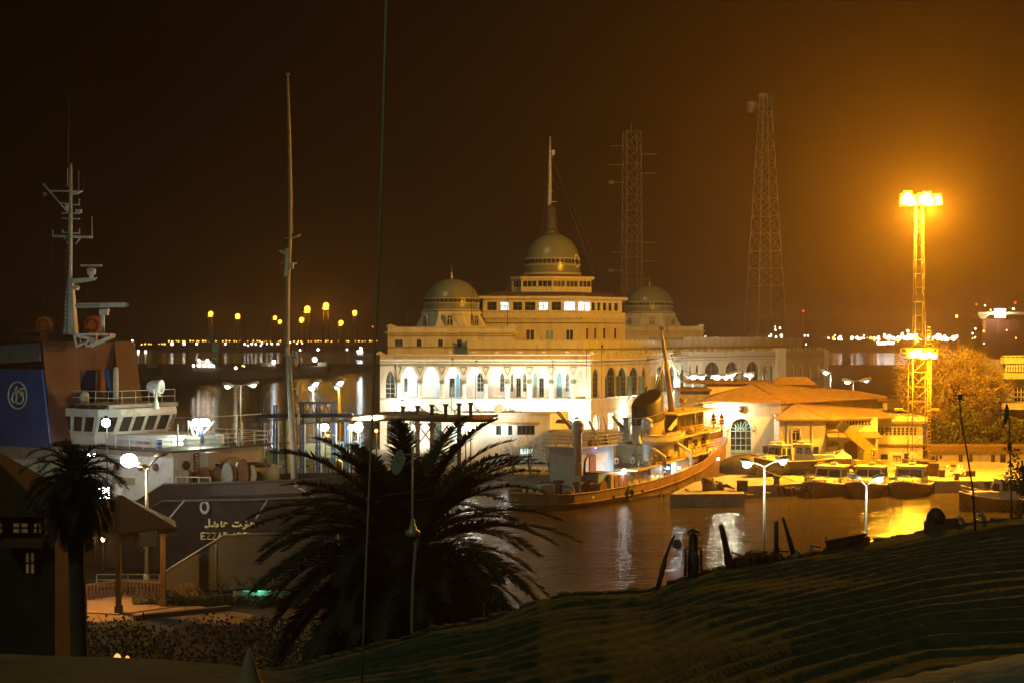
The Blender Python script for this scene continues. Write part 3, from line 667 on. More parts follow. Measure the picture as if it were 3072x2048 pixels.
w1.build(m, gp[1][0]-gp[0][0], za_, zb_, oo1, .25); w2.build(m, Ud.length, za_, zb_, oo2, .25)
m.quad([(*gp[0], za_), (gp[0][0], Yg+16, za_), (gp[0][0], Yg+16, zb_), (*gp[0], zb_)]); m.quad([(*gp[2], za_), (gp[2][0], Yg+20, za_), (gp[2][0], Yg+20, zb_), (*gp[2], zb_)])
m.build('gallery_wall', m_white, sca)
lit1 = {1: e_win, 4: e_win, 6: e_cool}; e_cool2 = emit('bright_office', (.8, 1, 1), 4, .7, 1.5)
for i, op in enumerate(oo1): w1.window(sca, op, m_greenframe, e_cool2 if i == 6 else lit1.get(i, m_dark), .2, 2 if i < 6 else 1, 2, .09)
for i, op in enumerate(oo2): w2.window(sca, op, m_trim, e_cool2 if i < 2 else m_dark, .2, 1, 1, .07)
rf = MB(); z = zb_; pr = [(gp[0][0]-1, Yg-1.1), (gp[1][0]+.3, Yg-1.1), (gp[2][0]+1, gp[2][1]-.6), (gp[2][0]+1, Yg+21), (gp[0][0]-1, Yg+17)]
rf.hexa([(*p, z) for p in pr], [(*p, z+.45) for p in pr]); rf.build('gallery_eave', m_trim, sca)
cc = (sum(p[0] for p in pr)/5, sum(p[1] for p in pr)/5); rf = MB(); rf.hexa([(*p, z+.453) for p in pr], [(cc[0]+(p[0]-cc[0])*.72, cc[1]+(p[1]-cc[1])*.72, z+1.25) for p in pr]); rf.build('gallery_roof', m_tile, sca)
# turret
Yu = 266.; m = MB(); zu0, zu1 = ZA(885, Yu), ZA(838, Yu); tp = [(XA(1537, Yu), Yu+2.), (XA(1566, Yu), Yu), (XA(1657, Yu), Yu-.8), (XA(1776, Yu), Yu+1.6), (XA(1778, Yu), Yu+13), (XA(1537, Yu), Yu+13)]
for p, q in zip(tp, tp[1:]+tp[:1]): m.quad([(*p, zu0), (*q, zu0), (*q, ZA(861, Yu)), (*p, ZA(861, Yu))]); m.quad([(*p, ZA(842, Yu)), (*q, ZA(842, Yu)), (*q, zu1), (*p, zu1)])
m.poly([(*p, zu1) for p in tp]); m.build('turret_wall', m_white, sca)
n_ = 0
for p, q in zip(tp[:3], tp[1:4]):
    d = V((q[0]-p[0], q[1]-p[1], 0)); Ln = d.length; d.normalize(); wl = Wall((*p, 0), d, (d.y, -d.x, 0)); k = max(1, round(Ln/2.2)); pil = MB()
    for i in range(k):
        op = (Ln*i/k+.12, Ln*(i+1)/k-.12, ZA(861, Yu), ZA(842, Yu), ZA(842, Yu), 'rect'); wl.window(sca, op, m_trim, m_dark, .15, 3, 1, .1)
        pil = MB(); pil.cbox(wl.p(Ln*i/k, (zu0+zu1)/2, -.1), (.3, .3, zu1-zu0-.02), math.atan2(d.y, d.x)); pil.build('turret_pier', m_trim, sca)
m = MB(); tcx = sum(p[0] for p in tp)/6; tcy = sum(p[1] for p in tp)/6; tq = [(tcx+(p[0]-tcx)*1.06, tcy+(p[1]-tcy)*1.06) for p in tp]
m.hexa([(*p, zu1) for p in tq], [(*p, zu1+.5) for p in tq]); m.build('turret_eave', m_trim, sca)
Yd = 271.; rD = (XA(1741, Yd)-XA(1575, Yd))/2; cxD = XA(1658, Yd); zD = ZA(829, Yd)
m = MB(); m.lathe([(rD*1.05, zu1+.4), (rD*1.05, zD-.3), (rD, zD)], (cxD, Yd, 0), 40); m.build('dome_drum', m_maroon, sca)
dd = dome(cxD, Yd, zD, rD, ZA(700, Yd)-zD, sca, True, 0)
q = MB(); em = V((cxD+rD*.93*math.cos(-.55), Yd+rD*.93*math.sin(-.55), ZA(786, Yd))); nn = V((math.cos(-.55), math.sin(-.55), .1)).normalized(); a = nn.orthogonal().normalized(); b = nn.cross(a)
upv = V((0, 0, 1)); sd = nn.cross(upv).normalized(); upv = sd.cross(nn)
em += nn*.35
q.poly([em+(sd*math.cos(t*PI/10)*.95+upv*math.sin(t*PI/10)*1.25) for t in range(20)]); eo = q.build('anchor_medallion', m_trim, dd)
q = MB(); e0 = em+nn*.06
q.path([e0+upv*.8, e0-upv*.7], .09, 5); q.path([e0-sd*.3+upv*.5, e0+sd*.3+upv*.5], .07, 5); q.path([e0+sd*.55*math.sin(t)-upv*(.7*math.cos(t)-.05) for t in (-1.1, -.7, -.3, 0, .3, .7, 1.1)], .09, 5); q.build('anchor', m_navy, eo)
# lantern and signal mast on the dome
m = MB(); zL = ZA(703, Yd); m.lathe([(1.5, zL), (1.2, zL+.8), (.95, ZA(660, Yd)), (1.1, ZA(657, Yd)), (.9, ZA(650, Yd)), (.75, ZA(622, Yd)), (.3, ZA(612, Yd))], (cxD-.3, Yd, 0), 10)
for i in range(5): m.torus((cxD-.3, Yd, ZA(690-14*i, Yd)), 1.25-.08*i, .12, (0, 0, 1), 12, 4)
lo = m.build('lantern', m_darksteel, sca)
m = MB(); xm = XA(1650, Yd); m.path([(xm-.1, Yd, ZA(690, Yd)), (xm, Yd, ZA(500, Yd)), (xm+.02, Yd, ZA(410, Yd))], [.42, .28, .12], 8)
for sy, w_ in ((455, .75), (470, .5), (606, 1.2), (540, .45), (575, .5)): m.bar((xm-w_*.3, Yd-.1, ZA(sy, Yd)), (xm+w_, Yd-.1, ZA(sy, Yd)), .16)
m.cbox((xm+.6, Yd, ZA(458, Yd)), (.5, .5, .9)); m.build('signal_mast', m_mast, sca)
for x1, y1, Y1 in ((1832, 880, 268), (1790, 850, 268), (1600, 860, 268)):
    m = MB(); m.path([(xm+.3, Yd, ZA(470, Yd)), P(x1, y1, Y1)], .05, 4); m.build('stay_wire', m_darksteel, sca)
# aerials standing on the terraces
aer = MB(); aer.path([(0, 0, 0), (.1, 0, 3), (.15, 0, 6)], [.07, .05, .03], 5); aer.cbox((.2, 0, 5.7), (.3, .1, .2))
a0 = None
for i, (x, yt, yb, Y, lb) in enumerate([(1176,845,975,246,'whip aerial at the left end of the domed building roof'),(1221,910,978,246,'short whip aerial behind the first one on the left roof'),(1414,840,975,243,'pole aerial in front of the left dome'),(1522,842,978,243,'pole aerial between left dome and central tower'),(1453,830,880,262,'leaning aerial on the gallery roof left of the turret'),(1354,1068,1240,233,'thin pole in front of the third arch'),(1425,1075,1240,233,'thin pole in front of the fourth arch'),(1655,1078,1200,233,'thin pole between the last two arches'),(1757,1045,1225,232,'tall thin pole at the corner of the white front'),(1802,1025,1300,231,'drain pole on the yellow front'),(1845,850,890,270,'short aerial on the right of the gallery roof'),(2000,950,1000,284,'short aerial on the right pavilion')]):
    if a0 is None: a0 = aer.build('roof_aerial', m_darksteel); o = a0
    else: o = a0.copy(); C.objects.link(o)
    o.location = P(x, yb, Y); hh = (yb-yt)*Y/F; o.scale = (1, 1, hh/6); tag(o, lb, 'aerial', 'aerials on the domed building')
# ---------------------------------------------------------------- large salvage ship at the left
O_ = V((-23.4, 122.1, 0)); fv = V((.829, -.559, 0)); lv = V((.559, .829, 0))
ship = thing('salvage_ship', 'big black hulled ship with white bridge, blue funnel with round emblem and tall mast', 'ship', (-23.4, 122.1, 0))
SM = Matrix(((fv.x, lv.x, 0, O_.x), (fv.y, lv.y, 0, O_.y), (0, 0, 1, 0), (0, 0, 0, 1)))
def S_(x, y, z): return SM @ V((x, y, z))
def SB(): m = MB(); m.M = SM; return m
def s_on(sx, sy, y=None, x=None):
    """world point on the ship's lengthwise plane y or crosswise plane x"""
    return on_plane(sx, sy, S_(0, y, 0), fv) if y is not None else on_plane(sx, sy, S_(x, 0, 0), lv)
# hull: lofted stations
st = []
for x, bd, bw, zd in [(-40,4.5,3.5,5.2),(-36,5.6,5.2,5.0),(-28,6,6,4.9),(-10,6,6,4.95),(-4.3,6,6,5.0),(-3.9,6,6,5.07),(0,6,5.9,7.0),(5,5.9,5.2,7.35),(9,5.4,4.0,7.6),(13,4.2,2.4,7.9),(16,2.6,.9,8.2),(18,.9,.05,8.5)]:
    st.append([(x,-bd,zd),(x,-bd*1.005,zd-.9),(x,-(bd*.45+bw*.55),2.6),(x,-bw,.3),(x,-bw*.85,-1),(x,bw*.85,-1),(x,bw,.3),(x,bd*.45+bw*.55,2.6),(x,bd*1.005,zd-.9),(x,bd,zd)])
q = SB(); q.loft(st); q.face([0,1,2,3,4,5,6,7,8,9]); n=len(st); q.face([10*(n-1)+i for i in range(9,-1,-1)])
hull = q.build('hull', m_blacksteel, ship)
q = SB()
for a, b in zip(st, st[1:]):
    za, zb = a[0][2]-1.0, b[0][2]-1.0; q.quad([(a[0][0], a[0][1]+.15, za), (b[0][0], b[0][1]+.15, zb), (b[0][0], -b[0][1]-.15, zb), (a[0][0], -a[0][1]-.15, za)])
q.build('deck', m_darksteel, ship)
q = SB()                                                        # rubbing strake and bulwark cap
q.path([(a[1][0], a[1][1]-.08, a[1][2]-.35) for a in st[1:]], .13, 5); q.build('rubbing_strake', m_darksteel, hull)
q = SB(); q.path([(a[0][0], a[0][1], a[0][2]+.04) for a in st[5:]], .1, 5); q.build('bulwark_rail', m_darksteel, hull)
q = SB(); hp = st[7]; q.torus((4.4, -5.98, 5.55), .42, .12, (0.05, 1, 0), 14, 6); q.build('hawse_ring', m_greysteel, hull)
# superstructure
def block(x0, x1, y0, y1, z0, z1, name, m, parent=ship):
    q = SB(); q.box((x0, y0, z0), (x1, y1, z1)); return q.build(name, m, parent)
sup = block(-33, 0, -5.0, 5.0, 4.0, 9.4, 'superstructure', m_whitesteel)
q = SB(); q.box((-33, -5.55, 9.42), (.35, 5.4, 9.58)); q.build('bridge_deck', m_darksteel, ship)
q = SB(); rail(q, [(-6, -5.45, 9.58), (.25, -5.45, 9.58), (.25, 5.3, 9.58), (-6, 5.3, 9.58)], 1.05, 3, .03, 1.5); q.build('deck_rail', m_whitesteel, ship)
for sx, sy in ((558,1395),(705,1382)):
    p = s_on(sx, sy, None, .04); q = MB(); q.lathe([(.36, -.05), (.36, .08), (.26, .09)], p, 14, R=frame_rot(lv, fv)); h = q.build('porthole', m_darksteel, sup)
for sx, sy in ((350,1399),(422,1400),(467,1400)):
    p = s_on(sx, sy, -5.04); q = MB(); q.lathe([(.3, -.05), (.3, .08), (.24, .09)], p, 14, R=frame_rot(fv, -lv)); q.build('porthole', m_rust, sup)
# front face fittings: ladders, plated hood, mushroom vent, door
q = MB()
for dx in (0, .5): q.tube(s_on(582, 1358, None, .25)+lv*dx, s_on(582, 1420, None, .25)+lv*dx, .05, n=4)
for i in range(7): p = s_on(582, 1360+9*i, None, .25); q.tube(p, p+lv*.5, .035, n=4)
q.build('ladder', m_rust, ship)
hood = [s_on(a, b, None, .3) for a, b in ((598,1355),(634,1352),(636,1382),(648,1418),(612,1418),(600,1398))]; q = MB(); q.ext(hood, fv*.9); ho_ = q.build('deck_hood', m_greysteel, ship)
q = MB(); q.poly([p+fv*1.21 for p in [s_on(a, b, None, 0) for a, b in ((612,1388),(632,1388),(638,1404),(616,1404))]]); q.build('hood_window', m_dark, ho_)
hood = [s_on(a, b, None, .2) for a, b in ((676,1375),(688,1368),(700,1372),(700,1398),(686,1420),(664,1420),(668,1400))]; q = MB(); q.ext(hood, fv*.5); q.build('ventilator_hood', m_greysteel, ship)
# bridge house with forward-raked windows
bx0, bx1, by = -16.8, -9.2, 4.0; z0, zw0, zw1, z1 = 9.58, 10.5, 11.95, 12.5
q = SB(); fr = .9
prof = [(z0, 0.), (zw0-.2, 0.), (zw0, .12), (zw1+.1, fr), (z1, fr-.1)]
rows = []
for z, d in prof: rows.append([(bx0, -by-d*.35, z), (bx1-1+d*.9, -by-d*.35, z), (bx1+d, -by+1.2, z), (bx1+d, by-1.2, z), (bx1-1+d*.9, by+d*.35, z), (bx0, by+d*.35, z)])
q.loft(rows, close=True); q.face([len(q.v)-6+i for i in range(6)]); bh = q.build('bridge_house', m_whitesteel, ship)
def bpt(k, u, v):
    """point on window band of bridge side k (0 starboard, 1 corner, 2 front, 3 far corner): u along, v up"""
    a0, a1 = rows[2][k], rows[2][(k+1) % 6]; b0, b1 = rows[3][k], rows[3][(k+1) % 6]
    return V(a0).lerp(V(a1), u).lerp(V(b0).lerp(V(b1), u), v)
wn = [(0, [(.02+.196*i, .02+.196*i+.16) for i in range(5)]), (1, [(.1, .9)]), (2, [(.03+.245*i, .03+.245*i+.2) for i in range(4)]), (3, [(.1, .9)])]
for k, L_ in wn:
    nrm = (bpt(k, 1, 0)-bpt(k, 0, 0)).cross(bpt(k, 0, 1)-bpt(k, 0, 0)).normalized()
    for a, b in L_:
        q = SB(); q.poly([bpt(k, a, .1)+nrm*.03, bpt(k, b, .1)+nrm*.03, bpt(k, b, .9)+nrm*.03, bpt(k, a, .9)+nrm*.03]); wo = q.build('window', m_dark, bh)
        q = SB(); c = [bpt(k, a, .08)+nrm*.05, bpt(k, b, .08)+nrm*.05, bpt(k, b, .92)+nrm*.05, bpt(k, a, .92)+nrm*.05]
        for m_, n_ in zip(c, c[1:]+c[:1]): q.bar(m_, n_, .08, .05, nrm)
        q.build('window_frame', m_whitesteel, wo)
# sloping skylight panels above
for i in range(6):
    x = bx0+.6+i*1.25; q = SB(); q.poly([(x, -by+.4, z1+.32), (x+1.0, -by+.4, z1+.32), (x+1.0, -by-.1, z1+.02), (x, -by-.1, z1+.02)]); q.build('skylight', m_dark, bh)
q = SB(); q.box((bx0, -by+.4, z1), (bx1+.3, by, z1+.35)); q.build('bridge_roof', m_greysteel, ship)
q = SB(); zr = z1+.35; rail(q, [(bx0, by-.2, zr), (bx0, -by+.5, zr), (bx1+.1, -by+.5, zr), (bx1+.1, by-.2, zr)], 1.1, 2, .03, 1.4); q.build('roof_rail', m_whitesteel, ship)
q = SB()
for x in (-13.6, -12.8, -12.1): q.cbox((x, -2.2, zr+.5), (.7, .6, .8))
q.build('roof_lockers', m_offwhite, ship) if False else None
for x in (-14.6, -13.3):
    q = SB(); q.lathe([(.38, 0), (.42, .5), (.36, .85), (.1, 1.0)], (x, -2.4, zr), 12); q.build('roof_drum', m_offwhite, ship)
q = SB(); q.lathe([(.22, 0), (.24, 1.6), (.22, 2.9), (.05, 3.05)], S_(0,0,0)*0+V((-11.6, -.5, zr)), 10); q.build('roof_tank', m_offwhite, ship)
# searchlight on its column
p = s_on(468, 1224, -1.5); q = MB(); q.path([p, p+V((0, 0, .8)), p+V((0, 0, 1.25))], [.28, .12, .1], 8); sl = q.build('searchlight_stand', m_whitesteel, ship)
pc = P(468, 1158, p.y); q = MB(); Rl = V((1, -.25, 0)).normalized().to_track_quat('Z', 'Y').to_matrix()
q.lathe([(.01, -.75), (.35, -.68), (.52, -.3), (.55, .2), (.58, .5), (.5, .5), (.46, .35), (.01, .30)], pc, 16, R=Rl)
q.build('searchlight_drum', m_whitesteel, sl)
q = MB(); q.path([p+V((0, 0, 1.2)), pc+V((-.15, -.1, -.85)), pc+V((.0, -.65, -.1))], .06, 4); q.path([p+V((0, 0, 1.2)), pc+V((.3, .2, -.75)), pc+V((0, .6, 0))], .06, 4); q.build('searchlight_fork', m_whitesteel, sl)
# name board and blue panel below the bridge
q = MB(); nb = [s_on(a, b, -3.65) for a, b in ((408,1318),(455,1318),(455,1341),(408,1341))]; q.ext(nb, -lv*.06); nbo = q.build('name_board', m_offwhite, ship)
textobj('EZZ.ADEL' if False else 'EZZATADEL', .42, m_red, s_on(431.5, 1329.5, -3.74), frame_rot(fv, -lv), ship, 'name_lettering', .01, sx=.62)
q = MB(); q.ext([s_on(a, b, -3.65) for a, b in ((470,1318),(486,1318),(486,1352),(470,1352))], -lv*.05); q.build('notice_panel', m_blue, ship)
q = SB(); q.box((-9.3, -3.6, 9.58), (-3.4, 3.4, 10.4)); q.build('bridge_skirt', m_whitesteel, ship)
# foredeck gear: winch drums, floodlight tripod, lockers
def winch(sx, sy, r, w_, name, m, rz=.0):
    p = s_on(sx, sy, -2.5); q = MB(); Rw = (fv*.35+lv*.94).to_track_quat('Z', 'Y').to_matrix()
    q.lathe([(r*1.25, -w_/2), (r*1.25, -w_/2+.12), (r*.9, -w_/2+.14), (r*.9, w_/2-.14), (r*1.25, w_/2-.12), (r*1.25, w_/2)], p, 18, R=Rw); return q.build(name, m, ship)
for x, y, r, w_, m in ((588,1436,.72,1.6,m_rust),(634,1436,.78,1.2,m_rust),(700,1425,.8,1.1,m_greysteel),(712,1420,.62,1.0,m_rust),(760,1412,.8,1.8,m_rust),(790,1422,.62,2.0,m_palewood)): winch(x, y, r, w_, 'winch_drum', m)
q = SB(); rail(q, [(.6, -5.3, 6.6), (4.4, -5.4, 6.75)], 1.0, 2, .045, 1.2); q.build('bulwark_stanchions', m_whitesteel, ship)
pt = P(603, 1268, 124); q = MB(); q.tube(P(603, 1340, 124), pt, .22, n=8); ft = q.build('light_post', m_bluesteel, ship)
q = MB()
for a, b, c_, d in ((603,1305,566,1262),(606,1305,643,1262),(598,1275,582,1340),(566,1262,590,1330)): q.tube(P(a, b, 124), P(c_, d, 124), .09, n=5)
q.build('light_brace', m_whitesteel, ft)
for dx in (-.35, .15, .5):
    q = MB(); q.ball(pt+V((dx, -.35, .08)), .3, 10); q.build('lamp_bulb', e_greenish, ft)
light(pt+V((0, -.9, .2)), 900, GRN, .3, ship)
q = MB(); q.box(P(622, 1335, 124)-V((0, .8, 0)), P(667, 1302, 124)+V((0, .8, 0))); q.build('deck_locker', m_greysteel, ship)
q = MB(); q.box(P(558, 1337, 124)-V((0, .6, 0)), P(604, 1310, 124)+V((0, .6, 0))); q.build('deck_chest', m_greysteel, ship)
for sx, a, b in ((711,1240,1335),(717,1300,1338),(564,1260,1305),(727,1265,1335),(533,1270,1338)):
    q = MB(); q.tube(P(sx, b, 122), P(sx, a, 122), .07, .05, 5); q.build('deck_post', m_whitesteel, ship)
# white pillar and red locker seen below the bulwark dip
p = s_on(360, 1500, -5.2); q = MB(); q.tube(s_on(360, 1540, -5.25), s_on(360, 1450, -5.25), .42, n=12); q.build('side_pillar', m_whitesteel, ship)
q = MB(); q.ext([s_on(a, b, -5.1) for a, b in ((374,1520),(394,1520),(394,1500),(374,1500))], -lv*.3); rb_ = q.build('red_locker', m_red, ship)
q = MB(); pr = [s_on(a, b, -5.42) for a, b in ((379,1510),(384,1515),(389,1509))]; q.path(pr, .05, 4); q.path([s_on(383,1506,-5.42), s_on(385,1511,-5.42)], .05, 4); q.build('locker_mark', m_offwhite, rb_)
q = MB(); q.ext([s_on(a, b, -5.02) for a, b in ((338,1432),(405,1432),(405,1452),(338,1452))], -lv*.04); q.build('side_recess', m_palewood, ship)
# mooring hoses and draught line on the hull
for a, b in (((553,1500),(424,1652)),((802,1500),(768,1555))):
    q = MB(); p0 = s_on(*a, y=-6.2); p1 = s_on(*b, y=-6.9); q.path([p0, p1], .07, 5); q.build('hull_pole', m_greysteel, ship)
q = MB(); q.lathe([(.01, -.1), (.28, 0), (.3, .25), (.01, .4)], s_on(893, 1458, -6.1), 10); q.path([s_on(893, 1458, -6.1), s_on(940, 1490, -6.6)], .06, 5); q.build('hull_lamp', m_greysteel, ship)
# the name in Arabic and Latin on the bow
def strokes(pts_list, r, m, name, place):
    q = MB()
    for pl in pts_list:
        if len(pl) == 1: q.ball(place(*pl[0]), r*1.25, 8)
        else: q.path([place(*t) for t in pl], r, 6)
    return q.build(name, m, ship)
def hullpt(sx, sy, off=.12):
    """where the ray through (sx, sy) meets the starboard hull"""
    d = V(((sx-1536)/F, 1, -(sy-1024)/F)); lo, hi = 100., 132.
    for _ in range(44):
        t = (lo+hi)/2; p = SM.inverted() @ (V((0, 0, H))+d*t); x, y, z = p; s0 = None
        for a, b in zip(st, st[1:]):
            if a[0][0] <= x <= b[0][0]:
                k = (x-a[0][0])/(b[0][0]-a[0][0]); row = [V(u).lerp(V(v_), k) for u, v_ in zip(a, b)]
                for r1, r2 in zip(row[:4], row[1:5]):
                    if r2.z <= z <= r1.z: s0 = r1.y+(r2.y-r1.y)*(z-r1.z)/(r2.z-r1.z)
        if s0 is None: s0 = -6
        if y > s0-off: hi = t
        else: lo = t
    return V((0, 0, H))+d*lo
# Arabic word shapes traced as pen strokes (pixels of the photograph -> hull surface)
zo = lambda x, y: (x/2.614, 1448+y/2.614)
ar = [[(1995,322),(1985,312),(1970,312),(1965,322),(1978,330),(1950,338),(1935,338)], [(1935,338),(1945,318)], [(1930,300)], [(1925,322),(1928,345),(1915,358),(1905,350)],
      [(1900,338),(1885,322),(1880,338),(1850,340),(1830,338),(1822,325)], [(1848,308)], [(1866,308)],
      [(1785,322),(1775,312),(1760,312),(1756,322),(1768,331),(1740,340),(1735,338)], [(1735,338),(1737,300)], [(1700,320),(1718,330),(1715,340),(1692,341)], [(1685,300),(1683,338)], [(1640,280),(1643,325),(1632,345),(1617,347),(1608,335)], [(1683,338),(1643,337)]]
strokes([[zo(*t) for t in pl] for pl in ar], .075, m_letter, 'arabic_name', hullpt)
glyph = {'E': [[(1,0),(0,0),(0,1),(1,1)],[(0,.5),(.8,.5)]], 'Z': [[(0,1),(1,1),(0,0),(1,0)]], 'A': [[(0,0),(.5,1),(1,0)],[(.2,.35),(.8,.35)]], 'T': [[(0,1),(1,1)],[(.5,1),(.5,0)]], 'D': [[(0,0),(0,1),(.6,1),(1,.7),(1,.3),(.6,0),(0,0)]], 'L': [[(0,1),(0,0),(1,0)]]}
lat = []; x = 604.
for ch in 'EZZAT ADEL':
    if ch != ' ':
        for pl in glyph[ch]: lat.append([(x+11*u, 1616-18.5*v_) for u, v_ in pl])
    x += 16.6 if ch != ' ' else 10
strokes(lat[:8], .07, m_letter, 'latin_name', hullpt); strokes(lat[8:], .07, m_letter, 'latin_name', hullpt)
# twin-funnel gantry with blue side, emblem, arched opening
zt0, zt1, zt2 = 9.6, 15.6, 18.0
for y0, y1 in ((-6, -2.6), (1.6, 4.2)):
    q = SB(); q.hexa([(-21.5, y0, zt0), (-13, y0, zt0), (-13, y1, zt0), (-21.5, y1, zt0)], [(-21, y0*1.0, zt2), (-14.2, y0*1.0, zt2), (-14.2, y1*.93, zt2), (-21, y1*.93, zt2)]); fn = q.build('funnel_casing', m_maroon, ship)
    if y0 < 0:
        q = SB(); q.hexa([(-22, -6.25, 9.3), (-12.9, -6.25, 9.3), (-12.9, -6.05, 9.3), (-22, -6.05, 9.3)], [(-21.4, -6.25, 15.7), (-14.0, -6.25, 15.7), (-14.0, -6.05, 15.7), (-21.4, -6.05, 15.7)]); bp_ = q.build('blue_panel', m_blue, ship)
        q = SB(); q.hexa([(-22, -6.3, 16.0), (-14.3, -6.3, 16.4), (-14.3, -6.02, 16.4), (-22, -6.02, 16.0)], [(-22, -6.0, 17.5), (-14.5, -6.0, 17.9), (-14.5, -5.8, 17.9), (-22, -5.8, 17.5)]); q.build('funnel_cap', m_fieldgrey, ship)
q = SB(); q.box((-20.5, -2.6, 15.6), (-14.25, 1.6, 17.95)); q.hexa([(-20.5, -2.6, 13.6), (-14.6, -2.6, 13.6), (-14.6, -2.3, 13.6), (-20.5, -2.3, 13.6)], [(-20.5, -2.6, 15.59), (-14.3, -2.6, 15.59), (-14.3, -1.3, 15.59), (-20.5, -1.3, 15.59)]); q.build('gantry_bridge', m_maroon, ship)
q = SB(); q.hexa([(-20, 1.3, 12.6), (-13.6, 1.3, 12.6), (-13.6, 1.58, 12.6), (-20, 1.58, 12.6)], [(-20, .2, 15.59), (-14.3, .2, 15.59), (-14.3, 1.58, 15.59), (-20, 1.58, 15.59)]); q.build('gantry_gusset', m_blue, ship)
q = SB(); q.path([(-14.5, .2, 9.6), (-14.4, .5, 13), (-14.3, .3, 15.6)], [.45, .35, .2], 8); q.build('exhaust_pipe', m_orange, ship)
for y in (-.6, 1.2):
    q = SB(); q.tube((-13.9, y, 9.6), (-13.9, y, 15.6), .12, n=6); q.build('gantry_pipe', m_rust, ship)
# emblem: ring with two intertwined letters
ec = s_on(52, 1185, -6.3); er = 36*ec.y/F
def emb(u, v_): return ec+fv*u*er*1.18+V((0, 0, v_*er))
q = MB(); q.path([emb(math.cos(t*PI/16), math.sin(t*PI/16)*1.12) for t in range(32)], .07, 6, closed=True)
for pl in ([(-.06,.72),(-.2,.45),(-.5,.05),(-.62,-.35),(-.42,-.62),(-.15,-.5),(-.1,-.1),(.0,.25)], [(-.3,.25),(-.12,.1),(.0,.38),(.05,.15),(.18,.3),(.22,.5)], [(.62,.1),(.5,.3),(.36,.2),(.4,-.02),(.62,.05),(.66,-.3),(.45,-.62),(.1,-.7),(-.15,-.55)]):
    q.path([emb(*t) for t in pl], .085, 6)
for t in ((.38,.55),(.56,.55)): q.ball(emb(*t), .1, 8)
q.build('emblem', m_offwhite, ship)
# hose reels on the gantry
for sx, sy, Y in ((132,980,129), (278,975,131)):
    p = P(sx, sy, Y); q = MB(); q.torus(p, .72, .16, (.4, 1, .1), 18, 6); q.torus(p+V((0, .5, 0)), .72, .16, (.4, 1, .1), 18, 6); q.tube(p-V((0, .1, 0)), p+V((0, .6, 0)), .45, n=12); q.cbox(p+V((0, .2, -1.0)), (.6, .6, .9)); rl = q.build('hose_reel', m_orange, ship)
    q = MB(); q.path([p+V((-.4, .2, -.6)), p+V((-1.6, .2, -.5)), p+V((-2.6, .2, -.1))], [.22, .18, .12], 6); q.build('reel_gun', m_rust, rl)
# mast: box base with ladder, round pole, yards, radar arms
Ym = 129.; mb_ = [P(195, 1003, Ym), P(231, 1003, Ym)]; q = MB()
q.hexa([P(193,1003,Ym)-V((0,.5,0)), P(231,1003,Ym)-V((0,.5,0)), P(231,1003,Ym)+V((0,.6,0)), P(193,1003,Ym)+V((0,.6,0))], [P(204,835,Ym)-V((0,.2,0)), P(218,835,Ym)-V((0,.2,0)), P(218,835,Ym)+V((0,.3,0)), P(204,835,Ym)+V((0,.3,0))])
mast = q.build('mast_base', m_whitesteel, ship)
q = MB(); q.path([P(210, 836, Ym), P(211, 700, Ym), P(213, 505, Ym), P(213, 490, Ym)], [.2, .18, .11, .05], 8); q.build('mast_pole', m_whitesteel, ship)
q = MB(); q.path([P(205, 500, Ym), P(205, 420, Ym), P(207, 240, Ym)], [.045, .035, .02], 4); q.build('whip_aerial', m_darksteel, ship)
q = MB(); Q = lambda x, y, d=-.6: P(x, y, Ym)+V((0, d, 0))
for dx in (0, 9):
    q.tube(Q(198+dx, 1000), Q(203+dx, 700, -.4), .04, n=4)
for i in range(24): q.tube(Q(198+i*.22, 998-12.5*i), Q(207+i*.22, 998-12.5*i), .03, n=4)
q.build('mast_ladder', m_darksteel, ship)
yd = MB()
for a, b, c_, d, r in ((158,709,278,712,.11),(194,712,206,736,.06),(243,712,226,732,.06),(150,573,238,575,.07),(129,551,206,640,.07),(185,640,240,641,.06),(186,656,240,657,.06),(180,609,206,612,.06),(206,614,240,615,.06),(186,698,240,700,.06),(158,712,158,690,.05),(276,712,276,650,.04),(238,612,238,596,.05),(188,699,188,690,.06),(238,700,238,686,.05),(236,575,236,512,.03),(203,505,203,560,.04)):
    yd.tube(P(a, b, Ym), P(c_, d, Ym), r, n=5)
yd.build('yard_arm', m_whitesteel, ship)
q = MB(); q.hexa([P(216,585,Ym)-V((0,.2,0)), P(232,583,Ym)-V((0,.2,0)), P(232,583,Ym)+V((0,.2,0)), P(216,585,Ym)+V((0,.2,0))], [P(216,573,Ym)-V((0,.3,0)), P(248,573,Ym)-V((0,.3,0)), P(248,573,Ym)+V((0,.3,0)), P(216,573,Ym)+V((0,.3,0))]); q.build('mast_bracket', m_whitesteel, ship)
for ax in ((1, .3, 0), (.3, 1, 0)):
    q = MB(); q.torus(P(251, 551, Ym), .52, .025, ax, 20, 4); q.build('direction_loop', m_darksteel, ship)
q = MB(); q.cbox(P(204, 623, Ym)+V((0, -.2, 0)), (.28, .3, .6)); q.cbox(P(236, 634, Ym), (.5, .3, .3)); q.lathe([(.2, -.25), (.28, 0), (.1, .2)], P(230, 862, Ym), 8); q.build('mast_lamp', m_whitesteel, ship)
fl = MB(); fl.poly([P(129,575,Ym), P(142,580,Ym), P(140,588,Ym), P(130,590,Ym)]); fl.build('signal_flag', m_palewood, ship)
q = MB(); 
for a, b, c_, d in ((129,551,128,990),(158,712,156,1000),(278,712,292,778),(200,745,170,960),(228,770,275,930),(206,745,180,900)): q.path([P(a, b, Ym), P(c_, d, Ym)], .018, 3)
q.build('rigging', m_darksteel, ship)
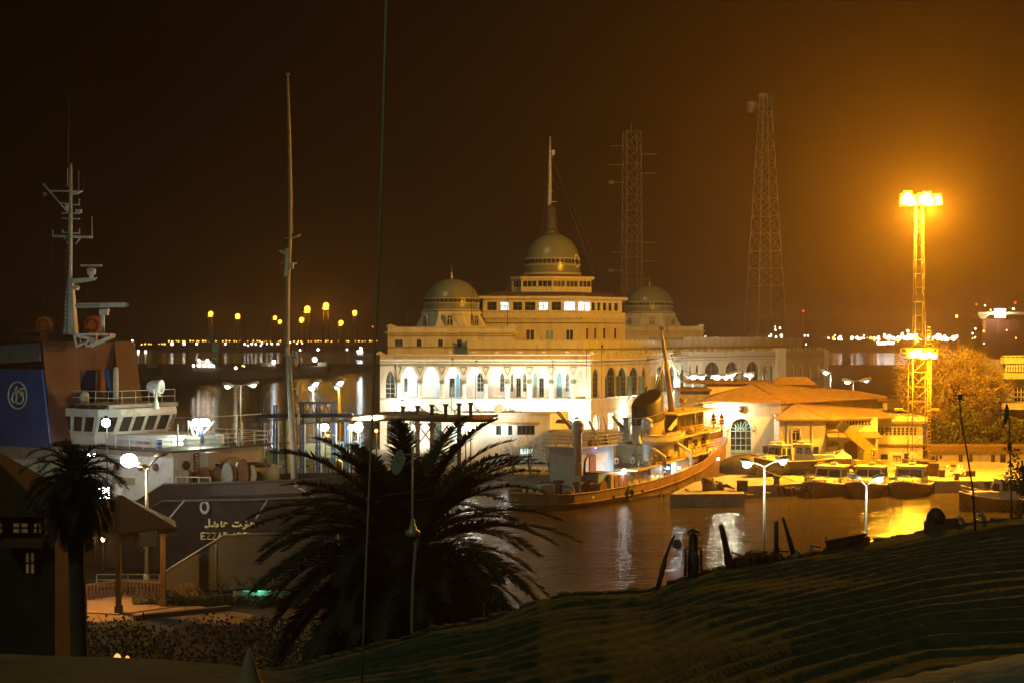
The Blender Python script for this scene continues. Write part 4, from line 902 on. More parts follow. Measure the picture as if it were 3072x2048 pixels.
q = MB(); q.hexa([P(216,852,Ym)-V((0,.25,0)), P(281,842,Ym)-V((0,.15,0)), P(281,842,Ym)+V((0,.15,0)), P(216,852,Ym)+V((0,.25,0))], [P(216,836,Ym)-V((0,.25,0)), P(292,833,Ym)-V((0,.15,0)), P(292,833,Ym)+V((0,.15,0)), P(216,836,Ym)+V((0,.25,0))]); q.build('radar_arm', m_whitesteel, ship)
q = MB(); q.lathe([(.2, -.55), (.2, -.3), (.38, -.2), (.4, .2), (.15, .32)], P(274, 815, Ym), 12); ra = q.build('radar_motor', m_whitesteel, ship)
q = MB(); q.cbox(P(274, 797, Ym), (1.75, .3, .16), .05); q.build('radar_scanner', m_whitesteel, ra)
q = MB(); q.tube(P(308, 1000, Ym), P(308, 935, Ym), .19, n=10); q.cbox(P(312, 937, Ym), (.7, .5, .5)); q.tube(P(318, 932, Ym), P(328, 930, Ym), .14, n=8); ra2 = q.build('radar_pedestal', m_whitesteel, ship)
q = MB(); a = P(226, 917, Ym-.6); b = P(379, 915, Ym-.6); q.hexa([a+V((0,-.12,-.19)), b+V((0,-.12,-.19)), b+V((0,.2,-.19)), a+V((0,.2,-.19))], [a+V((0,-.08,.2)), b+V((0,-.08,.2)), b+V((0,.16,.2)), a+V((0,.16,.2))]); rs = q.build('radar_scanner', m_whitesteel, ra2)
q = MB(); q.hexa([b+V((.003,-.12,-.19)), b+V((.003,.2,-.19)), b+V((.003,.2,.2)), b+V((.003,-.12,.2))], [b+V((.2,-.02,-.04)), b+V((.2,.1,-.04)), b+V((.2,.1,.04)), b+V((.2,-.02,.04))]); q.build('scanner_tip', m_orange, ra2)
tx = textobj('KELVIN HUGHES', .26, m_navy, P(265.5, 917, Ym-.74), frame_rot((1, 0, 0), (0, -1, 0)), ship, 'radar_lettering', .005)
q = MB()
for d in (-1.1, .3):
    for (a, b), (c_, e_) in (((234,1003),(340,1003)),((340,1003),(340,1010)),((340,1010),(270,1040)),((270,1040),(268,1024)),((240,1040),(234,1003)),((240,1040),(285,1018)),((285,1018),(240,1008))): q.bar(P(a, b, Ym)+V((0, d, 0)), P(c_, e_, Ym)+V((0, d, 0)), .16)
q.box(P(234, 1006, Ym)+V((0, -1.1, 0)), P(313, 1002, Ym)+V((0, .3, 0))); q.build('radar_platform', m_whitesteel, ship)
q = MB(); q.cbox(P(326, 1006, Ym)+V((0, -.4, 0)), (.75, 1.5, .3)); q.build('platform_tip', m_orange, ship)
# bright lamps on the ship's side and deck
for sx, sy, r, m, pw, col, lb in ((318,1266,.34,e_cool,300,(.85,.95,1),'a'),(306,1478,.5,e_white,500,(.95,.95,1),'b'),(268,1364,.12,e_cool,30,COOL,'c'),(283,1364,.14,e_cool,30,COOL,'c')):
    Yl = 116. if sy < 1400 else 110.
    p = P(sx, sy, Yl); t = thing('deck_lamp', {'a': 'white lamp glaring in front of the ship bridge windows', 'b': 'square white floodlight over the dark thatched roof', 'c': 'small bluish lamp beside the feathery palm crown, one of a close pair'}[lb], 'lamp', p, 0, 'paired small bluish lamps by the palm' if lb == 'c' else None)
    q = MB()
    if lb == 'b':
        q.cbox(p, (r*2.0, .1, r*1.6)); q.build('lamp_glass', m, t); q = MB(); q.cbox(p+V((0, .25, 0)), (r*2.3, .36, r*1.9)); q.tube(p+V((0, .2, -.5)), V((p.x, p.y+.2, 1.5)), .07, n=6); q.build('lamp_body', m_darksteel, t)
    else:
        q.ball(p, r, 10); q.build('lamp_glass', m, t); q = MB(); q.lathe([(r*.6, r*.75), (r*.4, r*1.5)], p, 8); q.tube(p+V((0, .3, r)), p+V((0, .3, -r*3-sy*0)), .03, n=4)
        q.tube(p+V((0, .3, 0)), V((p.x, p.y+.3, 1.5)), .05, n=5); q.build('lamp_post', m_darksteel, t)
    light(p+V((0, .7 if lb == 'a' else -.4, .1)), pw, col, r, t)
# ---------------------------------------------------------------- harbour tug at the quay
T0 = V((1.6, 163., 0)); tf = V((.574, .819, 0)); tl = V((-.819, .574, 0))
tug = thing('harbour_tug', 'rust brown ocean tug with black topped funnel, white ventilators and hanging lifeboat', 'tug', (14, 181, 0))
TM = Matrix(((tf.x, tl.x, 0, T0.x), (tf.y, tl.y, 0, T0.y), (0, 0, 1, 0), (0, 0, 0, 1)))
def TB(): m = MB(); m.M = TM; return m
def T_(x, y, z): return TM @ V((x, y, z))
def t_on(sx, sy, y=None, x=None):
    return on_plane(sx, sy, T_(0, y, 0), tf) if y is not None else on_plane(sx, sy, T_(x, 0, 0), tl)
st2 = [(0,2.2,1.2,1.75),(1,3.2,2.4,1.7),(3,4.1,3.4,1.65),(7,4.5,4.2,1.65),(14,4.6,4.4,1.75),(20,4.6,4.5,2.0),(26,4.5,4.2,2.5),(32,4.2,3.4,3.3),(37,3.5,2.2,4.3),(41,2.5,1.1,5.2),(44,1.4,.4,5.9),(46,.25,.03,6.3)]
rows = []
for x, bd, bw, zd in st2:
    rows.append([(x,-bd,zd),(x,-bd*1.0,zd-.75),(x,-(bd*.8+bw*.2),zd-1.2),(x,-bw,.2),(x,-bw*.85,-1),(x,bw*.85,-1),(x,bw,.2),(x,bd*.8+bw*.2,zd-1.2),(x,bd,zd-.75),(x,bd,zd)])
q = TB(); q.loft(rows); q.face([0,1,2,3,4,5,6,7,8,9]); thull = q.build('hull', m_tughull, tug)
q = TB()
for a, b in zip(rows, rows[1:]):
    za, zb = a[0][2]-.75, b[0][2]-.75; q.quad([(a[0][0], a[0][1]+.05, za), (b[0][0], b[0][1]+.05, zb), (b[0][0], -b[0][1]-.05, zb), (a[0][0], -a[0][1]-.05, za)])
q.build('deck', m_rust, tug)
for sg in (-1, 1):                                              # inner face of the bulwark with its stays
    q = TB()
    for a, b in zip(rows[:9], rows[1:10]):
        q.quad([(a[0][0], sg*(abs(a[0][1])-.12), a[0][2]-.74), (b[0][0], sg*(abs(b[0][1])-.12), b[0][2]-.74), (b[0][0], sg*(abs(b[0][1])-.12), b[0][2]), (a[0][0], sg*(abs(a[0][1])-.12), a[0][2])])
    for i in range(26):
        x = .8+i*1.1
        for (a, b) in zip(st2, st2[1:]):
            if a[0] <= x <= b[0]:
                k = (x-a[0])/(b[0]-a[0]); w_ = a[1]+(b[1]-a[1])*k; z_ = a[3]+(b[3]-a[3])*k
                q.ext([(x, sg*(w_-.13), z_-.05), (x, sg*(w_-.13), z_-.72), (x, sg*(w_-.5), z_-.72)], (.07, 0, 0))
    q.build('bulwark', m_tughull, thull)
q = TB(); q.path([(r[0][0], r[0][1], r[0][2]+.03) for r in rows], .1, 5); q.path([(r[9][0], r[9][1], r[9][2]+.03) for r in rows], .1, 5); q.path([rows[0][0], rows[0][9]], .1, 5); q.build('bulwark_rail', m_tughull, thull)
q = TB(); q.path([(r[2][0], r[2][1]-.06, r[2][2]+.2) for r in rows], .14, 5); q.path([rows[0][2], rows[0][7]], .14, 5); q.build('rubbing_strake', m_rust, thull)
# tyre fenders and ropes
for sx, sy, r in ((1890,1482,.62),(1987,1494,.55),(2035,1475,.4),(2088,1455,.45)):
    p = t_on(sx, sy, -4.72); q = MB(); q.torus(p, r, .17, tl, 16, 6); fo = q.build('tyre_fender', m_rubber, tug); q = MB(); q.path([p+V((0, 0, r)), t_on(sx-12, sy-38, -4.6)], .03, 4); q.path([p+V((0, 0, r)), t_on(sx-6, sy-42, -4.6)], .03, 4); q.build('fender_rope', m_darksteel, fo)
for sx, sy in ((1777,1492),(1840,1489),(1926,1472),(2081,1448)):
    p = t_on(sx, sy, -4.66); q = MB(); q.lathe([(.2, 0), (.2, .1), (.13, .1)], p, 10, R=frame_rot(tf, -tl)); q.build('freeing_port', m_trim if sx < 1800 else m_dark, tug)
strip = MB()
# worn name on the stern
for i, (a, b) in enumerate(((1516,1522),(1524,1530),(1532,1537),(1541,1545),(1549,1553))):
    for yy in (1494, 1499): strip.bar(on_plane(a, yy, T_(-.06, 0, 0), tl), on_plane(b, yy, T_(-.06, 0, 0), tl), .07)
strip.build('worn_name', m_offwhite, thull)
# main deckhouse, lit side passage, boat deck
dk = lambda x: 1.0 if x < 20 else 1.0+(x-20)*.075
q = TB(); q.hexa([(19.5, -2.6, 1.0), (38, -2.2, 2.2), (38, 2.2, 2.2), (19.5, 2.6, 1.0)], [(19.5, -2.6, 3.2), (38, -2.2, 4.35), (38, 2.2, 4.35), (19.5, 2.6, 3.2)]); dh = q.build('deckhouse', m_tugbuff, tug)
q = TB(); zb0, zb1 = 3.2, 4.35; q.hexa([(17, -3.7, zb0-.1), (38.5, -3.2, zb1), (38.5, 3.2, zb1), (17, 3.7, zb0-.1)], [(17, -3.7, zb0+.12), (38.5, -3.2, zb1+.22), (38.5, 3.2, zb1+.22), (17, 3.7, zb0+.12)]); q.build('boat_deck', m_tugbuff, tug)
zbd = lambda x: 3.2+.12+(x-17)/21.5*1.22
q = TB(); rail(q, [(17.5, -3.6, zbd(17.5)), (38.2, -3.15, zbd(38.2)), (38.2, 3.1, zbd(38.2))], 1.0, 3, .035, 1.5); q.build('boat_deck_rail', m_tugbuff, tug)
for x0, x1, m in ((21.5,24.6,'w'),(25.1,27.2,'d'),(29.6,33.2,'w'),(34.4,35.3,'d')):
    q = TB(); zz = lambda x: 1.0+(x-19.5)/18.5*1.2; yy = lambda x: -2.62+(x-19.5)*.0216-.02
    q.poly([(x0, yy(x0), zz(x0)+.15), (x1, yy(x1), zz(x1)+.15), (x1, yy(x1), zz(x1)+2.0), (x0, yy(x0), zz(x0)+2.0)]); q.build('lit_panel' if m == 'w' else 'doorway', m_whitesteel if m == 'w' else m_dark, dh)
for sx, sy, yv, pw in ((2037,1402,-3.4,330),(2123,1386,-3.2,330),(2155,1375,-3.1,25)):
    p = t_on(sx, sy, yv); q = MB(); q.ball(p, .16, 8); q.build('deck_lamp', e_cool, tug); light(p+V((0, 0, -.12))+tl*.35, pw, COOL, .12, tug)
# lower house by the aft ventilator: bluish lit door face, row of small ports
q = TB(); q.box((12.5, -2.9, 1.0), (19.4, 2.6, 3.1)); lo_ = q.build('engine_casing', m_tugbuff, tug)
for sx in (1957, 1972, 1988):
    p = t_on(sx, 1427, -2.95); q = MB(); q.lathe([(.17, 0), (.17, .05), (.01, .06)], p, 10, R=frame_rot(tf, -tl)); q.build('porthole', e_winw, lo_)
for i in range(3):
    q = TB(); x = 13.2+i*1.0; q.box((x, -2.96, 1.1), (x+.75, -2.9, 2.9)); q.build('steel_door', m_rust, lo_)
p = t_on(1993, 1422, -3.0); q = MB(); q.torus(p, .34, .09, tl, 14, 5); q.build('lifebuoy', m_offwhite, tug)
q = TB(); q.box((10.6, -2.4, 1.0), (12.49, 1.5, 3.3)); q.build('aft_locker', m_bluedoor, tug)
q = TB(); q.hexa([(10.3, -2.6, 3.3), (12.6, -2.6, 3.3), (12.6, 1.6, 3.3), (10.3, 1.6, 3.3)], [(10.3, -2.6, 3.4), (12.6, -2.6, 3.4), (12.6, 1.6, 3.4), (10.3, 1.6, 3.4)]); q.build('locker_roof', m_rust, tug)
p = t_on(1872, 1411, -3.2); q = MB(); q.ball(p, .24, 10); dl = q.build('deck_lamp', e_white, tug); q = MB(); q.path([p+V((0, 0, -.1)), t_on(1890, 1416, -3.2), t_on(1918, 1440, -3.2), t_on(1924, 1462, -3.2)], .06, 5); q.build('lamp_arm', m_darksteel, dl)
light(p+tl*.4+V((.4, .2, .1)), 380, (.6, .88, 1), .2, tug)
# aft superstructure, gun platform
q = TB(); q.hexa([(9.5, -.8, 1.0), (16.5, -.8, 1.0), (16.5, 3.4, 1.0), (9.5, 3.4, 1.0)], [(9.5, -.8, 6.1), (16.5, -.8, 6.1), (16.5, 3.4, 6.1), (9.5, 3.4, 6.1)]); ah = q.build('aft_house', m_greysteel, tug)
q = TB(); q.box((8.6, -1.4, 6.1), (18.5, 3.8, 6.25)); q.build('monitor_platform', m_greysteel, tug)
q = TB(); rail(q, [(8.7, 3.7, 6.25), (8.7, -1.3, 6.25), (18.4, -1.3, 6.25)], 1.2, 3, .04, 1.4); q.build('platform_rail', m_tugbuff, tug)
q = TB(); q.box((11.2, -.86, 3.3), (12.6, -.81, 5.2)); q.build('house_door', m_rust, ah)
q = TB(); q.path([(10.2, -.84, 3.4), (10.3, -.84, 4.6), (10.9, -.84, 5.3), (12.2, -.84, 5.3)], .1, 6); q.build('hose_hook', m_darksteel, ah)
for sx, sy, ex, ey, r in ((1800,1330,1768,1262,.16),(1866,1280,1838,1248,.2),(1822,1300,1810,1247,.06)):
    p = t_on(sx, sy, .8); q = MB(); e_ = t_on(ex, ey, .8); q.path([p+V((0, 0, -1.0)), p], r*1.6, 8); q.path([p, e_], [r*1.3, r*.7], 8); q.build('water_cannon', m_greysteel, tug)
p = t_on(1877, 1290, .8); q = MB(); q.lathe([(.35, -1.2), (.35, -.3), (.5, -.2), (.3, .1), (.3, 1.3), (.42, 1.4), (.42, 1.55)], p, 10); q.build('platform_vent', m_greysteel, tug)
for i, (x, y, s) in enumerate(((10.2,.2,.6),(11.8,-.6,.5),(13.5,0,.7),(15,-.5,.55),(16.8,.4,.6))):
    q = TB(); q.cbox((x, y, 6.25+s/2), (s*1.2, s, s), .3*i); q.lathe([(s*.3, 6.25+s), (s*.35, 6.5+s), (.02, 6.7+s)], (x, y, 0), 8); q.build('platform_locker', m_rust if i % 2 else m_greysteel, tug)
p = t_on(1787, 1340, -1.0); q = MB(); q.ball(p, .14, 8); q.build('signal_lamp', e_blue, tug)
# two mushroom ventilators
for sx, yv in ((1734, -1.8), (1941, -3.1)):
    p = t_on(sx, 1400, yv); zt = H-(1258-1024)*p.y/F; hh = zt-p.z+ (0 if sx < 1800 else .3)
    q = MB(); q.lathe([(.44, -.9), (.44, hh-1.45), (.60, hh-1.35), (.74, hh-1.05), (.70, hh-.95), (.62, hh-.55), (.70, hh-.5), (.45, hh-.12), (.01, hh)], p, 18); vo = q.build('ventilator', m_whitesteel, tug)
    q = MB()
    for z_ in (hh-1.45, .3): q.lathe([(.46, z_), (.48, z_+.05), (.48, z_+.14), (.46, z_+.18)], p, 18)
    q.build('ventilator_band', m_tugbuff, vo)
# boat-deck house under the awning, bridge deck, awning
q = TB(); q.hexa([(22, -2.2, zbd(22)), (38, -2.0, zbd(38)), (38, 2.0, zbd(38)), (22, 2.2, zbd(22))], [(22, -2.2, 5.8), (38, -2.0, 6.75), (38, 2.0, 6.75), (22, 2.2, 5.8)]); uh = q.build('officers_house', m_tugbuff, tug)
for x0, x1 in ((28.5,29.6),(31,31.9),(33.4,34.3),(35.6,36.6)):
    q = TB(); q.box((x0, -2.2, 4.8), (x1, -2.07, 5.9)); q.build('house_window', m_dark, uh)
for k in range(3):
    q = TB(); q.box((38.02, -1.5+k*1.1, 5.4), (38.06, -.7+k*1.1, 6.3)); q.build('house_window', m_dark, uh)
q = TB(); q.hexa([(28, -3.1, 6.2), (40.2, -2.9, 6.95), (40.2, 2.9, 6.95), (28, 3.1, 6.2)], [(28, -3.1, 6.4), (40.2, -2.9, 7.15), (40.2, 2.9, 7.15), (28, 3.1, 6.4)]); q.build('bridge_deck', m_tugbuff, tug)
q = TB(); rail(q, [(28, -3.0, 6.4), (40.1, -2.85, 7.15), (40.1, 2.8, 7.15)], 1.0, 3, .035, 1.5); q.build('bridge_rail', m_tugbuff, tug)
q = TB(); q.hexa([(30, -1.9, 6.6), (36.5, -1.9, 7.0), (36.5, 1.9, 7.0), (30, 1.9, 6.6)], [(30, -1.9, 9.1), (36.5, -1.9, 9.3), (36.5, 1.9, 9.3), (30, 1.9, 9.1)]); wh = q.build('wheelhouse', m_wood, tug)
for k in range(4):
    q = TB(); q.box((30.5+k*1.5, -1.95, 7.7), (31.6+k*1.5, -1.91, 8.7)); q.build('wheelhouse_window', m_dark, wh)
q = TB(); q.hexa([(28, -2.9, 9.1), (39.5, -2.6, 9.5), (39.5, 2.6, 9.5), (28, 2.9, 9.1)], [(28, -2.7, 9.25), (39.5, -2.5, 9.6), (39.5, 2.5, 9.6), (28, 2.7, 9.25)])
for i in range(30): q.tube((28.2+i*.375, -2.85, 9.1+i*.0133), (28.2+i*.375, -2.85, 8.88+i*.0133), .035, n=3)
aw = q.build('awning', m_tugbuff, tug)
q = TB(); rail(q, [(28.4, -2.6, 9.3), (39.2, -2.4, 9.65), (39.2, 2.4, 9.65)], .9, 2, .03, 1.6); q.build('awning_rail', m_tugbuff, tug)
for x in (28.4, 33, 39): 
    q = TB(); q.tube((x, -2.6, zbd(x) if x < 26 else 6.4+(x-26)*.065), (x, -2.6, 9.2+(x-28)*.033), .06, n=5); q.build('awning_post', m_tugbuff, tug)
for i, (sx, sy) in enumerate(((2073,1290),(2120,1290))):
    p = t_on(sx, sy+14, -2.4); q = MB(); q.lathe([(.32, -.6), (.32, .4), (.42, .5), (.3, .8), (.05, .95)], p, 10); q.build('binnacle', m_tugbuff, tug)
for sx, sy in ((2141,1262),(2165,1262)):
    p = t_on(sx, sy, -1.8); q = MB(); q.cbox(p, (.55, .55, .75)); q.lathe([(.05, 0), (.35, .1), (.05, .75)], p+V((0, 0, .38)), 8); q.tube(p, p+V((0, 0, -1.4)), .12, n=6); q.build('signal_lantern', m_wood, tug)
p = t_on(2128, 1357, -3.3); q = MB(); q.torus(p, .36, .09, tl, 14, 5); q.build('lifebuoy', m_offwhite, tug)
# funnel, raked top with black cowl
fp = T_(19.6, .4, 0); q = TB(); k = 24; r0 = []
def fring(z, tilt=0., g=1., ox=0.): return [(25.+ox+2.7*g*math.cos(2*PI*i/k), -.6+1.7*g*math.sin(2*PI*i/k), z+tilt*math.cos(2*PI*i/k)) for i in range(k)]
q.loft([fring(3.3), fring(8.5, .45, .97, -.2)], True, True); fu = q.build('funnel', m_tugbuff, tug)
q = TB(); rw = [fring(8.5, .45, 1.0, -.2), fring(10.9, .8, .96, -.35), fring(11.35, 1.0, .85, -.4), fring(11.2, 1.0, .7, -.4)]; q.loft(rw, True, True); b = len(q.v)-k; q.face([b+i for i in range(k)]); q.build('funnel_top', m_tugblack, fu)
q = TB(); 
for z_, t_ in ((8.45, .45), (9.5, .6)): q.path(fring(z_+.02, t_, 1.045, -.27), .05, 4, closed=True)
for i in range(0, 24, 4): q.tube(fring(8.47, .45, 1.045, -.27)[i], fring(9.52, .6, 1.045, -.27)[i], .04, n=4)
q.build('funnel_rail', m_tugbuff, fu)
p = t_on(1993, 1230, -.9); q = MB(); q.torus(p, .42, .07, tl, 14, 5); q.build('funnel_badge', m_yellow, fu)
q = TB(); q.path([(24, -.7, 11.4), (24, -.8, 12.4), (24.2, -.8, 12.6)], .12, 6); q.build('exhaust_pipe', m_darksteel, fu)
q = TB(); q.path([(21.9, -1.5, 3.6), (22., -1.6, 7.6)], .3, 8); q.build('steam_pipe', m_tugbuff, fu)
# raking mast with yard, derrick and shrouds
mp = [t_on(2016, 1240, 0), t_on(2002, 1120, 0), t_on(1993, 1050, 0), t_on(1984, 988, 0)]; q = MB(); q.path(mp, [.42, .3, .22, .1], 10); q.cbox(mp[3]+V((0, 0, .1)), (.5, .5, .35)); tm = q.build('mast', m_tugbuff, tug)
q = MB(); a, b = t_on(1940, 1078, 0), t_on(2020, 1073, 0); q.tube(a, b, .07, n=5); q.tube(t_on(1944,1069,0), t_on(1944,1082,0), .06, n=4); q.tube(t_on(2014,1064,0), t_on(2018,1080,0), .06, n=4); q.build('mast_yard', m_darksteel, tm)
q = MB(); q.tube(t_on(2016, 1240, 0), t_on(2005, 1090, 0), .1, n=6); q.tube(t_on(2024, 1238, 0), t_on(1995, 1095, 0), .12, n=6); q.tube(t_on(1960, 1185, 0), t_on(1991, 1082, 0), .12, n=6); q.build('derrick', m_tugbuff, tm)
q = MB()
for a, b in (((1985,992),(1815,1332)),((1985,1000),(2150,1250)),((1985,990),(2055,1238)),((1990,1060),(1790,1320))): q.path([t_on(*a, y=0), t_on(*b, y=-1.2)], .02, 3)
q.build('rigging', m_darksteel, tm)
q = MB(); q.tube(t_on(2047, 1232, -.6), t_on(2040, 1180, -.6), .09, n=6); q.tube(t_on(2047, 1215, -.6), t_on(2060, 1195, -.6), .07, n=5); q.cbox(t_on(2043, 1200, -.6), (.5, .4, .6)); q.cbox(t_on(2050, 1208, -.6), (.7, .5, .3)); q.build('signal_post', m_yellow, tug)
# lifeboat slung in its davits
lb = thing('lifeboat', 'white wooden lifeboat hanging at the tug side between curved davits', 'lifeboat', t_on(1990, 1318, -3.2))
A_ = t_on(1922, 1312, -3.4); B_ = t_on(2050, 1300, -3.4); u = (B_-A_); Lb = u.length; u.normalize(); sd = V((u.y, -u.x, 0)).normalized(); rws = []
for i in range(13):
    t = i/12; w_ = 1.05*math.sin(PI*min(max(t, .02), .98))**.55; sheer = .35*(2*t-1)**2; kz = -1.15+.45*(2*t-1)**4
    c = A_+u*Lb*t; row = []
    for j in range(9):
        a = PI*j/8; row.append(c+sd*w_*math.cos(a)+V((0, 0, (sheer if j in (0, 8) else sheer*(1-math.sin(a))+kz*math.sin(a)**.8))))
    rws.append(row)
q = MB(); q.loft(rws, True); q.build('boat_hull', m_offwhite, lb)
q = MB(); q.path([r[0]+V((0, 0, .03)) for r in rws], .07, 5); q.path([r[8]+V((0, 0, .03)) for r in rws], .07, 5)
for i in range(1, 12):
    p = rws[i][1]; q.path([p+V((0, 0, -.02))+sd*.05, p+V((0, 0, -.2))+sd*.08, rws[min(12, i+1)][1]+sd*.05], .03, 4)
q.build('gunwale', m_tugbuff, lb)
q = MB()
for i in (3, 6, 9): q.bar(rws[i][0]+V((0, 0, -.12)), rws[i][8]+V((0, 0, -.12)), .3, .05)
q.build('thwart', m_wood, lb)
q = MB(); q.poly([t_on(2002,1288,-3.0), t_on(2030,1252,-3.0), t_on(2031,1270,-3.0), t_on(2014,1290,-3.0)]); q.build('boat_cover', m_offwhite, lb)
for pts in (((1955,1342),(1975,1355),(1994,1370),(1996,1402)),((2020,1322),(2050,1340),(2071,1354),(2074,1393))):
    q = MB(); q.path([t_on(a, b, -3.75) for a, b in pts], [.16, .2, .2, .16], 8); q.build('davit', m_offwhite, tug)
for a, b in (((1942,1290),(1930,1302)),((2040,1270),(2045,1296))):
    q = MB(); q.path([t_on(*a, y=-3.4), t_on(*b, y=-3.4)], .03, 4); q.build('boat_fall', m_darksteel, tug)
rnd = random.Random(44)
for i in range(22):
    x = 18+rnd.random()*18; y = rnd.choice((-3.0, -2.7, -1.2, 0.4)); zz_ = zbd(x)+.02; q = TB(); k = i % 4
    if k == 0: q.cbox((x, y, zz_+.3), (.7, .5, .6), rnd.random())
    elif k == 1: q.lathe([(.2, zz_), (.22, zz_+.7), (.34, zz_+.8), (.3, zz_+1.0), (.02, zz_+1.08)], (x, y, 0), 8)
    elif k == 2: q.path([(x, y, zz_), (x, y, zz_+1.1), (x+.2, y, zz_+1.3), (x+.4, y, zz_+1.2)], .09, 6)
    else: q.torus((x, y-.2, zz_+.6), .32, .08, (.2, 1, 0), 12, 5)
    q.build(('deck_box', 'mushroom_vent', 'gooseneck_pipe', 'lifebuoy')[k], (m_rust, m_tugbuff, m_greysteel, m_offwhite)[k], tug)
for i in range(9):
    q = TB(); x = 1.5+i*.9; q.cbox((x, -2.4+.7*(i % 4), 1.05+.1*(i % 3)), (.5+.2*(i % 2), .4, .3+.2*(i % 3)), i*.7); q.build('deck_gear', m_rust if i % 2 else m_darksteel, tug)
# stern gear: towing bitts, hawser drum, arched beams, small dinghy
for x, y in ((8.3,-1.2),(8.3,1.4)):
    q = TB(); q.box((x-.3, y-.3, .9), (x+.3, y+.3, 2.5)); q.box((x-.45, y-.45, 2.2), (x+.45, y+.45, 2.5)); q.build('towing_bitt', m_darksteel, tug)
q = TB(); q.path([(4.5, -3.4, .95), (4.4, -3.0, 2.2), (4.3, 0, 2.7), (4.4, 3.0, 2.2), (4.5, 3.4, .95)], .1, 6); q.build('towing_beam', m_darksteel, tug)
q = TB(); Rw = tl.to_track_quat('Z', 'Y').to_matrix(); q.M = None; q.lathe([(.8, -1), (.8, -.85), (.5, -.8), (.5, .8), (.8, .85), (.8, 1)], T_(9.8, -2.6, 1.8), 16, R=Rw); q.build('towing_winch', m_rust, tug)
q = TB(); q.lathe([(.5, .95), (.62, 1.4), (.4, 2.2), (.02, 2.5)], (7.6, 3.2, 0), 10); q.build('covered_capstan', m_darksteel, tug)
q = TB(); q.lathe([(.16, .95), (.1, 1.6), (.16, 1.9)], (2.6, 2.2, 0), 8); q.build('bollard', m_tugbuff, tug)
q = TB(); q.hexa([(5.4, 1.8, .95), (8.0, 1.8, .95), (8.0, 3.6, .95), (5.4, 3.6, .95)], [(5.5, 1.9, 2.1), (7.9, 1.9, 2.1), (7.9, 3.5, 2.1), (5.5, 3.5, 2.1)]); q.build('stern_cabin', m_offwhite, tug)
for i in range(5):
    q = TB(); q.torus((6.5+i*.5, -2.0+.4*i, 1.15), .45, .12, (0, .2, 1), 12, 5); q.build('coiled_hawser', m_palewood, tug) if i < 3 else None
# ---------------------------------------------------------------- floodlight tower and its lamps
TX, TY = XA(2757, 193), 193.
ftw = thing('floodlight_tower', 'tall yellow lattice tower with blazing sodium floodlights on its top and on a lower platform', 'floodlight tower', (TX, TY, 1.4))
q = MB(); q.box((TX-1.7, TY-1.7, 1.3), (TX+1.7, TY+1.7, 3.1)); q.build('plinth', m_concrete, ftw)
zp, ztop = ZA(1072, TY), ZA(604, TY)
q = MB(); lattice(q, (TX, TY, 3.1), 2.3, 2.1, zp-3.1, 7, .055, .028, 0, False); q.build('lower_lattice', m_tower, ftw)
q = MB(); lattice(q, (TX, TY, zp), 1.4, .8, ztop-zp-.4, 11, .024, .013, 0, False); q.build('upper_lattice', m_darksteel, ftw)
q = MB(); q.box((TX-1.9, TY-1.5, zp), (TX+1.9, TY+1.5, zp+.12)); rail(q, [(TX-1.9, TY-1.5, zp+.12), (TX+1.9, TY-1.5, zp+.12), (TX+1.9, TY+1.5, zp+.12), (TX-1.9, TY+1.5, zp+.12)], 1., 2, .04, 1.2); q.build('lower_platform', m_yellow, ftw)
q = MB(); q.box((TX-2.2, TY-.9, ztop-.5), (TX+2.2, TY+.9, ztop-.4)); q.build('upper_platform', m_yellow, ftw)
q = MB(); 
for i in range(40): q.tube((TX+.75+.0, TY-1.25, 3.4+i*.42), (TX+1.15, TY-1.25, 3.4+i*.42), .025, n=3)
q.tube((TX+.75, TY-1.25, 3.2), (TX+.75, TY-1.25, zp), .035, n=4); q.tube((TX+1.15, TY-1.25, 3.2), (TX+1.15, TY-1.25, zp), .035, n=4); q.build('tower_ladder', m_yellow, ftw)
def flood(px, py, r, parent, dy=-.9):
    p = P(px, py, TY)+V((0, dy, 0)); q = MB(); q.cbox(p+V((0, .3, .05)), (r*2.3, .5, r*2.2)); h = q.build('floodlight', m_darksteel, parent)
    q = MB(); q.lathe([(.01, -.1), (r*.7, -.06), (r, .12)], p, 14, R=V((0, 1, -.15)).normalized().to_track_quat('Z', 'Y').to_matrix()); q.build('floodlight_glass', e_sod, h); return p
for px, py, r in ((2712,600,.62),(2728,604,.62),(2764,598,.62),(2782,604,.62),(2776,590,.5),(2718,588,.5),(2808,596,.45),(2812,606,.4)): flood(px, py, r, ftw)
for px, py, r in ((2728,1062,.45),(2744,1058,.45),(2762,1066,.45),(2776,1062,.45),(2792,1066,.4)): flood(px, py, r, ftw, -1.7)
P_TOP, P_LOW = 210000, 34000
light((TX-1.2, TY-1.5, ztop-1.4), P_TOP*.5, SOD, .6, ftw); light((TX+1.4, TY-1.5, ztop-1.4), P_TOP*.5, SOD, .6, ftw)
light((TX, TY-2.0, ztop-1.0), 210000, SOD, .6, ftw, 86, (42, 180, 0), .6); light((TX-.5, TY-2.6, zp+.6), P_LOW, SOD, .5, ftw)
for sx, e_ in ((2722, -1), (2778, 1)):
    a = P(sx, 1233, TY-1.2); q = MB(); q.tube(a, a+V((-1.0*1 if e_ < 0 else 1.0, 0, .25)), .05, n=5); q.cbox(a+V((e_*1.1, 0, .27)), (1.0, .4, .25)); q.build('unlit_lamp', m_yellow, ftw)
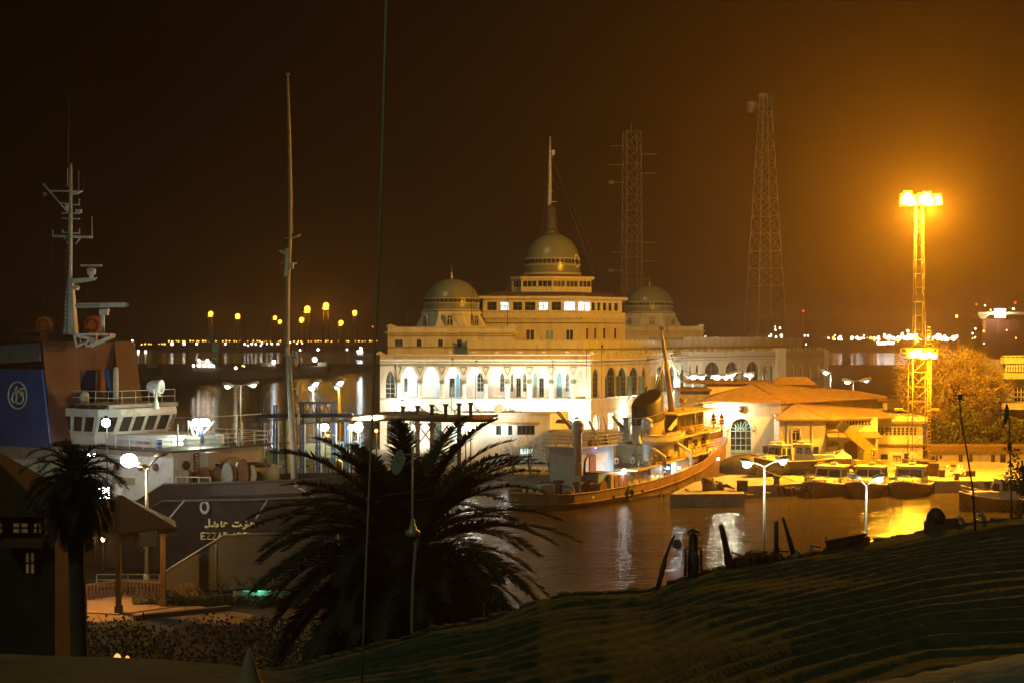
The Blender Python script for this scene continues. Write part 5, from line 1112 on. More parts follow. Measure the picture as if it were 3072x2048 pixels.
# ---------------------------------------------------------------- buildings on the quay
def simple_windows(wl, parent, ops, frame, pane, d=.2, nx=2, nz=2, w=.06, name='window'):
    for op in ops: wl.window(parent, op, frame, pane, d, nx, nz, w, name)
Ya = 203.; hall = thing('arched_hall', 'cream hall with tiled hip roof and a big round arched doorway beside a wall lamp', 'building', (XA(2225, Ya), Ya, 1.4))
ze = ZA(1205, Ya); xl, xr = XA(2110, Ya), XA(2342, Ya); wl = Wall((xl, Ya, 0), (1, 0, 0), (0, -1, 0)); u = lambda sx: XA(sx, Ya)-xl
door = (u(2192), u(2254), 1.4, ZA(1292, Ya), ZA(1254, Ya), 'round'); small = (u(2288), u(2306), ZA(1357, Ya), ZA(1336, Ya), ZA(1336, Ya), 'rect')
m = MB(); wl.build(m, xr-xl, 1.4, ze, [door, small], .4)
back = [(xl+4, Ya+25), (53., 221.)]
m.quad([(xl, Ya, 1.4), (back[0][0], back[0][1], 1.4), (back[0][0], back[0][1], ze), (xl, Ya, ze)]); m.quad([(xr, Ya, 1.4), (53, 221, 1.4), (53, 221, ze), (xr, Ya, ze)]); m.quad([(53, 221, 1.4), (*back[0], 1.4), (*back[0], ze), (53, 221, ze)])
m.build('hall_wall', m_cream, hall)
dw = MB(); cz, cx_ = ZA(1292, Ya), (door[0]+door[1])/2; rw_ = (door[1]-door[0])/2; wl.bars(dw, door, -.25, 4, 5, .09)
for i in range(1, 8): a = PI*i/8; dw.bar(wl.p(cx_+.35*math.cos(a), cz+.35*math.sin(a), -.24), wl.p(cx_+rw_*math.cos(a), cz+rw_*math.sin(a), -.24), .08, .06, (0, -1, 0))
dw.path([wl.p(cx_+.4*math.cos(PI*i/8), cz+.4*math.sin(PI*i/8), -.24) for i in range(9)], .05, 4)
do_ = dw.build('arched_door', m_bluedoor, hall); g = MB(); wl.pane(g, door, -.34); g.build('pane', m_dark, do_)
g = MB(); g.hexa([wl.p(door[0]+.05, 1.45, -.3), wl.p(door[1]-.05, 1.45, -.3), wl.p(door[1]-.05, 1.45, -.26), wl.p(door[0]+.05, 1.45, -.26)], [wl.p(door[0]+.05, 3.6, -.3), wl.p(door[1]-.05, 3.6, -.3), wl.p(door[1]-.05, 3.6, -.26), wl.p(door[0]+.05, 3.6, -.26)]); g.build('door_leaf', m_bluedoor, do_)
wl.window(hall, small, m_wood, m_dark, .2, 1, 1)
ar = MB(); ar.path([wl.p(cx_+(rw_+.35)*math.cos(PI*i/12), cz+(rw_+.35)*math.sin(PI*i/12), .03) for i in range(13)], .12, 4); ar.build('arch_moulding', m_trim, hall)
eo = [(xl-.6, Ya-.7), (xr+.5, Ya-.7), (54.2, 220.4), (53.5, 224), (back[0][0], back[0][1]+.8)]
r1, r2 = P(2258, 1151, 211), P(2560, 1172, 222); m = MB(); zE = ze+.02
m.poly([(*eo[0], zE), (*eo[1], zE), r1]); m.poly([(*eo[1], zE), (*eo[2], zE), r2, r1]); m.poly([(*eo[2], zE), (*eo[3], zE), r2]); m.poly([(*eo[3], zE), (*eo[4], zE), r1, r2]); m.poly([(*eo[4], zE), (*eo[0], zE), r1])
m.build('hall_roof', m_tile, hall)
m = MB(); 
for a, b in zip(eo, eo[1:]+eo[:1]): m.bar((*a, ze-.05), (*b, ze-.05), .12, .22)
for a, b in ((r1, V((*eo[0], zE))), (r1, V((*eo[1], zE))), (r1, r2), (r2, V((*eo[2], zE)))): m.path([a, b], .14, 5)
m.build('roof_ridge', m_tile, hall)
v0 = P(2380, 1168, 218); m = MB(); m.cbox(v0+V((0, 1.0, .0)), (5.2, 2.6, 1.6), -.12); ln_ = m.build('roof_lantern', m_wood, hall)
for i in range(5): m = MB(); m.cbox(v0+V((-1.9+i*.95, -.36+.11*i*.1, .2)), (.55, .1, .7), -.12); m.build('lantern_window', m_dark, ln_)
m = MB(); ra = [v0+V((-3.2, -1.0, .75)), v0+V((3.2, -1.6, .75)), v0+V((3.2, 3.2, .75)), v0+V((-3.2, 3.2, .75))]; rb = [v0+V((-2, 1, 1.85)), v0+V((2, .8, 1.85))]
m.poly([ra[0], ra[1], rb[1], rb[0]]); m.poly([ra[1], ra[2], rb[1]]); m.poly([ra[2], ra[3], rb[0], rb[1]]); m.poly([ra[3], ra[0], rb[0]]); m.build('lantern_roof', m_tile, hall)
# wall lamp with its arm, and the round lamp behind
p = P(2183, 1212, Ya-1.6); wlmp = thing('wall_lamp', 'white wall lamp on an arm under the hall eave beside the arched door', 'lamp', p); q = MB(); q.cbox(p, (.75, .5, .28)); q.build('lamp_glass', e_white, wlmp)
q = MB(); q.tube(p+V((.3, 0, .1)), V((p.x+1.2, Ya, p.z-.1)), .06, n=6); q.cbox(p+V((0, 0, .22)), (.85, .6, .14)); q.build('lamp_arm', m_greysteel, wlmp)
light(p+V((0, .2, -.35)), 2600, (1, .93, .66), .3, wlmp)
q = MB(); q.lathe([(.01, -.1), (.42, 0), (.44, .3), (.01, .35)], P(2222, 1226, Ya-.35), 14, R=V((0, 1, 0)).to_track_quat('Z', 'Y').to_matrix()); o = q.build('wall_bell', m_darksteel); tag(o, 'round dark bell shaped plate on the hall wall above the arched door', 'wall plate')
# lower wing with its own hip roof
Yw = 199.; wing = thing('tiled_wing', 'low cream wing with corrugated hip roof, one tall shuttered window and wide vent openings', 'building', (XA(2400, Yw), Yw, 1.4))
xl, xr = XA(2338, Yw), XA(2476, Yw); ze2 = ZA(1256, Yw); wl = Wall((xl, Yw, 0), (1, 0, 0), (0, -1, 0)); u = lambda sx: XA(sx, Yw)-xl
win = (u(2377), u(2399), ZA(1343, Yw), ZA(1296, Yw), ZA(1289, Yw), 'round'); low = (u(2470)-.01, u(2474), 0, 0, 0, 'rect')
m = MB(); wl.build(m, xr-xl, 1.4, ze2, [win], .35); m.quad([(xl, Yw, 1.4), (xl, Yw+8, 1.4), (xl, Yw+8, ze2+1.2), (xl, Yw, ze2)])
xr3 = XA(2618, Yw+4); wl2 = Wall((xr, Yw+1.2, 0), (1, 0, 0), (0, -1, 0)); u2 = lambda sx: XA(sx, Yw+1.2)-xr
vents = [(u2(2461+0)+.7, u2(2520), ZA(1284, Yw), ZA(1268, Yw), ZA(1268, Yw), 'rect'), (u2(2530), u2(2612), ZA(1277, Yw), ZA(1260, Yw), ZA(1260, Yw), 'rect')]
lowops = [(u2(2480), u2(2518), ZA(1340, Yw), ZA(1326, Yw), ZA(1321, Yw), 'round'), (u2(2532), u2(2572), 1.4, ZA(1338, Yw), ZA(1322, Yw), 'round')]
wl2.build(m, xr3-xr, ZA(1306, Yw), ZA(1252, Yw), vents, .4); wl2.build(m, xr3-xr, 1.4, ZA(1306, Yw), lowops, .5); m.quad([(xr, Yw, 1.4), (xr, Yw+1.2, 1.4), (xr, Yw+1.2, ze2), (xr, Yw, ze2)])
m.build('wing_wall', m_cream, wing)
f_ = wl.window(wing, win, m_offwhite, m_dark, .25, 2, 2, .1); q = MB(); q.path([wl.p(win[0]-.2, ZA(1343, Yw), .03), wl.p(win[0]-.2, win[3], .03)]+[wl.p(a, z+.2, .03) for a, z in arch_pts(win[0]-.2, win[1]+.2, win[3], win[4]+.1, 'round')]+[wl.p(win[1]+.2, ZA(1343, Yw), .03)], .1, 4); q.build('window_moulding', m_trim, f_)
for i, op in enumerate(vents): wl2.window(wing, op, m_cream, m_dark, .3, 6 if i == 0 else 9, 1, .16)
wl2.window(wing, lowops[0], m_offwhite, m_dark, .3, 3, 1, .08); wl2.window(wing, lowops[1], m_wood, m_wood, .3, 2, 1, .08, 'gate')
e1 = [(xl-.5, Yw-.6), (xr+.4, Yw-.6), (xr3+2.5, Yw+2.2), (xr3+2.5, Yw+9), (xl+.3, Yw+8.5)]; zE = ze2+.02; ra_, rb_ = P(2382, 1212, Yw+4.5), P(2640, 1228, Yw+7)
m = MB(); m.poly([(*e1[0], zE), (*e1[1], zE), ra_]); m.poly([(*e1[1], zE), (*e1[2], zE+.1), rb_, ra_]); m.poly([(*e1[2], zE+.1), (*e1[3], zE), rb_]); m.poly([(*e1[3], zE), (*e1[4], zE), ra_, rb_]); m.poly([(*e1[4], zE), (*e1[0], zE), ra_])
m.build('wing_roof', m_tile, wing)
m = MB(); m.bar((*e1[0], zE-.08), (*e1[1], zE-.08), .1, .2); m.bar((*e1[1], zE-.08), (*e1[2], zE+.02), .1, .2); m.path([ra_, V((*e1[1], zE))], .12, 5); m.path([ra_, rb_], .12, 5); m.build('roof_edge', m_tile, wing)
m = MB(); a = P(2468, 1300, Yw+.2); m.hexa([V((xr+.1, Yw-1.6, ZA(1309, Yw))), V((xr3, Yw-1.6, ZA(1312, Yw))), V((xr3, Yw+1.2, ZA(1298, Yw))), V((xr+.1, Yw+1.2, ZA(1296, Yw)))], [V((xr+.1, Yw-1.6, ZA(1309, Yw)+.12)), V((xr3, Yw-1.6, ZA(1312, Yw)+.12)), V((xr3, Yw+1.2, ZA(1298, Yw)+.12)), V((xr+.1, Yw+1.2, ZA(1296, Yw)+.12))]); m.build('lean_to_roof', m_tile, wing)
for k, sx in ((0, 2362), (1, 2436)):
    q = MB(); q.tube(P(sx-46*0, 1255, Yw-.12), V((XA(sx, Yw), Yw-.12, 1.4)), .07, n=6); q.build('drain_pipe', m_greysteel, wing)
# big rear roof peeping up behind, and the gable shed under the tree
rr = thing('rear_shed', 'long dark tiled shed roof behind the hall running towards the bushy tree', 'building', (58, 236, 1.4)); m = MB(); a = [P(2560, 1215, 228), P(2760, 1240, 232), P(2735, 1205, 244), P(2480, 1160, 244)]
m.poly(a); m.build('shed_roof', m_tile, rr); m = MB(); m.quad([(a[0].x, a[0].y+.3, 1.4), (a[1].x-.5, a[1].y+.3, 1.4), (a[1].x-.5, a[1].y+.3, a[1].z), (a[0].x, a[0].y+.3, a[0].z)]); m.quad([(a[1].x-.5, a[1].y+.3, 1.4), (a[2].x-.5, a[2].y, 1.4), (a[2].x-.5, a[2].y, a[2].z), (a[1].x-.5, a[1].y+.3, a[1].z)]); m.build('shed_wall', m_concrete, rr)
m = MB(); g0 = P(2618, 1205, 229); m.hexa([g0+V((-2.2, 0, -1.2)), g0+V((2.2, 0, -1.2)), g0+V((2.2, 6, -1.2)), g0+V((-2.2, 6, -1.2))], [g0+V((-2.2, 0, .1)), g0+V((2.2, 0, .1)), g0+V((2.2, 6, .1)), g0+V((-2.2, 6, .1))]); gd = m.build('dormer', m_palewood, rr)
m = MB(); m.hexa([g0+V((-2.7, -.4, .12)), g0+V((2.7, -.4, .12)), g0+V((2.7, 6, .12)), g0+V((-2.7, 6, .12))], [g0+V((-.1, -.4, 1.1)), g0+V((.1, -.4, 1.1)), g0+V((.1, 6, 1.1)), g0+V((-.1, 6, 1.1))]); m.build('dormer_roof', m_tile, gd)
for d in (-1.1, 0, 1.1): m = MB(); m.cbox(g0+V((d, -.03, -.5)), (.8, .08, .8)); m.build('dormer_window', m_dark, gd)
# flat shed left of the hall
fs_ = thing('flat_shed', 'pale flat roofed shed between the tug mast and the hall roof', 'building', (XA(2080, 222), 222, 1.4)); m = MB(); m.box((XA(2040, 222), 222, 1.4), (XA(2130, 222), 230, ZA(1172, 222))); m.build('shed_wall', m_concrete, fs_)
m = MB(); m.box((XA(2030, 222), 221.4, ZA(1172, 222)), (XA(2134, 222), 230.6, ZA(1165, 222))); m.build('shed_roof', m_tile, fs_)
fs2 = thing('flat_shed', 'ochre box shaped shed just behind the ridge of the hall roof', 'building', (XA(2190, 226), 226, 1.4)); m = MB(); m.box((XA(2120, 228), 228, 1.4), (XA(2240, 228), 236, ZA(1148, 228))); m.build('shed_wall', m_cream, fs2); m = MB(); m.box((XA(2060, 228), 227.3, ZA(1150, 228)), (XA(2330, 228), 237, ZA(1143, 228))); m.build('shed_roof', m_tile, fs2)
# control building with ribbon windows
Yk = 203.5; ctl = thing('control_building', 'two storey yellow lit box building with ribbon windows beside the floodlight tower', 'building', (XA(2670, Yk), Yk, 1.4))
xl, xr = XA(2616, Yk), XA(2768, Yk); wl = Wall((xl, Yk, 0), (1, 0, 0), (0, -1, 0)); u = lambda sx: XA(sx, Yk)-xl; zm = ZA(1333, Yk); zr_ = ZA(1268, Yk)
upo = [(u(2631+24.7*i+k*12), u(2631+24.7*i+k*12+8.2), ZA(1304, Yk), ZA(1281, Yk), ZA(1281, Yk), 'rect') for i in range(5) for k in (0, 1)]
dno = [(u(2642), u(2664), ZA(1377, Yk), ZA(1361, Yk), ZA(1361, Yk), 'rect'), (u(2678), u(2704), ZA(1383, Yk), ZA(1364, Yk), ZA(1364, Yk), 'rect'), (u(2712), u(2728), 1.4, ZA(1358, Yk), ZA(1358, Yk), 'rect')]
m = MB(); wl.build(m, xr-xl, zm, zr_, upo, .25); wl.build(m, xr-xl, 1.4, zm, dno, .25); m.quad([(xl, Yk, 1.4), (xl, Yk+8, 1.4), (xl, Yk+8, zr_), (xl, Yk, zr_)]); m.quad([(xr, Yk, 1.4), (xr, Yk+8, 1.4), (xr, Yk+8, zr_), (xr, Yk, zr_)]); m.build('building_wall', m_cream, ctl)
for op in upo: wl.window(ctl, op, m_trim, m_dark, .15, 1, 3, .06)
for i, op in enumerate(dno): wl.window(ctl, op, m_wood, m_dark if i != 1 else m_palewood, .15, 2 if i == 1 else 1, 1, .12, 'window' if i < 2 else 'door')
m = MB(); m.box((xl-.5, Yk-.6, zr_), (xr+.3, Yk+8.4, ZA(1262, Yk))); m.box((xl-.7, Yk-.8, ZA(1262, Yk)), (xr+.5, Yk+8.6, ZA(1249, Yk))); m.build('flat_roof', m_cream, ctl)
m = MB(); m.box((xl-.35, Yk-.3, zm-.12), (xr+.2, Yk+.1, zm+.1)); m.build('string_course', m_wood, ctl)
rnd = random.Random(4); m = MB()
for i in range(14): x = xl+rnd.random()*(xr-xl); m.cbox((x, Yk+rnd.uniform(0, 6), ZA(1249, Yk)+.12), (rnd.uniform(.4, 1.4), .4, .24), rnd.random())
m.build('roof_rubble', m_concrete, ctl)
# long low store with dark fascia
Yl = 203.; st_ = thing('low_store', 'long low plastered store with dark fascia and small windows under the hedge', 'building', (XA(2900, Yl), Yl, 1.4)); xl, xr = XA(2790, Yl), XA(3120, Yl); wl = Wall((xl, Yl, 0), (1, 0, 0), (0, -1, 0)); u = lambda sx: XA(sx, Yl)-xl; z_ = ZA(1352, Yl)
ops = [(u(a), u(b), ZA(y0, Yl), ZA(y1, Yl), ZA(y1, Yl), 'rect') for a, b, y0, y1 in ((2794,2806,1384,1366),(2808,2814,1382,1364),(2818,2826,1375,1364),(2876,2888,1384,1362),(2907,2918,1384,1362),(2973,2985,1385,1363),(3000,3018,1387,1362))]
m = MB(); wl.build(m, xr-xl, 1.4, z_, ops, .2); m.quad([(xl, Yl, 1.4), (xl, Yl+9, 1.4), (xl, Yl+9, z_), (xl, Yl, z_)]); m.build('store_wall', m_cream, st_)
for op in ops: wl.window(st_, op, m_wood, m_dark, .12, 2, 1, .09)
m = MB(); m.box((xl-.3, Yl-.5, z_), (xr, Yl+9.3, ZA(1336, Yl))); m.build('fascia', m_wood, st_)
q = MB(); q.cbox(P(2858, 1387, Yl-.3), (.62, .3, .5)); o = q.build('junction_box', m_yellow); tag(o, 'small pale box on the low store wall', 'box')
# balcony house at the right edge
bh_ = thing('balcony_house', 'stuccoed house with ornate balcony rail at the right edge behind the bushy tree', 'building', (XA(3030, 214), 214, 1.4)); Yb_ = 214.; wl = Wall((XA(3015, Yb_), Yb_, 0), (1, 0, 0), (0, -1, 0)); u = lambda sx: XA(sx, Yb_)-XA(3015, Yb_)
op = (u(3043), u(3075), ZA(1204, Yb_), ZA(1160, Yb_), ZA(1160, Yb_), 'rect'); m = MB(); wl.build(m, u(3110), 1.4, ZA(1078, Yb_), [op], .3); m.quad([wl.p(0, 1.4), wl.p(0, 1.4, -10), wl.p(0, ZA(1078, Yb_), -10), wl.p(0, ZA(1078, Yb_))]); m.build('house_wall', m_concrete, bh_)
wl.window(bh_, op, m_trim, m_dark, .2, 3, 3, .08)
m = MB(); m.box((XA(3008, Yb_), Yb_-1.2, ZA(1135, Yb_)), (XA(3120, Yb_), Yb_, ZA(1118, Yb_))); m.build('balcony_slab', m_cream, bh_); m = MB(); m.box((XA(3005, Yb_), Yb_-1.5, ZA(1226, Yb_)), (XA(3120, Yb_), Yb_, ZA(1208, Yb_))); m.build('lower_slab', m_cream, bh_); m = MB(); m.box((XA(3004, Yb_), Yb_-1.4, ZA(1090, Yb_)), (XA(3120, Yb_), Yb_+.3, ZA(1072, Yb_))); m.build('roof_slab', m_cream, bh_)
m = MB()
for i in range(10): m.lathe([(.1, ZA(1117, Yb_)), (.2, ZA(1110, Yb_)), (.1, ZA(1102, Yb_)), (.2, ZA(1096, Yb_)), (.1, ZA(1091, Yb_))], (XA(3012+8*i, Yb_), Yb_-1.1, 0), 6)
for i in range(5): m.tube(P(3018+14*i, 1090, Yb_-.9), P(3018+14*i, 1068, Yb_-.9), .06, n=5)
m.tube(P(3008, 1068, Yb_-.9), P(3120, 1066, Yb_-.9), .07, n=5); m.build('balustrade', m_trim, bh_)
# far lit terminal building
Yf = 900.; tb = thing('terminal_building', 'far flat roofed terminal with a glaring floodlight under its roof slab', 'building', (XA(3000, Yf), Yf, 2)); m = MB()
m.box((XA(2924, Yf), Yf-6, ZA(944, Yf)), (XA(3110, Yf), Yf+20, ZA(937, Yf))); m.hexa([P(2944, 957, Yf), P(2956, 957, Yf), P(2956, 957, Yf+8), P(2944, 957, Yf+8)], [P(2932, 944, Yf), P(2970, 944, Yf), P(2970, 944, Yf+8), P(2932, 944, Yf+8)]); m.build('roof_slab', m_trim, tb)
m = MB(); m.box((XA(2946, Yf), Yf, 2), (XA(3110, Yf), Yf+18, ZA(957, Yf))); tw = m.build('terminal_wall', m_maroon, tb)
for i, sx in enumerate((2950, 2990, 3020, 3050)): m = MB(); m.box((XA(sx, Yf), Yf-.3, ZA(1000, Yf)), (XA(sx+7, Yf), Yf+.1, ZA(962, Yf))); m.build('pilaster', m_orange if i == 0 else m_rust, tw)
m = MB(); m.cbox(P(3000, 940, Yf-9), (6.2, .6, 5.)); m.build('floodlight', e_warm, tb); light(P(3000, 940, Yf-14), 5000, WRM, 2, tb)
for i, (x, y, d) in enumerate(((2951,993,7),(2926,986,6),(2918,1000,6),(3048,1014,6),(2925,1012,6),(3040,927,8),(2972,930,7),(2955,917,5),(2952,1030,5),(2918,1015,5),(3020,990,4))): shore(x, y, d*.8, 'w' if i % 3 else 'o', 890, 'small lamp on or beside the far terminal building', 'small lamps round the far terminal building')
# ---------------------------------------------------------------- street lamps
def lamp_post(name, label, sx, Y, top, arms, zb=1.5, r=.09, group=None, m=m_pole):
    """pole at sx with heads (dx px, sy, lit?, power, colour, emissive)"""
    t = thing(name, label, 'street lamp', (XA(sx, Y), Y, zb), 0, group); zt = ZA(top, Y); q = MB(); q.path([(XA(sx, Y), Y, zb), (XA(sx, Y), Y, zt)], [r*1.3, r*.7], 8); q.lathe([(r*2, zb), (r*2, zb+.7), (r*1.3, zb+.8)], (XA(sx, Y), Y, 0), 8); q.build('pole', m, t)
    for hx, hy, lit, pw, col, em in arms:
        p = P(hx, hy, Y); b = V((XA(sx, Y), Y, zt)); q = MB(); q.path([b, b.lerp(p, .45)+V((0, 0, .12)), p+V((0, 0, .1))], r*.55, 5); q.build('lamp_arm', m, t)
        d = 1 if hx > sx else -1; q = MB(); w_ = .5*Y/150+.12; q.lathe([(.02, -w_*1.2), (w_*.5, -w_*.8), (w_*.62, 0), (w_*.5, w_*.8), (.02, w_)], p+V((0, 0, .1)), 10, R=V((d, 0, .25)).normalized().to_track_quat('Z', 'Y').to_matrix(), sy=.6); h = q.build('lamp_head', m_greysteel, t)
        if lit:
            q = MB(); q.ball(p+V((0, -.12, -.12)), lit*Y/F, 10, .8); q.build('lamp_glass', em, h); light(p+V((0, -.2, -.45)), pw, col, .25, t)
    return t
lamp_post('street_lamp', 'double armed street lamp with two lit heads before the tug bow', 2293, 100, 1400, [(2240, 1386, 13, 700, (1, .98, .72), e_white), (2348, 1379, 10, 350, (1, .98, .72), e_white)])
lamp_post('street_lamp', 'street lamp with one lit and one dark head before the pilot launches', 2598, 100, 1456, [(2560, 1432, 0, 0, WHT, e_white), (2636, 1432, 11, 500, (1, .9, .5), e_white)])
lamp_post('street_lamp', 'double street lamp with two greenish white heads behind the ship bow', 722, 215, 1156, [(683, 1155, 8, 500, GRN, e_greenish), (760, 1151, 8, 500, GRN, e_greenish)])
lamp_post('street_lamp', 'yellowish lamp pole with a cluster of white lamps among the landing posts', 1018, 193, 1150, [(1022, 1143, 8, 400, GRN, e_greenish), (1010, 1158, 5, 120, GRN, e_greenish)], 1.4, .2, None, m_yellow)
lamp_post('street_lamp', 'pair of white lamps on one slim pole left of the yellowish lamp pole', 940, 208, 1150, [(936, 1160, 9, 450, GRN, e_greenish), (948, 1146, 8, 350, GRN, e_greenish)])
lamp_post('street_lamp', 'street lamp with two small white heads beyond the hall roof', 2560, 262, 1143, [(2542, 1142, 8, 300, WHT, e_white), (2598, 1139, 6, 200, WHT, e_white)])
lamp_post('street_lamp', 'single greenish lamp at the far right corner of the domed building', 2492, 300, 1112, [(2477, 1114, 8, 5000, GRN, e_greenish)])
fl0 = None
for i, (sx, sy, r, lb) in enumerate(((2078,1126,10,'leftmost and largest lamp of the row before the arcade at the right'),(2105,1127,7,'small second lamp of the row before the right arcade'),(2150,1128,10,'third lamp of the row before the right arcade'),(2179,1126,9,'fourth lamp of the row before the right arcade'),(2196,1120,7,'small raised lamp of the row before the right arcade'),(2249,1122,9,'lamp of the row between the two garden palms'))):
    lamp_post('garden_lamp', 'white '+lb, sx, 284, sy+2, [(sx+1, sy, r, 5500, (1, .97, .72), e_white)], 1.4, .08, 'white lamps along the right arcade')
lamp_post('street_lamp', 'bent arm lamp post with a glaring lamp and a dark head before the ship', 440, 103, 1408, [(388, 1374, 26, 9000, (1, .72, .38), e_warm), (484, 1366, 0, 0, WHT, e_white), (422, 1398, 0, 0, WHT, e_white)], 1.5, .12)
def floodlight(label, sx, sy, Y, r, pw, col, em, zb=1.4, zoff=-.6):
    p = P(sx, sy, Y); t = thing('floodlight', label, 'floodlight', (p.x, p.y, zb)); q = MB(); q.ball(p, r, 12); q.build('lamp_glass', em, t); q = MB(); q.tube((p.x, p.y+.3, zb), (p.x, p.y+.3, p.z), .09, n=6); q.lathe([(r*1.1, .1), (r*.6, r)], p+V((0, .12, 0)), 10); q.build('lamp_post', m_darksteel, t); light(p+V((0, -.6, 0)), pw, col, r, t); return t
floodlight('greenish white floodlight glaring at the right end of the landing roof posts', 1074, 1280, 176, .55, 2600, GRN, e_greenish)
light((XA(1074, 175), 174.2, ZA(1276, 175)), 170000, (1, .97, .74), .4, None, 48, (-4, 240, 23), .6, 'landing_flood'); floodlight('smaller white floodlight touching the glaring one on its left', 1054, 1281, 177, .36, 900, GRN, e_greenish)
floodlight('white floodlight on a pole among the blue landing columns', 975, 1280, 180, .45, 900, GRN, e_greenish)
floodlight('small orange lamp at the left end of the white arcade front', 1129, 1291, 200, .22, 120, WRM, emit('amber_lamp', (1, .35, .06), 12))
floodlight('white lamp shining through the palm tips before the arcade front', 1412, 1284, 185, .3, 700, (1, 1, .8), e_white)
floodlight('smaller white lamp left of the one among the palm tips', 1397, 1281, 186, .2, 200, (1, 1, .8), e_white)
floodlight('small orange lamp beside the landing notice boards', 984, 1305, 182, .16, 30, WRM, emit('amber_lamp_small', (1, .35, .06), 10))
# floodlights that wash the arcade fronts
def wash(label, p, pw, col, em, r=.3):
    t = thing('floodlight', label, 'floodlight', p); t['group'] = 'floodlights washing the arcade front'; q = MB(); q.cbox(V(p), (r*2, r, r*1.4)); q.build('lamp_body', m_darksteel, t); q = MB(); q.cbox(V(p)+V((0, r*.55, .1)), (r*1.7, .08, r*1.1)); q.build('lamp_glass', em, t); light(V(p)+V((0, r*1.4, .3)), pw, col, r, t)
wash('wall floodlight glaring on the first pier of the white arcade', P(1207, 1198, 233.6), 900, (1, 1, .85), e_white, .3)
for sx, y, z, pw in ((1230, 230.5, 4.2, 2600), (1420, 230.5, 4.2, 3200), (1530, 229.5, 6.4, 4200), (1640, 229, 6.6, 5200), (1730, 229, 6.6, 4200)):
    wash('low floodlight standing hidden before the foot of the white arcade front', (XA(sx, y), y, z), pw*.7, (1, .94, .68), e_white, .3)
wash('oval white lamp on the yellow front over the tug funnel', P(1904, 1190, 249), 10, WHT, e_white, .3); light(P(1876, 1228, 247), 2400, (1, .95, .68), .4, sca)
light(P(2040, 1150, 284), 1500, (1, .97, .75), .4, sca)
# ---------------------------------------------------------------- pilot launches, crane, boats
def launch(name, label, loc, rz, L=12., W=4.8, hullm=None, group=None):
    t = thing(name, label, 'boat', loc, rz, group); hm_ = hullm or m_wood; rows = []
    for x, b, bw, zd in ((-L*.5,W*.44,W*.4,1.15),(-L*.2,W*.5,W*.45,1.15),(L*.12,W*.5,W*.42,1.3),(L*.32,W*.4,W*.26,1.55),(L*.45,W*.2,W*.08,1.8),(L*.5,.06,.02,1.95)):
        rows.append([(x,-b,zd),(x,-b*.97,zd-.3),(x,-bw,.25),(x,-bw*.6,-.4),(x,bw*.6,-.4),(x,bw,.25),(x,b*.97,zd-.3),(x,b,zd)])
    q = MB(); q.loft(rows); q.face(range(8)); q.face([40+7-i for i in range(8)]); h = q.build('hull', hm_, t, True)
    q = MB(); q.path([r[0] for r in rows], .09, 5); q.path([r[7] for r in rows], .09, 5); q.path([rows[0][0], rows[0][7]], .09, 5); q.build('gunwale', m_offwhite, h, True)
    q = MB()
    for a, b in zip(rows, rows[1:]): q.quad([(a[0][0], a[0][1]+.05, a[0][2]-.12), (b[0][0], b[0][1]+.05, b[0][2]-.12), (b[0][0], -b[0][1]-.05, b[0][2]-.12), (a[0][0], -a[0][1]-.05, a[0][2]-.12)])
    q.build('deck', m_offwhite, t, True)
    q = MB(); q.hexa([(L*.0, -W*.34, 1.15), (L*.36, -W*.22, 1.4), (L*.36, W*.22, 1.4), (L*.0, W*.34, 1.15)], [(L*.0, -W*.3, 1.95), (L*.33, -W*.18, 1.95), (L*.33, W*.18, 1.95), (L*.0, W*.3, 1.95)]); q.build('fore_cabin', m_offwhite, t, True)
    x0, x1 = -L*.24, L*.04; q = MB(); q.hexa([(x0, -W*.38, 1.15), (x1+.25, -W*.36, 1.2), (x1+.25, W*.36, 1.2), (x0, W*.38, 1.15)], [(x0+.1, -W*.33, 3.15), (x1-.45, -W*.32, 3.15), (x1-.45, W*.32, 3.15), (x0+.1, W*.33, 3.15)]); c = q.build('wheelhouse', m_offwhite, t, True)
    q = MB(); q.box((x0-.15, -W*.37, 3.15), (x1-.25, W*.37, 3.27)); q.build('cabin_roof', m_offwhite, c, True)
    fx = lambda z: x1+.25-.7*(z-1.2)/1.95+.03
    for y0, y1 in ((-W*.3, -.06), (.06, W*.3)):
        q = MB(); q.poly([(fx(2.05), y0, 2.05), (fx(2.05), y1, 2.05), (fx(2.9), y1*.93, 2.9), (fx(2.9), y0*.93, 2.9)]); q.build('windscreen', m_dark, c, True)
    for sg in (-1, 1):
        for k in range(3):
            a = x0+.3+k*1.0; yy = lambda z: sg*(W*.38-W*.05*(z-1.15)/2+.02); q = MB(); q.poly([(a, yy(2.05), 2.05), (a+.75, yy(2.05), 2.05), (a+.7, yy(2.85), 2.85), (a+.05, yy(2.85), 2.85)]); q.build('side_window', m_dark, c, True)
    q = MB(); rail(q, [(L*.08, -W*.44, 1.2), (L*.3, -W*.36, 1.45), (L*.47, 0, 1.85), (L*.3, W*.36, 1.45), (L*.08, W*.44, 1.2)], .75, 2, .025, 1.1); q.build('bow_rail', m_pole, t, True)
    q = MB(); q.tube((x0+.8, 0, 3.27), (x0+.8, 0, 4.9), .05, n=5); q.tube((x0+.8, -.5, 4.3), (x0+.8, .5, 4.3), .035, n=4); q.box((x0+.5, -.35, 3.27), (x0+1.2, .35, 3.6)); q.build('roof_mast', m_offwhite, t, True)
    q = MB(); rail(q, [(x0+.2, -W*.3, 3.27), (x1-.5, -W*.3, 3.27), (x1-.5, W*.3, 3.27)], .3, 1, .03, 1.2); q.build('roof_rail', m_yellow, t, True)
    for sg in (-1, 1):
        q = MB(); q.torus((L*.05, sg*(W*.52), .75), .3, .11, (0, 1, 0), 12, 5); q.build('tyre_fender', m_rubber, t, True)
    return t
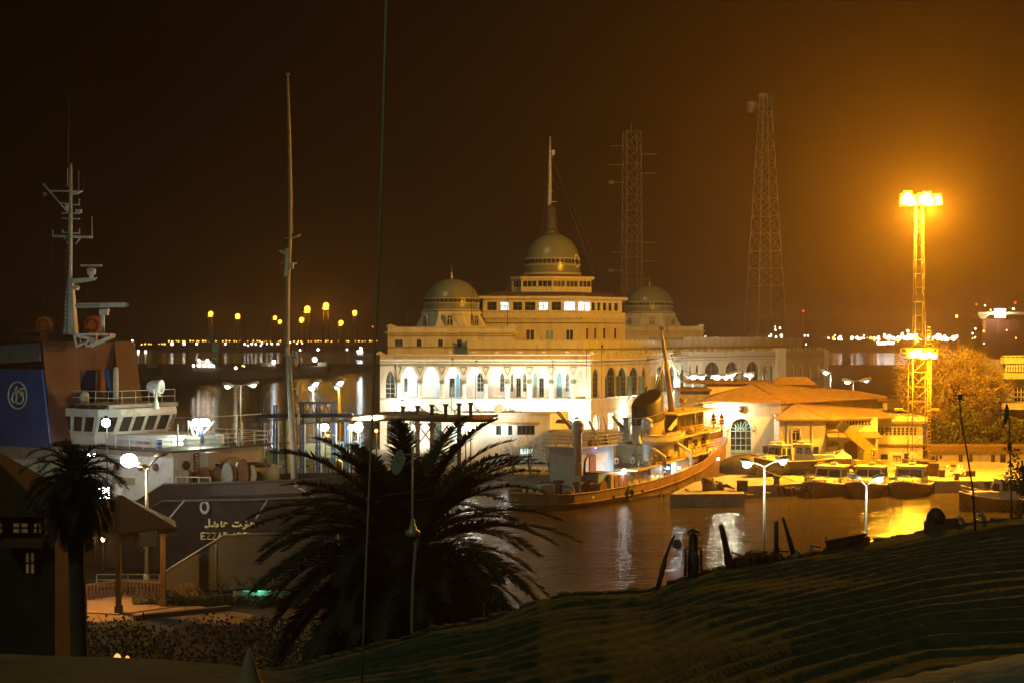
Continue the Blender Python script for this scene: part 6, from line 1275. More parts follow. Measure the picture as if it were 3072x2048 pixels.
l1 = launch('pilot_launch', 'leftmost of three moored white pilot launches, nearest the tyre hung pier', (XA(2490, 180.5), 181., 0), -PI/2-.5)
o = dup(l1, (XA(2605, 180.5), 180.3, 0), -PI/2-.44, 'middle one of the three moored white pilot launches, partly behind the lit street lamp'); dup(l1, (XA(2727, 181), 180.6, 0), -PI/2-.38, 'rightmost of three moored white pilot launches, below the floodlight tower')
for o in C.objects:
    if o.name.startswith('pilot_launch'): o['group'] = 'pilot launches moored at the quay'
sh1 = launch('pilot_boat', 'yellow lit pilot boat propped ashore right behind the double street lamp', (XA(2328, 189), 189.5, 1.95), -PI/2-.75, 8.6, 3.0, m_darksteel, 'pilot boats standing ashore')
dup(sh1, (XA(2435, 190), 190.5, 2.0), -.2, 'pilot boat with two tyres on its side standing ashore left of the mobile crane')
for i, (sx, Y) in enumerate(((2318, 188.6), (2345, 190.5), (2415, 190), (2462, 191))):
    q = MB(); q.cbox((XA(sx, Y), Y, 1.6), (.5, 2.0, .5), .1); q.cbox((XA(sx, Y), Y, 1.92), (.7, 2.2, .14), .1); o = q.build('keel_block', m_wood); tag(o, ['timber keel block under the first pilot boat stern', 'timber keel block under the first pilot boat bow', 'timber keel block under the crane side pilot boat stern', 'timber keel block under the crane side pilot boat bow'][i], 'keel block', 'timber keel blocks')
for i, (x0, x1) in enumerate(((2455, 2470), (2560, 2590), (2680, 2712))):
    q = MB(); q.path([P(x0, 1452, 177), P((x0+x1)/2-10, 1462, 181), P(x1-20, 1437, 187)], .035, 4); o = q.build('mooring_line', m_palewood); tag(o, ('slack rope on the leftmost launch', 'slack rope between the left and middle launches', 'slack rope between the middle and right launches')[i], 'rope')
hb = thing('old_hulk', 'dark upturned boat hull leaning behind the tug bow at the hall door', 'boat', (XA(2255, 192), 192, 1.4)); q = MB(); rows = []
for i in range(9):
    t = i/8; w_ = 1.6*math.sin(PI*(.08+.84*t))**.6; rows.append([V((XA(2160+t*160, 192), 192+w_*math.cos(PI*j/8), 1.5+2.3*math.sin(PI*j/8)*math.sin(PI*(.08+.84*t))**.5)) for j in range(9)])
q.loft(rows, True); q.build('upturned_hull', m_darksteel, hb); q = MB(); q.path([r[4]+V((0, 0, .05)) for r in rows], .1, 5); q.build('keel', m_rust, hb)
# mobile crane
Yc = 194.; cr = thing('mobile_crane', 'yellow mobile crane with its box boom raised to the left over the moored launches', 'crane', (XA(2600, Yc), Yc, 1.4)); q = MB()
b0, b1 = P(2612, 1348, Yc), P(2528, 1278, Yc); q.bar(b0, b1, 1.15, 1.15, (0, 1, 0)); bm = q.build('boom', m_yellow, cr); q = MB(); q.bar(b0.lerp(b1, .9), b1+(b1-b0).normalized()*.5, 1.35, 1.5, (0, 1, 0)); q.build('boom_head', m_darksteel, bm)
q = MB(); q.tube(b1+V((-.5, 0, -.2)), b1+V((-.5, 0, -2.6)), .05, n=5); q.cbox(b1+V((-.5, 0, -2.8)), (.4, .3, .7)); q.torus(b1+V((-.5, 0, -3.4)), .25, .07, (0, 1, 0), 10, 5); q.build('hook', m_darksteel, bm)
q = MB(); q.tube(P(2590, 1358, Yc), b0.lerp(b1, .35), .16, n=8); q.build('lift_ram', m_pole, bm)
q = MB(); q.hexa([(XA(2608, Yc), Yc-1.0, ZA(1378, Yc)), (XA(2628, Yc), Yc-1.0, ZA(1378, Yc)), (XA(2628, Yc), Yc+1, ZA(1378, Yc)), (XA(2608, Yc), Yc+1, ZA(1378, Yc))], [(XA(2612, Yc), Yc-1, ZA(1346, Yc)), (XA(2624, Yc), Yc-1, ZA(1346, Yc)), (XA(2624, Yc), Yc+1, ZA(1346, Yc)), (XA(2612, Yc), Yc+1, ZA(1346, Yc))]); cb = q.build('cab', m_yellow, cr)
q = MB(); q.poly([P(2614, 1370, Yc-1.03), P(2624, 1370, Yc-1.03), P(2623, 1350, Yc-1.03), P(2616, 1350, Yc-1.03)]); q.build('cab_window', m_dark, cb)
q = MB(); q.box((XA(2560, Yc), Yc-1.3, 2.2), (XA(2640, Yc), Yc+1.3, 3.0)); q.box((XA(2585, Yc), Yc-1.1, 3.0), (XA(2608, Yc), Yc+1.1, 4.0)); q.build('chassis', m_yellow, cr)
for x in (2566, 2586, 2618, 2634):
    q = MB(); q.lathe([(.3, -.2), (.62, -.2), (.62, .2), (.3, .2)], (XA(x, Yc), Yc-1.25, 2.02), 14, R=V((0, 1, 0)).to_track_quat('Z', 'Y').to_matrix()); q.build('wheel', m_rubber, cr)
kz = thing('canopy_tent', 'small pink and cream canopy tent between the launches and the crane', 'tent', (XA(2528, 190), 190, 1.4)); q = MB()
for a, b in ((2508, 188.8), (2548, 188.8), (2508, 191.4), (2548, 191.4)): q.tube((XA(a, b), b, 1.4), (XA(a, b), b, 3.7), .05, n=5)
q.build('tent_pole', m_pole, kz) if False else None
q = MB(); q.hexa([(XA(2506, 188.6), 188.6, 2.1), (XA(2550, 188.6), 188.6, 2.1), (XA(2550, 191.6), 191.6, 2.1), (XA(2506, 191.6), 191.6, 2.1)], [(XA(2506, 188.6), 188.6, 3.6), (XA(2550, 188.6), 188.6, 3.6), (XA(2550, 191.6), 191.6, 3.6), (XA(2506, 191.6), 191.6, 3.6)]); q.build('tent_side', mat('pink_canvas', (.42, .16, .22), .9), kz)
q = MB(); q.hexa([(XA(2502, 188.2), 188.2, 3.6), (XA(2554, 188.2), 188.2, 3.6), (XA(2554, 192), 192, 3.6), (XA(2502, 192), 192, 3.6)], [(XA(2526, 190), 190, 4.4), (XA(2530, 190), 190, 4.4), (XA(2530, 190.2), 190.2, 4.4), (XA(2526, 190.2), 190.2, 4.4)]); q.build('tent_roof', m_offwhite, kz)
# small work boat at the right edge
launch('work_boat', 'old work boat with small cabin lying off the quay at the right edge', (XA(2992, 164), 164, 0), PI+.12, 8.6, 3.2, m_tughull)
# quay clutter, each piece by itself
Yq = 184.5
def crate(label, sx0, sx1, sy0, sy1, Y, dep, m, name='crate', lid=True, cat='crate'):
    t = thing(name, label, cat, (XA((sx0+sx1)/2, Y), Y, 1.4)); q = MB(); z0 = 1.4; z1 = z0+(sy0-sy1)*Y/F; q.box((XA(sx0, Y), Y, z0), (XA(sx1, Y), Y+dep, z1)); b = q.build('body', m, t)
    q = MB(); n = max(2, int((sx1-sx0)/9))
    for i in range(n+1): x = XA(sx0+(sx1-sx0)*i/n, Y); q.bar((x, Y-.04, z0), (x, Y-.04, z1), .09, .06, (0, 1, 0))
    q.bar((XA(sx0, Y), Y-.04, z1-.06), (XA(sx1, Y), Y-.04, z1-.06), .1, .06); q.build('battens', m_wood, t); return t
crate('tall dark slatted crate on legs standing on the quay', 2790, 2816, 1430, 1390, 188, 1.4, m_wood); crate('low dark crate beside the tall slatted one', 2818, 2834, 1438, 1416, 187, 1.2, m_wood)
crate('wide dark crate at the right end of the quay clutter', 2892, 2925, 1432, 1415, 188, 1.6, m_rust); crate('tall brown cabinet at the foot of the floodlight tower', 2760, 2784, 1432, 1388, 189, 1.4, m_maroon, 'cabinet', True, 'cabinet')
for i, (sx, sy, r, lb) in enumerate(((2845,1432,.8,'crumpled pale tarpaulin heap, the left one of two on the quay'),(2880,1430,.9,'crumpled pale tarpaulin heap beside the wide dark crate'))):
    rnd = random.Random(20+i); q = MB(); c = V((XA(sx, 188), 188, 1.4)); rws = []
    for j in range(6): rws.append([c+V((math.cos(a*PI/5)*r*(1-.16*j)*rnd.uniform(.8, 1.2), math.sin(a*PI/5)*r*(1-.16*j)*rnd.uniform(.8, 1.2), j*.3*rnd.uniform(.9, 1.1))) for a in range(10)])
    q.loft(rws, False, True); q.face([len(q.v)-10+k for k in range(10)]); o = q.build('tarpaulin', m_offwhite); tag(o, lb, 'tarpaulin')
def bollard(label, sx, Y, z=1.4, s=1.): 
    q = MB(); q.lathe([(.32*s, z), (.26*s, z+.5*s), (.4*s, z+.62*s), (.4*s, z+.8*s), (.1*s, z+.86*s)], (XA(sx, Y), Y, 0), 12); o = q.build('bollard', m_darksteel); tag(o, label, 'bollard', 'mooring bollards on the quay')
bollard('bollard with a pale top on the quay edge right of the launches', 2870, 183.2); bollard('bollard on the pier end near the tug bow', 2330, 178, 1.4, 1.2); bollard('bollard on the stone pier beside the tyres', 2420, 181, 1.4, 1.0)
q = MB(); q.lathe([(.62, 1.4), (.62, 2.5), (.66, 2.55), (.2, 2.6)], (XA(2227, 170), 170, 0), 14); o = q.build('oil_drum', m_black); tag(o, 'black drum with a pale lid on the front of the pier', 'drum')
rnd = random.Random(9); dk_ = [('rusty winch frame lying on the pier front', 2120, 0), ('grey pump housing in the pier scrap', 2139, 1), ('coiled hawser heap in the pier scrap', 2158, 2), ('bent pipe bundle at the right of the pier scrap', 2180, 3)]
for lb, sx, k in dk_:
    c = V((XA(sx, 170), 170+.4*k, 1.4)); t = thing('scrap_gear', lb, 'scrap', c); q = MB()
    if k == 0: q.cbox(c+V((0, 0, .5)), (.9, .8, 1.0)); q.lathe([(.4, -.5), (.4, .5)], c+V((0, -.1, 1.1)), 12, R=V((1, .3, 0)).normalized().to_track_quat('Z', 'Y').to_matrix())
    elif k == 1: q.lathe([(.5, 0), (.55, .6), (.3, 1.0), (.25, 1.4), (.02, 1.5)], c, 12); q.tube(c+V((-.6, 0, .5)), c+V((.7, 0, .8)), .16, n=8)
    elif k == 2:
        for i in range(5): q.torus(c+V((0, 0, .12+i*.2)), .55-.04*i, .12, (.06*i, .05, 1), 16, 6)
    else:
        for i in range(5): q.path([c+V((-1.2, -.2*i, .1+.1*i)), c+V((.1, -.2*i, .35+.08*i)), c+V((1.0, .1-.2*i, .12))], .09, 6)
    q.build('body', m_rust if k != 1 else m_greysteel, t)
q = MB(); q.path([P(2055, 1465, 169), P(2090, 1490, 168.5), P(2160, 1498, 168.5)], .1, 5); q.cbox(P(2075, 1490, 168.5), (1.4, .5, .3), .2); o = q.build('mooring_anchor', m_darksteel); tag(o, 'dark anchor like iron lying on the pier corner by the tug side', 'anchor')
tf0 = MB(); tf0.torus((0, 0, 0), .5, .17, (0, 1, 0), 14, 6); tproto = None
for i, (sx, sy) in enumerate(((2345,1470),(2362,1476),(2378,1474),(2388,1480),(2402,1476),(2412,1482),(2424,1478))):
    Yt_ = 176.0+(sx-2300)*.026
    if tproto is None: o = tproto = tf0.build('tyre_fender', m_rubber)
    else: o = tproto.copy(); C.objects.link(o)
    o.location = (XA(sx, Yt_), Yt_, ZA(sy, Yt_)); o.rotation_euler = (0, .2*i, .5+.13*(i % 3)); tag(o, 'black tyre hanging in the bunch on the pier wall', 'tyre', 'tyres hanging in a bunch on the pier wall')
q = MB(); q.path([P(2262, 1395, 186), P(2300, 1412, 184), P(2400, 1448, 181)], .06, 5); o = q.build('mooring_line', m_palewood); tag(o, 'slack rope running from the upturned hull to the pier bollard', 'rope')
for i, (sx, sy, lb) in enumerate(((2250,1483,'short plank step on the pier wall, the left one'),(2300,1478,'short plank step on the pier wall, the right one'))):
    q = MB(); q.cbox(P(sx, sy, 166.2 if i == 0 else 174.6), (.9, .5, .12)); o = q.build('plank_step', m_palewood); tag(o, lb, 'plank')
# ---------------------------------------------------------------- lattice masts behind the palace
Ym1 = 352.; t = thing('lattice_mast', 'straight square lattice aerial mast right of the central dome', 'lattice mast', P(1896, 1010, Ym1)); zt_ = ZA(396, Ym1); q = MB(); zb_ = 1.4; lattice(q, (XA(1896, Ym1), Ym1, zb_), 4.0, 3.4, zt_-zb_, 18, .12, .055, .22); q.build('lattice', m_mast, t)
q = MB(); q.tube((XA(1894, Ym1), Ym1, zt_), (XA(1894, Ym1), Ym1, zt_+2), .06, n=4); q.build('lightning_rod', m_pole, t)
for a, b, y in ((1832,1872,438),(1824,1872,495),(1845,1872,548),(1830,1872,757),(1835,1872,812),(1921,1972,463),(1921,1970,520),(1921,1972,728),(1925,1965,783),(1925,1948,838)):
    q = MB(); q.tube(P(a, y, Ym1), P(b, y, Ym1), .09, n=5)
    for k in range(3): x = a+(b-a)*(.1+.3*k); q.tube(P(x, y-3, Ym1), P(x, y+3, Ym1), .05, n=4)
    q.build('yagi_aerial', m_mast, t)
for y in (548, 812): q = MB(); c = P(1833, y, Ym1); q.lathe([(.01, 0), (.5, .25), (.9, .9)], c+V((0, 0, -.6)), 10); q.build('cone_aerial', m_mast, t)
Ym2 = 380.; t = thing('lattice_mast', 'tall tapering lattice mast with a drum dish near its top', 'lattice mast', P(2292, 1020, Ym2)); zt_ = ZA(282, Ym2); q = MB(); lattice(q, (XA(2296, Ym2), Ym2, 1.4), 9.6, 2.0, zt_-1.4, 18, .16, .07, .3); q.build('lattice', m_mast, t)
q = MB(); c = P(2252, 322, Ym2); q.lathe([(1.5, -1.2), (1.5, .6), (.3, .9)], c, 16, R=V((-1, -.35, 0)).normalized().to_track_quat('Z', 'Y').to_matrix()); q.tube(c, P(2280, 322, Ym2), .12, n=5); q.build('drum_dish', m_mast, t)
q = MB(); q.box(P(2276, 290, Ym2)+V((0, -1, 0)), P(2296, 282, Ym2)+V((0, 1, 0))); q.build('top_platform', m_pole, t)
t = thing('lattice_mast', 'far thin mast carrying a red light over the right horizon', 'lattice mast', P(2410, 1010, 1500)); q = MB(); q.tube(P(2410, 1024, 1500), P(2410, 936, 1500), .9, .4, 6); q.build('pole', m_pole, t)
# ---------------------------------------------------------------- trees and plants of the quay
bt = thing('bushy_tree', 'huge spreading tree with forked pale trunk and fine twigs behind the floodlight tower', 'tree', (XA(2850, 216), 216, 1.4)); rnd = random.Random(5); tips = []; q = MB()
base = P(2852, 1400, 216); fork = P(2853, 1268, 216); q.path([V((base.x, base.y, 1.4)), fork+V((.1, 0, -2)), fork], [.9, .75, .7], 10)
for d, sx, sy in ((0, 2800, 1190), (1, 2890, 1215)):
    e_ = P(sx, sy, 216); q.path([fork, fork.lerp(e_, .5)+V((0, .3, .2)), e_], [.55, .48, .4], 8)
    for k in range(5):
        dr = V((rnd.uniform(-1, 1)+(-.5 if d == 0 else .5), rnd.uniform(-.8, .8), rnd.uniform(.3, 1.2))); branch(q, e_, dr, 3.6, .3, 3, rnd, tips, .75, .03, 4)
cen = P(2850, 1165, 216); Rx, Rz = 7.6, 6.2
def incrown(p): d = p-cen; return (d.x/Rx)**2+(d.y/6.5)**2+(d.z/Rz)**2 < 1.05*(1+.16*math.sin(p.x*1.3+p.z)+.1*math.sin(p.z*2.1)) and d.z > -4.8
q.build('trunk', m_palebark, bt)
q = MB(); pts = []; tw = []
while len(pts) < 13000:
    a = V((rnd.gauss(0, 1), rnd.gauss(0, 1), rnd.gauss(0, 1))).normalized(); k = rnd.random()**.28; p = cen+V((a.x*Rx*k, a.y*6.5*k, a.z*Rz*k))
    if not incrown(p): continue
    cl = math.sin(p.x*2.2+1.3*math.sin(p.z*1.7))+math.sin(p.z*2.5+p.y*1.1)+math.sin(p.y*2.0+p.x)
    if cl < -.35: continue
    pts.append(p)
leaf_quads(q, pts, .30, rnd); q.build('crown', m_dryleaf, bt)
q = MB()
for p in pts[::9]:
    o_ = (p-cen).normalized(); s = p-o_*.8; c_ = s
    l = [c_]
    for i in range(4): c_ = c_+(o_*.4+V((rnd.gauss(0, .25), rnd.gauss(0, .25), rnd.gauss(0, .25)))); l.append(c_)
    q.path(l, [.035, .03, .025, .02, .012], 3)
q.build('twigs', m_palebark, bt)
rnd = random.Random(6); q = MB(); pts = []
while len(pts) < 15000:
    sx = rnd.uniform(2785, 3110); Yh = rnd.uniform(206.5, 214); top = 1242-28*math.sin((sx-2785)/44)-20*math.sin(sx/19.)+(25 if sx < 2840 else 0); sy = rnd.uniform(top, 1342); p = P(sx, sy, Yh)
    cl = math.sin(p.x*1.9+math.sin(p.z*2))+math.sin(p.z*2.2+p.y)+math.sin(p.y*1.7-p.x*.8)
    if cl < -.2-.9*(Yh < 208): continue
    pts.append(p)
leaf_quads(q, pts, .42, rnd); o = q.build('hedge_foliage', m_leaf); tag(o, 'dense dusty hedge of broad leaves above the low store', 'hedge', None, 'stuff')
for sx, sy, sb, Y, nf, s_, lb in ((2046,1118,1175,262,16,3,'small palm beside the tug mast before the recessed front'),(2226,1118,1150,280,16,4,'greenish lit garden palm before the right arcade, the left one'),(2292,1106,1150,282,20,6,'bushier garden palm before the right arcade, the right one')):
    palm('garden_palm', lb, (XA(sx, Y), Y, 1.4), ZA(sy, Y)-1.4, .3, nf, 1.9, s_, 'garden palms at the palace', .5, (0, 0), 1.2, 12, -.6, .06)
q = MB(); rnd = random.Random(8); pts = [P(1520+rnd.gauss(0, 20), 1236+rnd.gauss(0, 7)-4*math.sin(i), 216+rnd.uniform(-1, 1)) for i in range(420)]; leaf_quads(q, pts, .32, rnd)
rt = thing('garden_tree', 'small dark leafed tree top poking over the low white house', 'tree', (XA(1520, 216), 216, 1.4)); q.build('crown', m_leaf, rt); q = MB(); q.path([(XA(1522, 216), 216, 1.4), (XA(1520, 216), 216, ZA(1236, 216))], [.22, .1], 6)
for k in range(5): q.path([P(1520, 1262, 216), P(1498+11*k, 1240, 216)], [.08, .03], 4)
q.build('trunk', m_bark, rt)
rnd = random.Random(12)
for i, (sx, sy, n, sp, lb) in enumerate(((1540,1352,900,26,'sparse dry shrub tree left before the low white house'),(1650,1345,1000,24,'sparse dry shrub tree before the grey annex windows'),(1590,1340,500,16,'thin shrub between the two dry shrub trees'))):
    t = thing('shrub_tree', lb, 'tree', (XA(sx, 191), 191, 1.4), 0, 'dry shrubs before the low white house'); q = MB(); pts = [P(sx+rnd.gauss(0, sp), sy+rnd.gauss(0, 20), 191+rnd.gauss(0, .5)) for _ in range(n)]; leaf_quads(q, [p for p in pts if p.z > 2], .16, rnd); q.build('crown', m_dryleaf, t); q = MB()
    for k in range(6): q.path([(XA(sx, 191), 191, 1.4), P(sx+rnd.uniform(-8, 8), 1380, 191), P(sx+rnd.uniform(-22, 22), sy-8, 191)], [.09, .06, .02], 4)
    q.build('trunk', m_bark, t)
q = MB(); pts = [(rnd.uniform(-8.5, 8), rnd.uniform(188.5, 190), 1.4+rnd.random()**2*.9) for _ in range(2200)]; leaf_quads(q, [V(p) for p in pts], .22, rnd); o = q.build('undergrowth', m_leaf); tag(o, 'low weeds along the quay edge before the white house', 'weeds', None, 'stuff')
# ---------------------------------------------------------------- low white house and grey annex behind the tug
Yv = 208.; wh_ = thing('low_white_house', 'low flat white house with awning over two dark windows in front of the arcade', 'building', (XA(1480, Yv), Yv, 1.4)); xl, xr = XA(1380, Yv), XA(1650, Yv); wl = Wall((xl, Yv, 0), (1, 0, 0), (0, -1, 0)); u = lambda sx: XA(sx, Yv)-xl; z1 = ZA(1240, Yv)
ops = [(u(1488), u(1537), ZA(1303, Yv), ZA(1275, Yv), ZA(1275, Yv), 'rect'), (u(1552), u(1604), ZA(1303, Yv), ZA(1275, Yv), ZA(1275, Yv), 'rect'), (u(1560), u(1600), ZA(1362, Yv), ZA(1344, Yv), ZA(1344, Yv), 'rect')]
m = MB(); wl.build(m, xr-xl, ZA(1320, Yv), z1, ops[:2], .2); wl.build(m, xr-xl, 1.4, ZA(1320, Yv), ops[2:], .2); xr2 = XA(1706, Yv+7); m.quad([(xr, Yv, 1.4), (xr2, Yv+7, 1.4), (xr2, Yv+7, z1), (xr, Yv, z1)]); m.quad([(xl, Yv, 1.4), (xl, Yv+9, 1.4), (xl, Yv+9, z1), (xl, Yv, z1)]); m.poly([(xl, Yv, z1), (xr, Yv, z1), (xr2, Yv+7, z1), (xl, Yv+9, z1)]); m.build('house_wall', m_white, wh_)
for i, op in enumerate(ops): wl.window(wh_, op, m_greenframe, m_dark if i < 2 else e_win, .15, 4, 1, .08)
m = MB(); m.box((u(1472)+xl, Yv-1.0, ZA(1272, Yv)), (u(1617)+xl, Yv, ZA(1265, Yv))); m.build('awning', m_palewood, wh_)
m = MB(); m.box((xl-.2, Yv-.15, z1), (xr+.1, Yv+.2, z1+.14)); m.build('roof_edge', m_trim, wh_)
q = MB(); q.cbox(P(1514, 1288, Yv-.6), (.8, .5, 1.3)); bx_ = thing('lit_sign_box', 'white lit box sign hanging before the left window of the low white house', 'sign', P(1514, 1288, Yv-.6)); q.build('light_box', emit('box_sign', (1, 1, .96), 6), bx_); light(P(1514, 1288, Yv-1.4), 160, (1, 1, .9), .3, bx_)
q = MB(); q.lathe([(.01, 0), (.45, .1), (.75, .4)], P(1500, 1228, Yv+1), 14, R=V((-.6, -1, .5)).normalized().to_track_quat('Z', 'Y').to_matrix()); q.tube(P(1500, 1240, Yv+1), P(1500, 1228, Yv+1), .06, n=5); q.tube(P(1505, 1232, Yv+1), P(1526, 1231, Yv+1), .05, n=4); o = q.build('satellite_dish', m_palewood); tag(o, 'satellite dish on the roof of the low white house', 'satellite dish')
Yx = 203.; ax_ = thing('grey_annex', 'grey walled annex with a row of lit barred windows behind the tug stern', 'building', (XA(1750, Yx), Yx, 1.4)); xl, xr = XA(1650, Yx), XA(1860, Yx); wl = Wall((xl, Yx, 0), (1, 0, 0), (0, -1, 0)); u = lambda sx: XA(sx, Yx)-xl
ops = [(u(a), u(b), ZA(1370, Yx), ZA(1336, Yx), ZA(1335, Yx), 'rect') for a, b in ((1672,1688),(1698,1711),(1716,1728),(1776,1790))]; m = MB(); wl.build(m, xr-xl, 1.4, ZA(1294, Yx), ops, .2); m.poly([(xl, Yx, ZA(1294, Yx)), (xr, Yx, ZA(1294, Yx)), (xr, Yx+6, ZA(1294, Yx)), (xl, Yx+6, ZA(1294, Yx))]); m.quad([(xl, Yx, 1.4), (xl, Yx+6, 1.4), (xl, Yx+6, ZA(1294, Yx)), (xl, Yx, ZA(1294, Yx))]); m.quad([(xr, Yx, 1.4), (xr, Yx+6, 1.4), (xr, Yx+6, ZA(1294, Yx)), (xr, Yx, ZA(1294, Yx))]); m.build('annex_wall', m_concrete, ax_)
for op in ops: wl.window(ax_, op, m_greenframe, e_win, .12, 3, 4, .05)
m = MB(); m.hexa([P(1664, 1268, Yx+.2), P(1708, 1270, Yx+.2), P(1714, 1268, Yx+3), P(1670, 1266, Yx+3)], [P(1672, 1256, Yx+.2), P(1700, 1258, Yx+.2), P(1706, 1260, Yx+3), P(1676, 1258, Yx+3)]); m.build('roof_hatch', m_tile, ax_)
q = MB(); q.tube(P(1668, 1232, Yx), P(1712, 1285, Yx), .1, n=5); q.tube(P(1674, 1230, Yx), P(1716, 1284, Yx), .1, n=5); o = q.build('leaning_ladder', m_wood); tag(o, 'dark ladder leaning across the yellow end of the low white house', 'ladder')
# ---------------------------------------------------------------- ferry landing gantry
Yg2 = 178.; zw = .2
lg = thing('landing_gantry', 'dark blue and rusty ferry landing gantry with six T posts above its sagging roof', 'gantry', P(1100, 1420, Yg2)); G_ = lambda x, y, d=0.: P(x, y, Yg2)+V((0, d, 0))
q = MB()
for d in (0, 5): q.path([G_(1040, 1258, d), G_(1150, 1250, d), G_(1240, 1247, d), G_(1340, 1256, d), G_(1478, 1256, d)], .32, 6)
q.build('roof_beam', m_rust, lg)
q = MB(); q.loft([[G_(x, y-2, d) for x, y in ((900,1262),(1060,1252),(1140,1243),(1240,1240),(1330,1250),(1445,1258),(1494,1250))] for d in (-1.2, 2.5, 6.2)]); q.loft([[G_(x, y+8, d) for x, y in ((900,1262),(1060,1254),(1140,1252),(1240,1252),(1330,1256),(1445,1256),(1484,1254))] for d in (-1.2, 6.2)]); q.build('roof_sheet', m_darksteel, lg)
for i, x in enumerate((1209,1253,1296,1337,1377,1412)):
    ty = (1216,1215,1212,1210,1208,1206)[i]; q = MB(); q.bar(G_(x, 1255), G_(x, ty+8), .42, .42, (0, 1, 0)); q.ext([G_(x-9, ty, -.25), G_(x+9, ty, -.25), G_(x+7, ty+6, -.25), G_(x+3, ty+12, -.25), G_(x-3, ty+12, -.25), G_(x-7, ty+6, -.25)], (0, .5, 0)); tp_ = q.build('roof_post', m_darksteel, lg)
    q = MB(); q.path([G_(x+6, ty+4), G_(x+(45 if i < 5 else 38), 1250)], .05, 4); q.build('stay_rod', m_darksteel, tp_)
for x in (1209, 1253, 1296, 1377):
    q = MB(); q.bar(G_(x, 1260), V((XA(x, Yg2), Yg2, zw)), .5, .5, (0, 1, 0)); q.ext([G_(x-16, 1268, -.2), G_(x+16, 1268, -.2), G_(x+5, 1282, -.2), G_(x-5, 1282, -.2)], (0, .4, 0)); q.build('roof_column', m_rust, lg)
q = MB()
for a, b in ((1165, 1209), (1209, 1253), (1253, 1300), (1300, 1345)): q.bar(G_(a, 1272), G_(b, 1332), .16); q.bar(G_(b, 1272), G_(a, 1332), .16)
q.build('cross_brace', m_rust, lg)
for i, (x, m) in enumerate(((784,m_bluesteel),(826,m_bluesteel),(906,m_bluesteel),(955,m_bluesteel),(1000,m_bluesteel),(1040,m_bluesteel))):
    q = MB()
    for dx in (-4, 4): q.bar(V((XA(x+dx, Yg2), Yg2, zw)), G_(x+dx, 1212 if i < 5 else 1250), .2, .2, (0, 1, 0))
    for k in range(7): q.bar(G_(x-4, 1225+28*k), G_(x+4, 1239+28*k), .1)
    co = q.build('landing_column', m, lg); q = MB(); q.bar(G_(x+9, 1268), V((XA(x+9, Yg2), Yg2, zw)), .13, .13, (0, 1, 0)); q.build('drain_pipe', m_pole, co)
q = MB(); q.bar(G_(762, 1262), G_(862, 1256), .35, .22); q.build('rusty_beam', m_rust, lg)
q = MB(); q.bar(G_(770, 1246), G_(1060, 1244), .3, .5); q.bar(G_(770, 1330), G_(1060, 1322), .12, .16); q.build('tie_beam', m_bluesteel, lg)
q = MB(); q.bar(G_(895, 1208), G_(1012, 1206), .3); q.bar(G_(895, 1246), G_(1012, 1244), .3)
for i in range(5): q.bar(G_(897+23*i, 1246), G_(908+23*i, 1208), .12); q.bar(G_(908+23*i, 1208), G_(920+23*i, 1246), .12)
q.build('truss', m_bluesteel, lg)
q = MB(); q.path([G_(480, 1246, -6), G_(640, 1243, -6), G_(790, 1240)], .05, 4); q.build('overhead_cable', m_pole, lg)
for i, (a, b, c_, d, m, lb) in enumerate(((909,944,1328,1374,m_palewood,'leftmost blank notice board under the landing truss'),(955,1000,1322,1371,m_palewood,'second blank notice board under the landing truss'),(1000,1032,1321,1372,m_greysteel,'third, greyer notice board beside the yellow lamp pole'),(1038,1072,1318,1372,m_whitesteel,'white shelf rack right of the notice boards'))):
    t = thing('notice_board' if i < 3 else 'shelf_rack', lb, 'notice board' if i < 3 else 'rack', (XA((a+b)/2, 181), 181, 1.4)); q = MB()
    if i < 3: q.box((XA(a, 181), 181, ZA(d, 181)), (XA(b, 181), 181.12, ZA(c_, 181))); q.build('board', m, t)
    else:
        for k in range(5): q.box((XA(a, 181), 181, ZA(d-12*k, 181)), (XA(b, 181), 181.4, ZA(d-12*k-3, 181)))
        q.build('shelf', m, t)
    q = MB(); q.tube((XA(a+4, 181), 181.2, .2), (XA(a+4, 181), 181.2, ZA(c_, 181)), .07, n=5); q.tube((XA(b-4, 181), 181.2, .2), (XA(b-4, 181), 181.2, ZA(c_, 181)), .07, n=5); q.build('leg', m_darksteel, t)
q = MB(); q.ext([P(998,1432,172), P(1026,1432,172), P(1026,1386,172), P(1014,1378,172), P(998,1390,172)], (0, 1, 0)); o = q.build('yellow_bollard_post', m_yellow); tag(o, 'stout yellow pillar at the foot of the yellowish lamp pole', 'pillar')
rnd = random.Random(31)
for i, (sx, sy, r) in enumerate(((749,1372,.95),(777,1369,.95),(845,1371,1.05))):
    t = thing('clipped_shrub', ('leftmost clipped round shrub on the lit lawn behind the bow', 'middle clipped round shrub, the darkest on the lawn', 'clipped round shrub between two blue landing columns')[i], 'shrub', (XA(sx, 213), 213, 1.5)); c = P(sx, sy, 213); pts = []
    while len(pts) < 900:
        p = V((rnd.uniform(-1, 1), rnd.uniform(-1, 1), rnd.uniform(-1, 1)))
        if .5 < p.length < 1: pts.append(c+p*r)
    q = MB(); leaf_quads(q, pts, .2, rnd); q.build('crown', m_leaf, t); q = MB(); q.tube((c.x, c.y, 1.5), c, .1, n=6); q.build('trunk', m_bark, t)
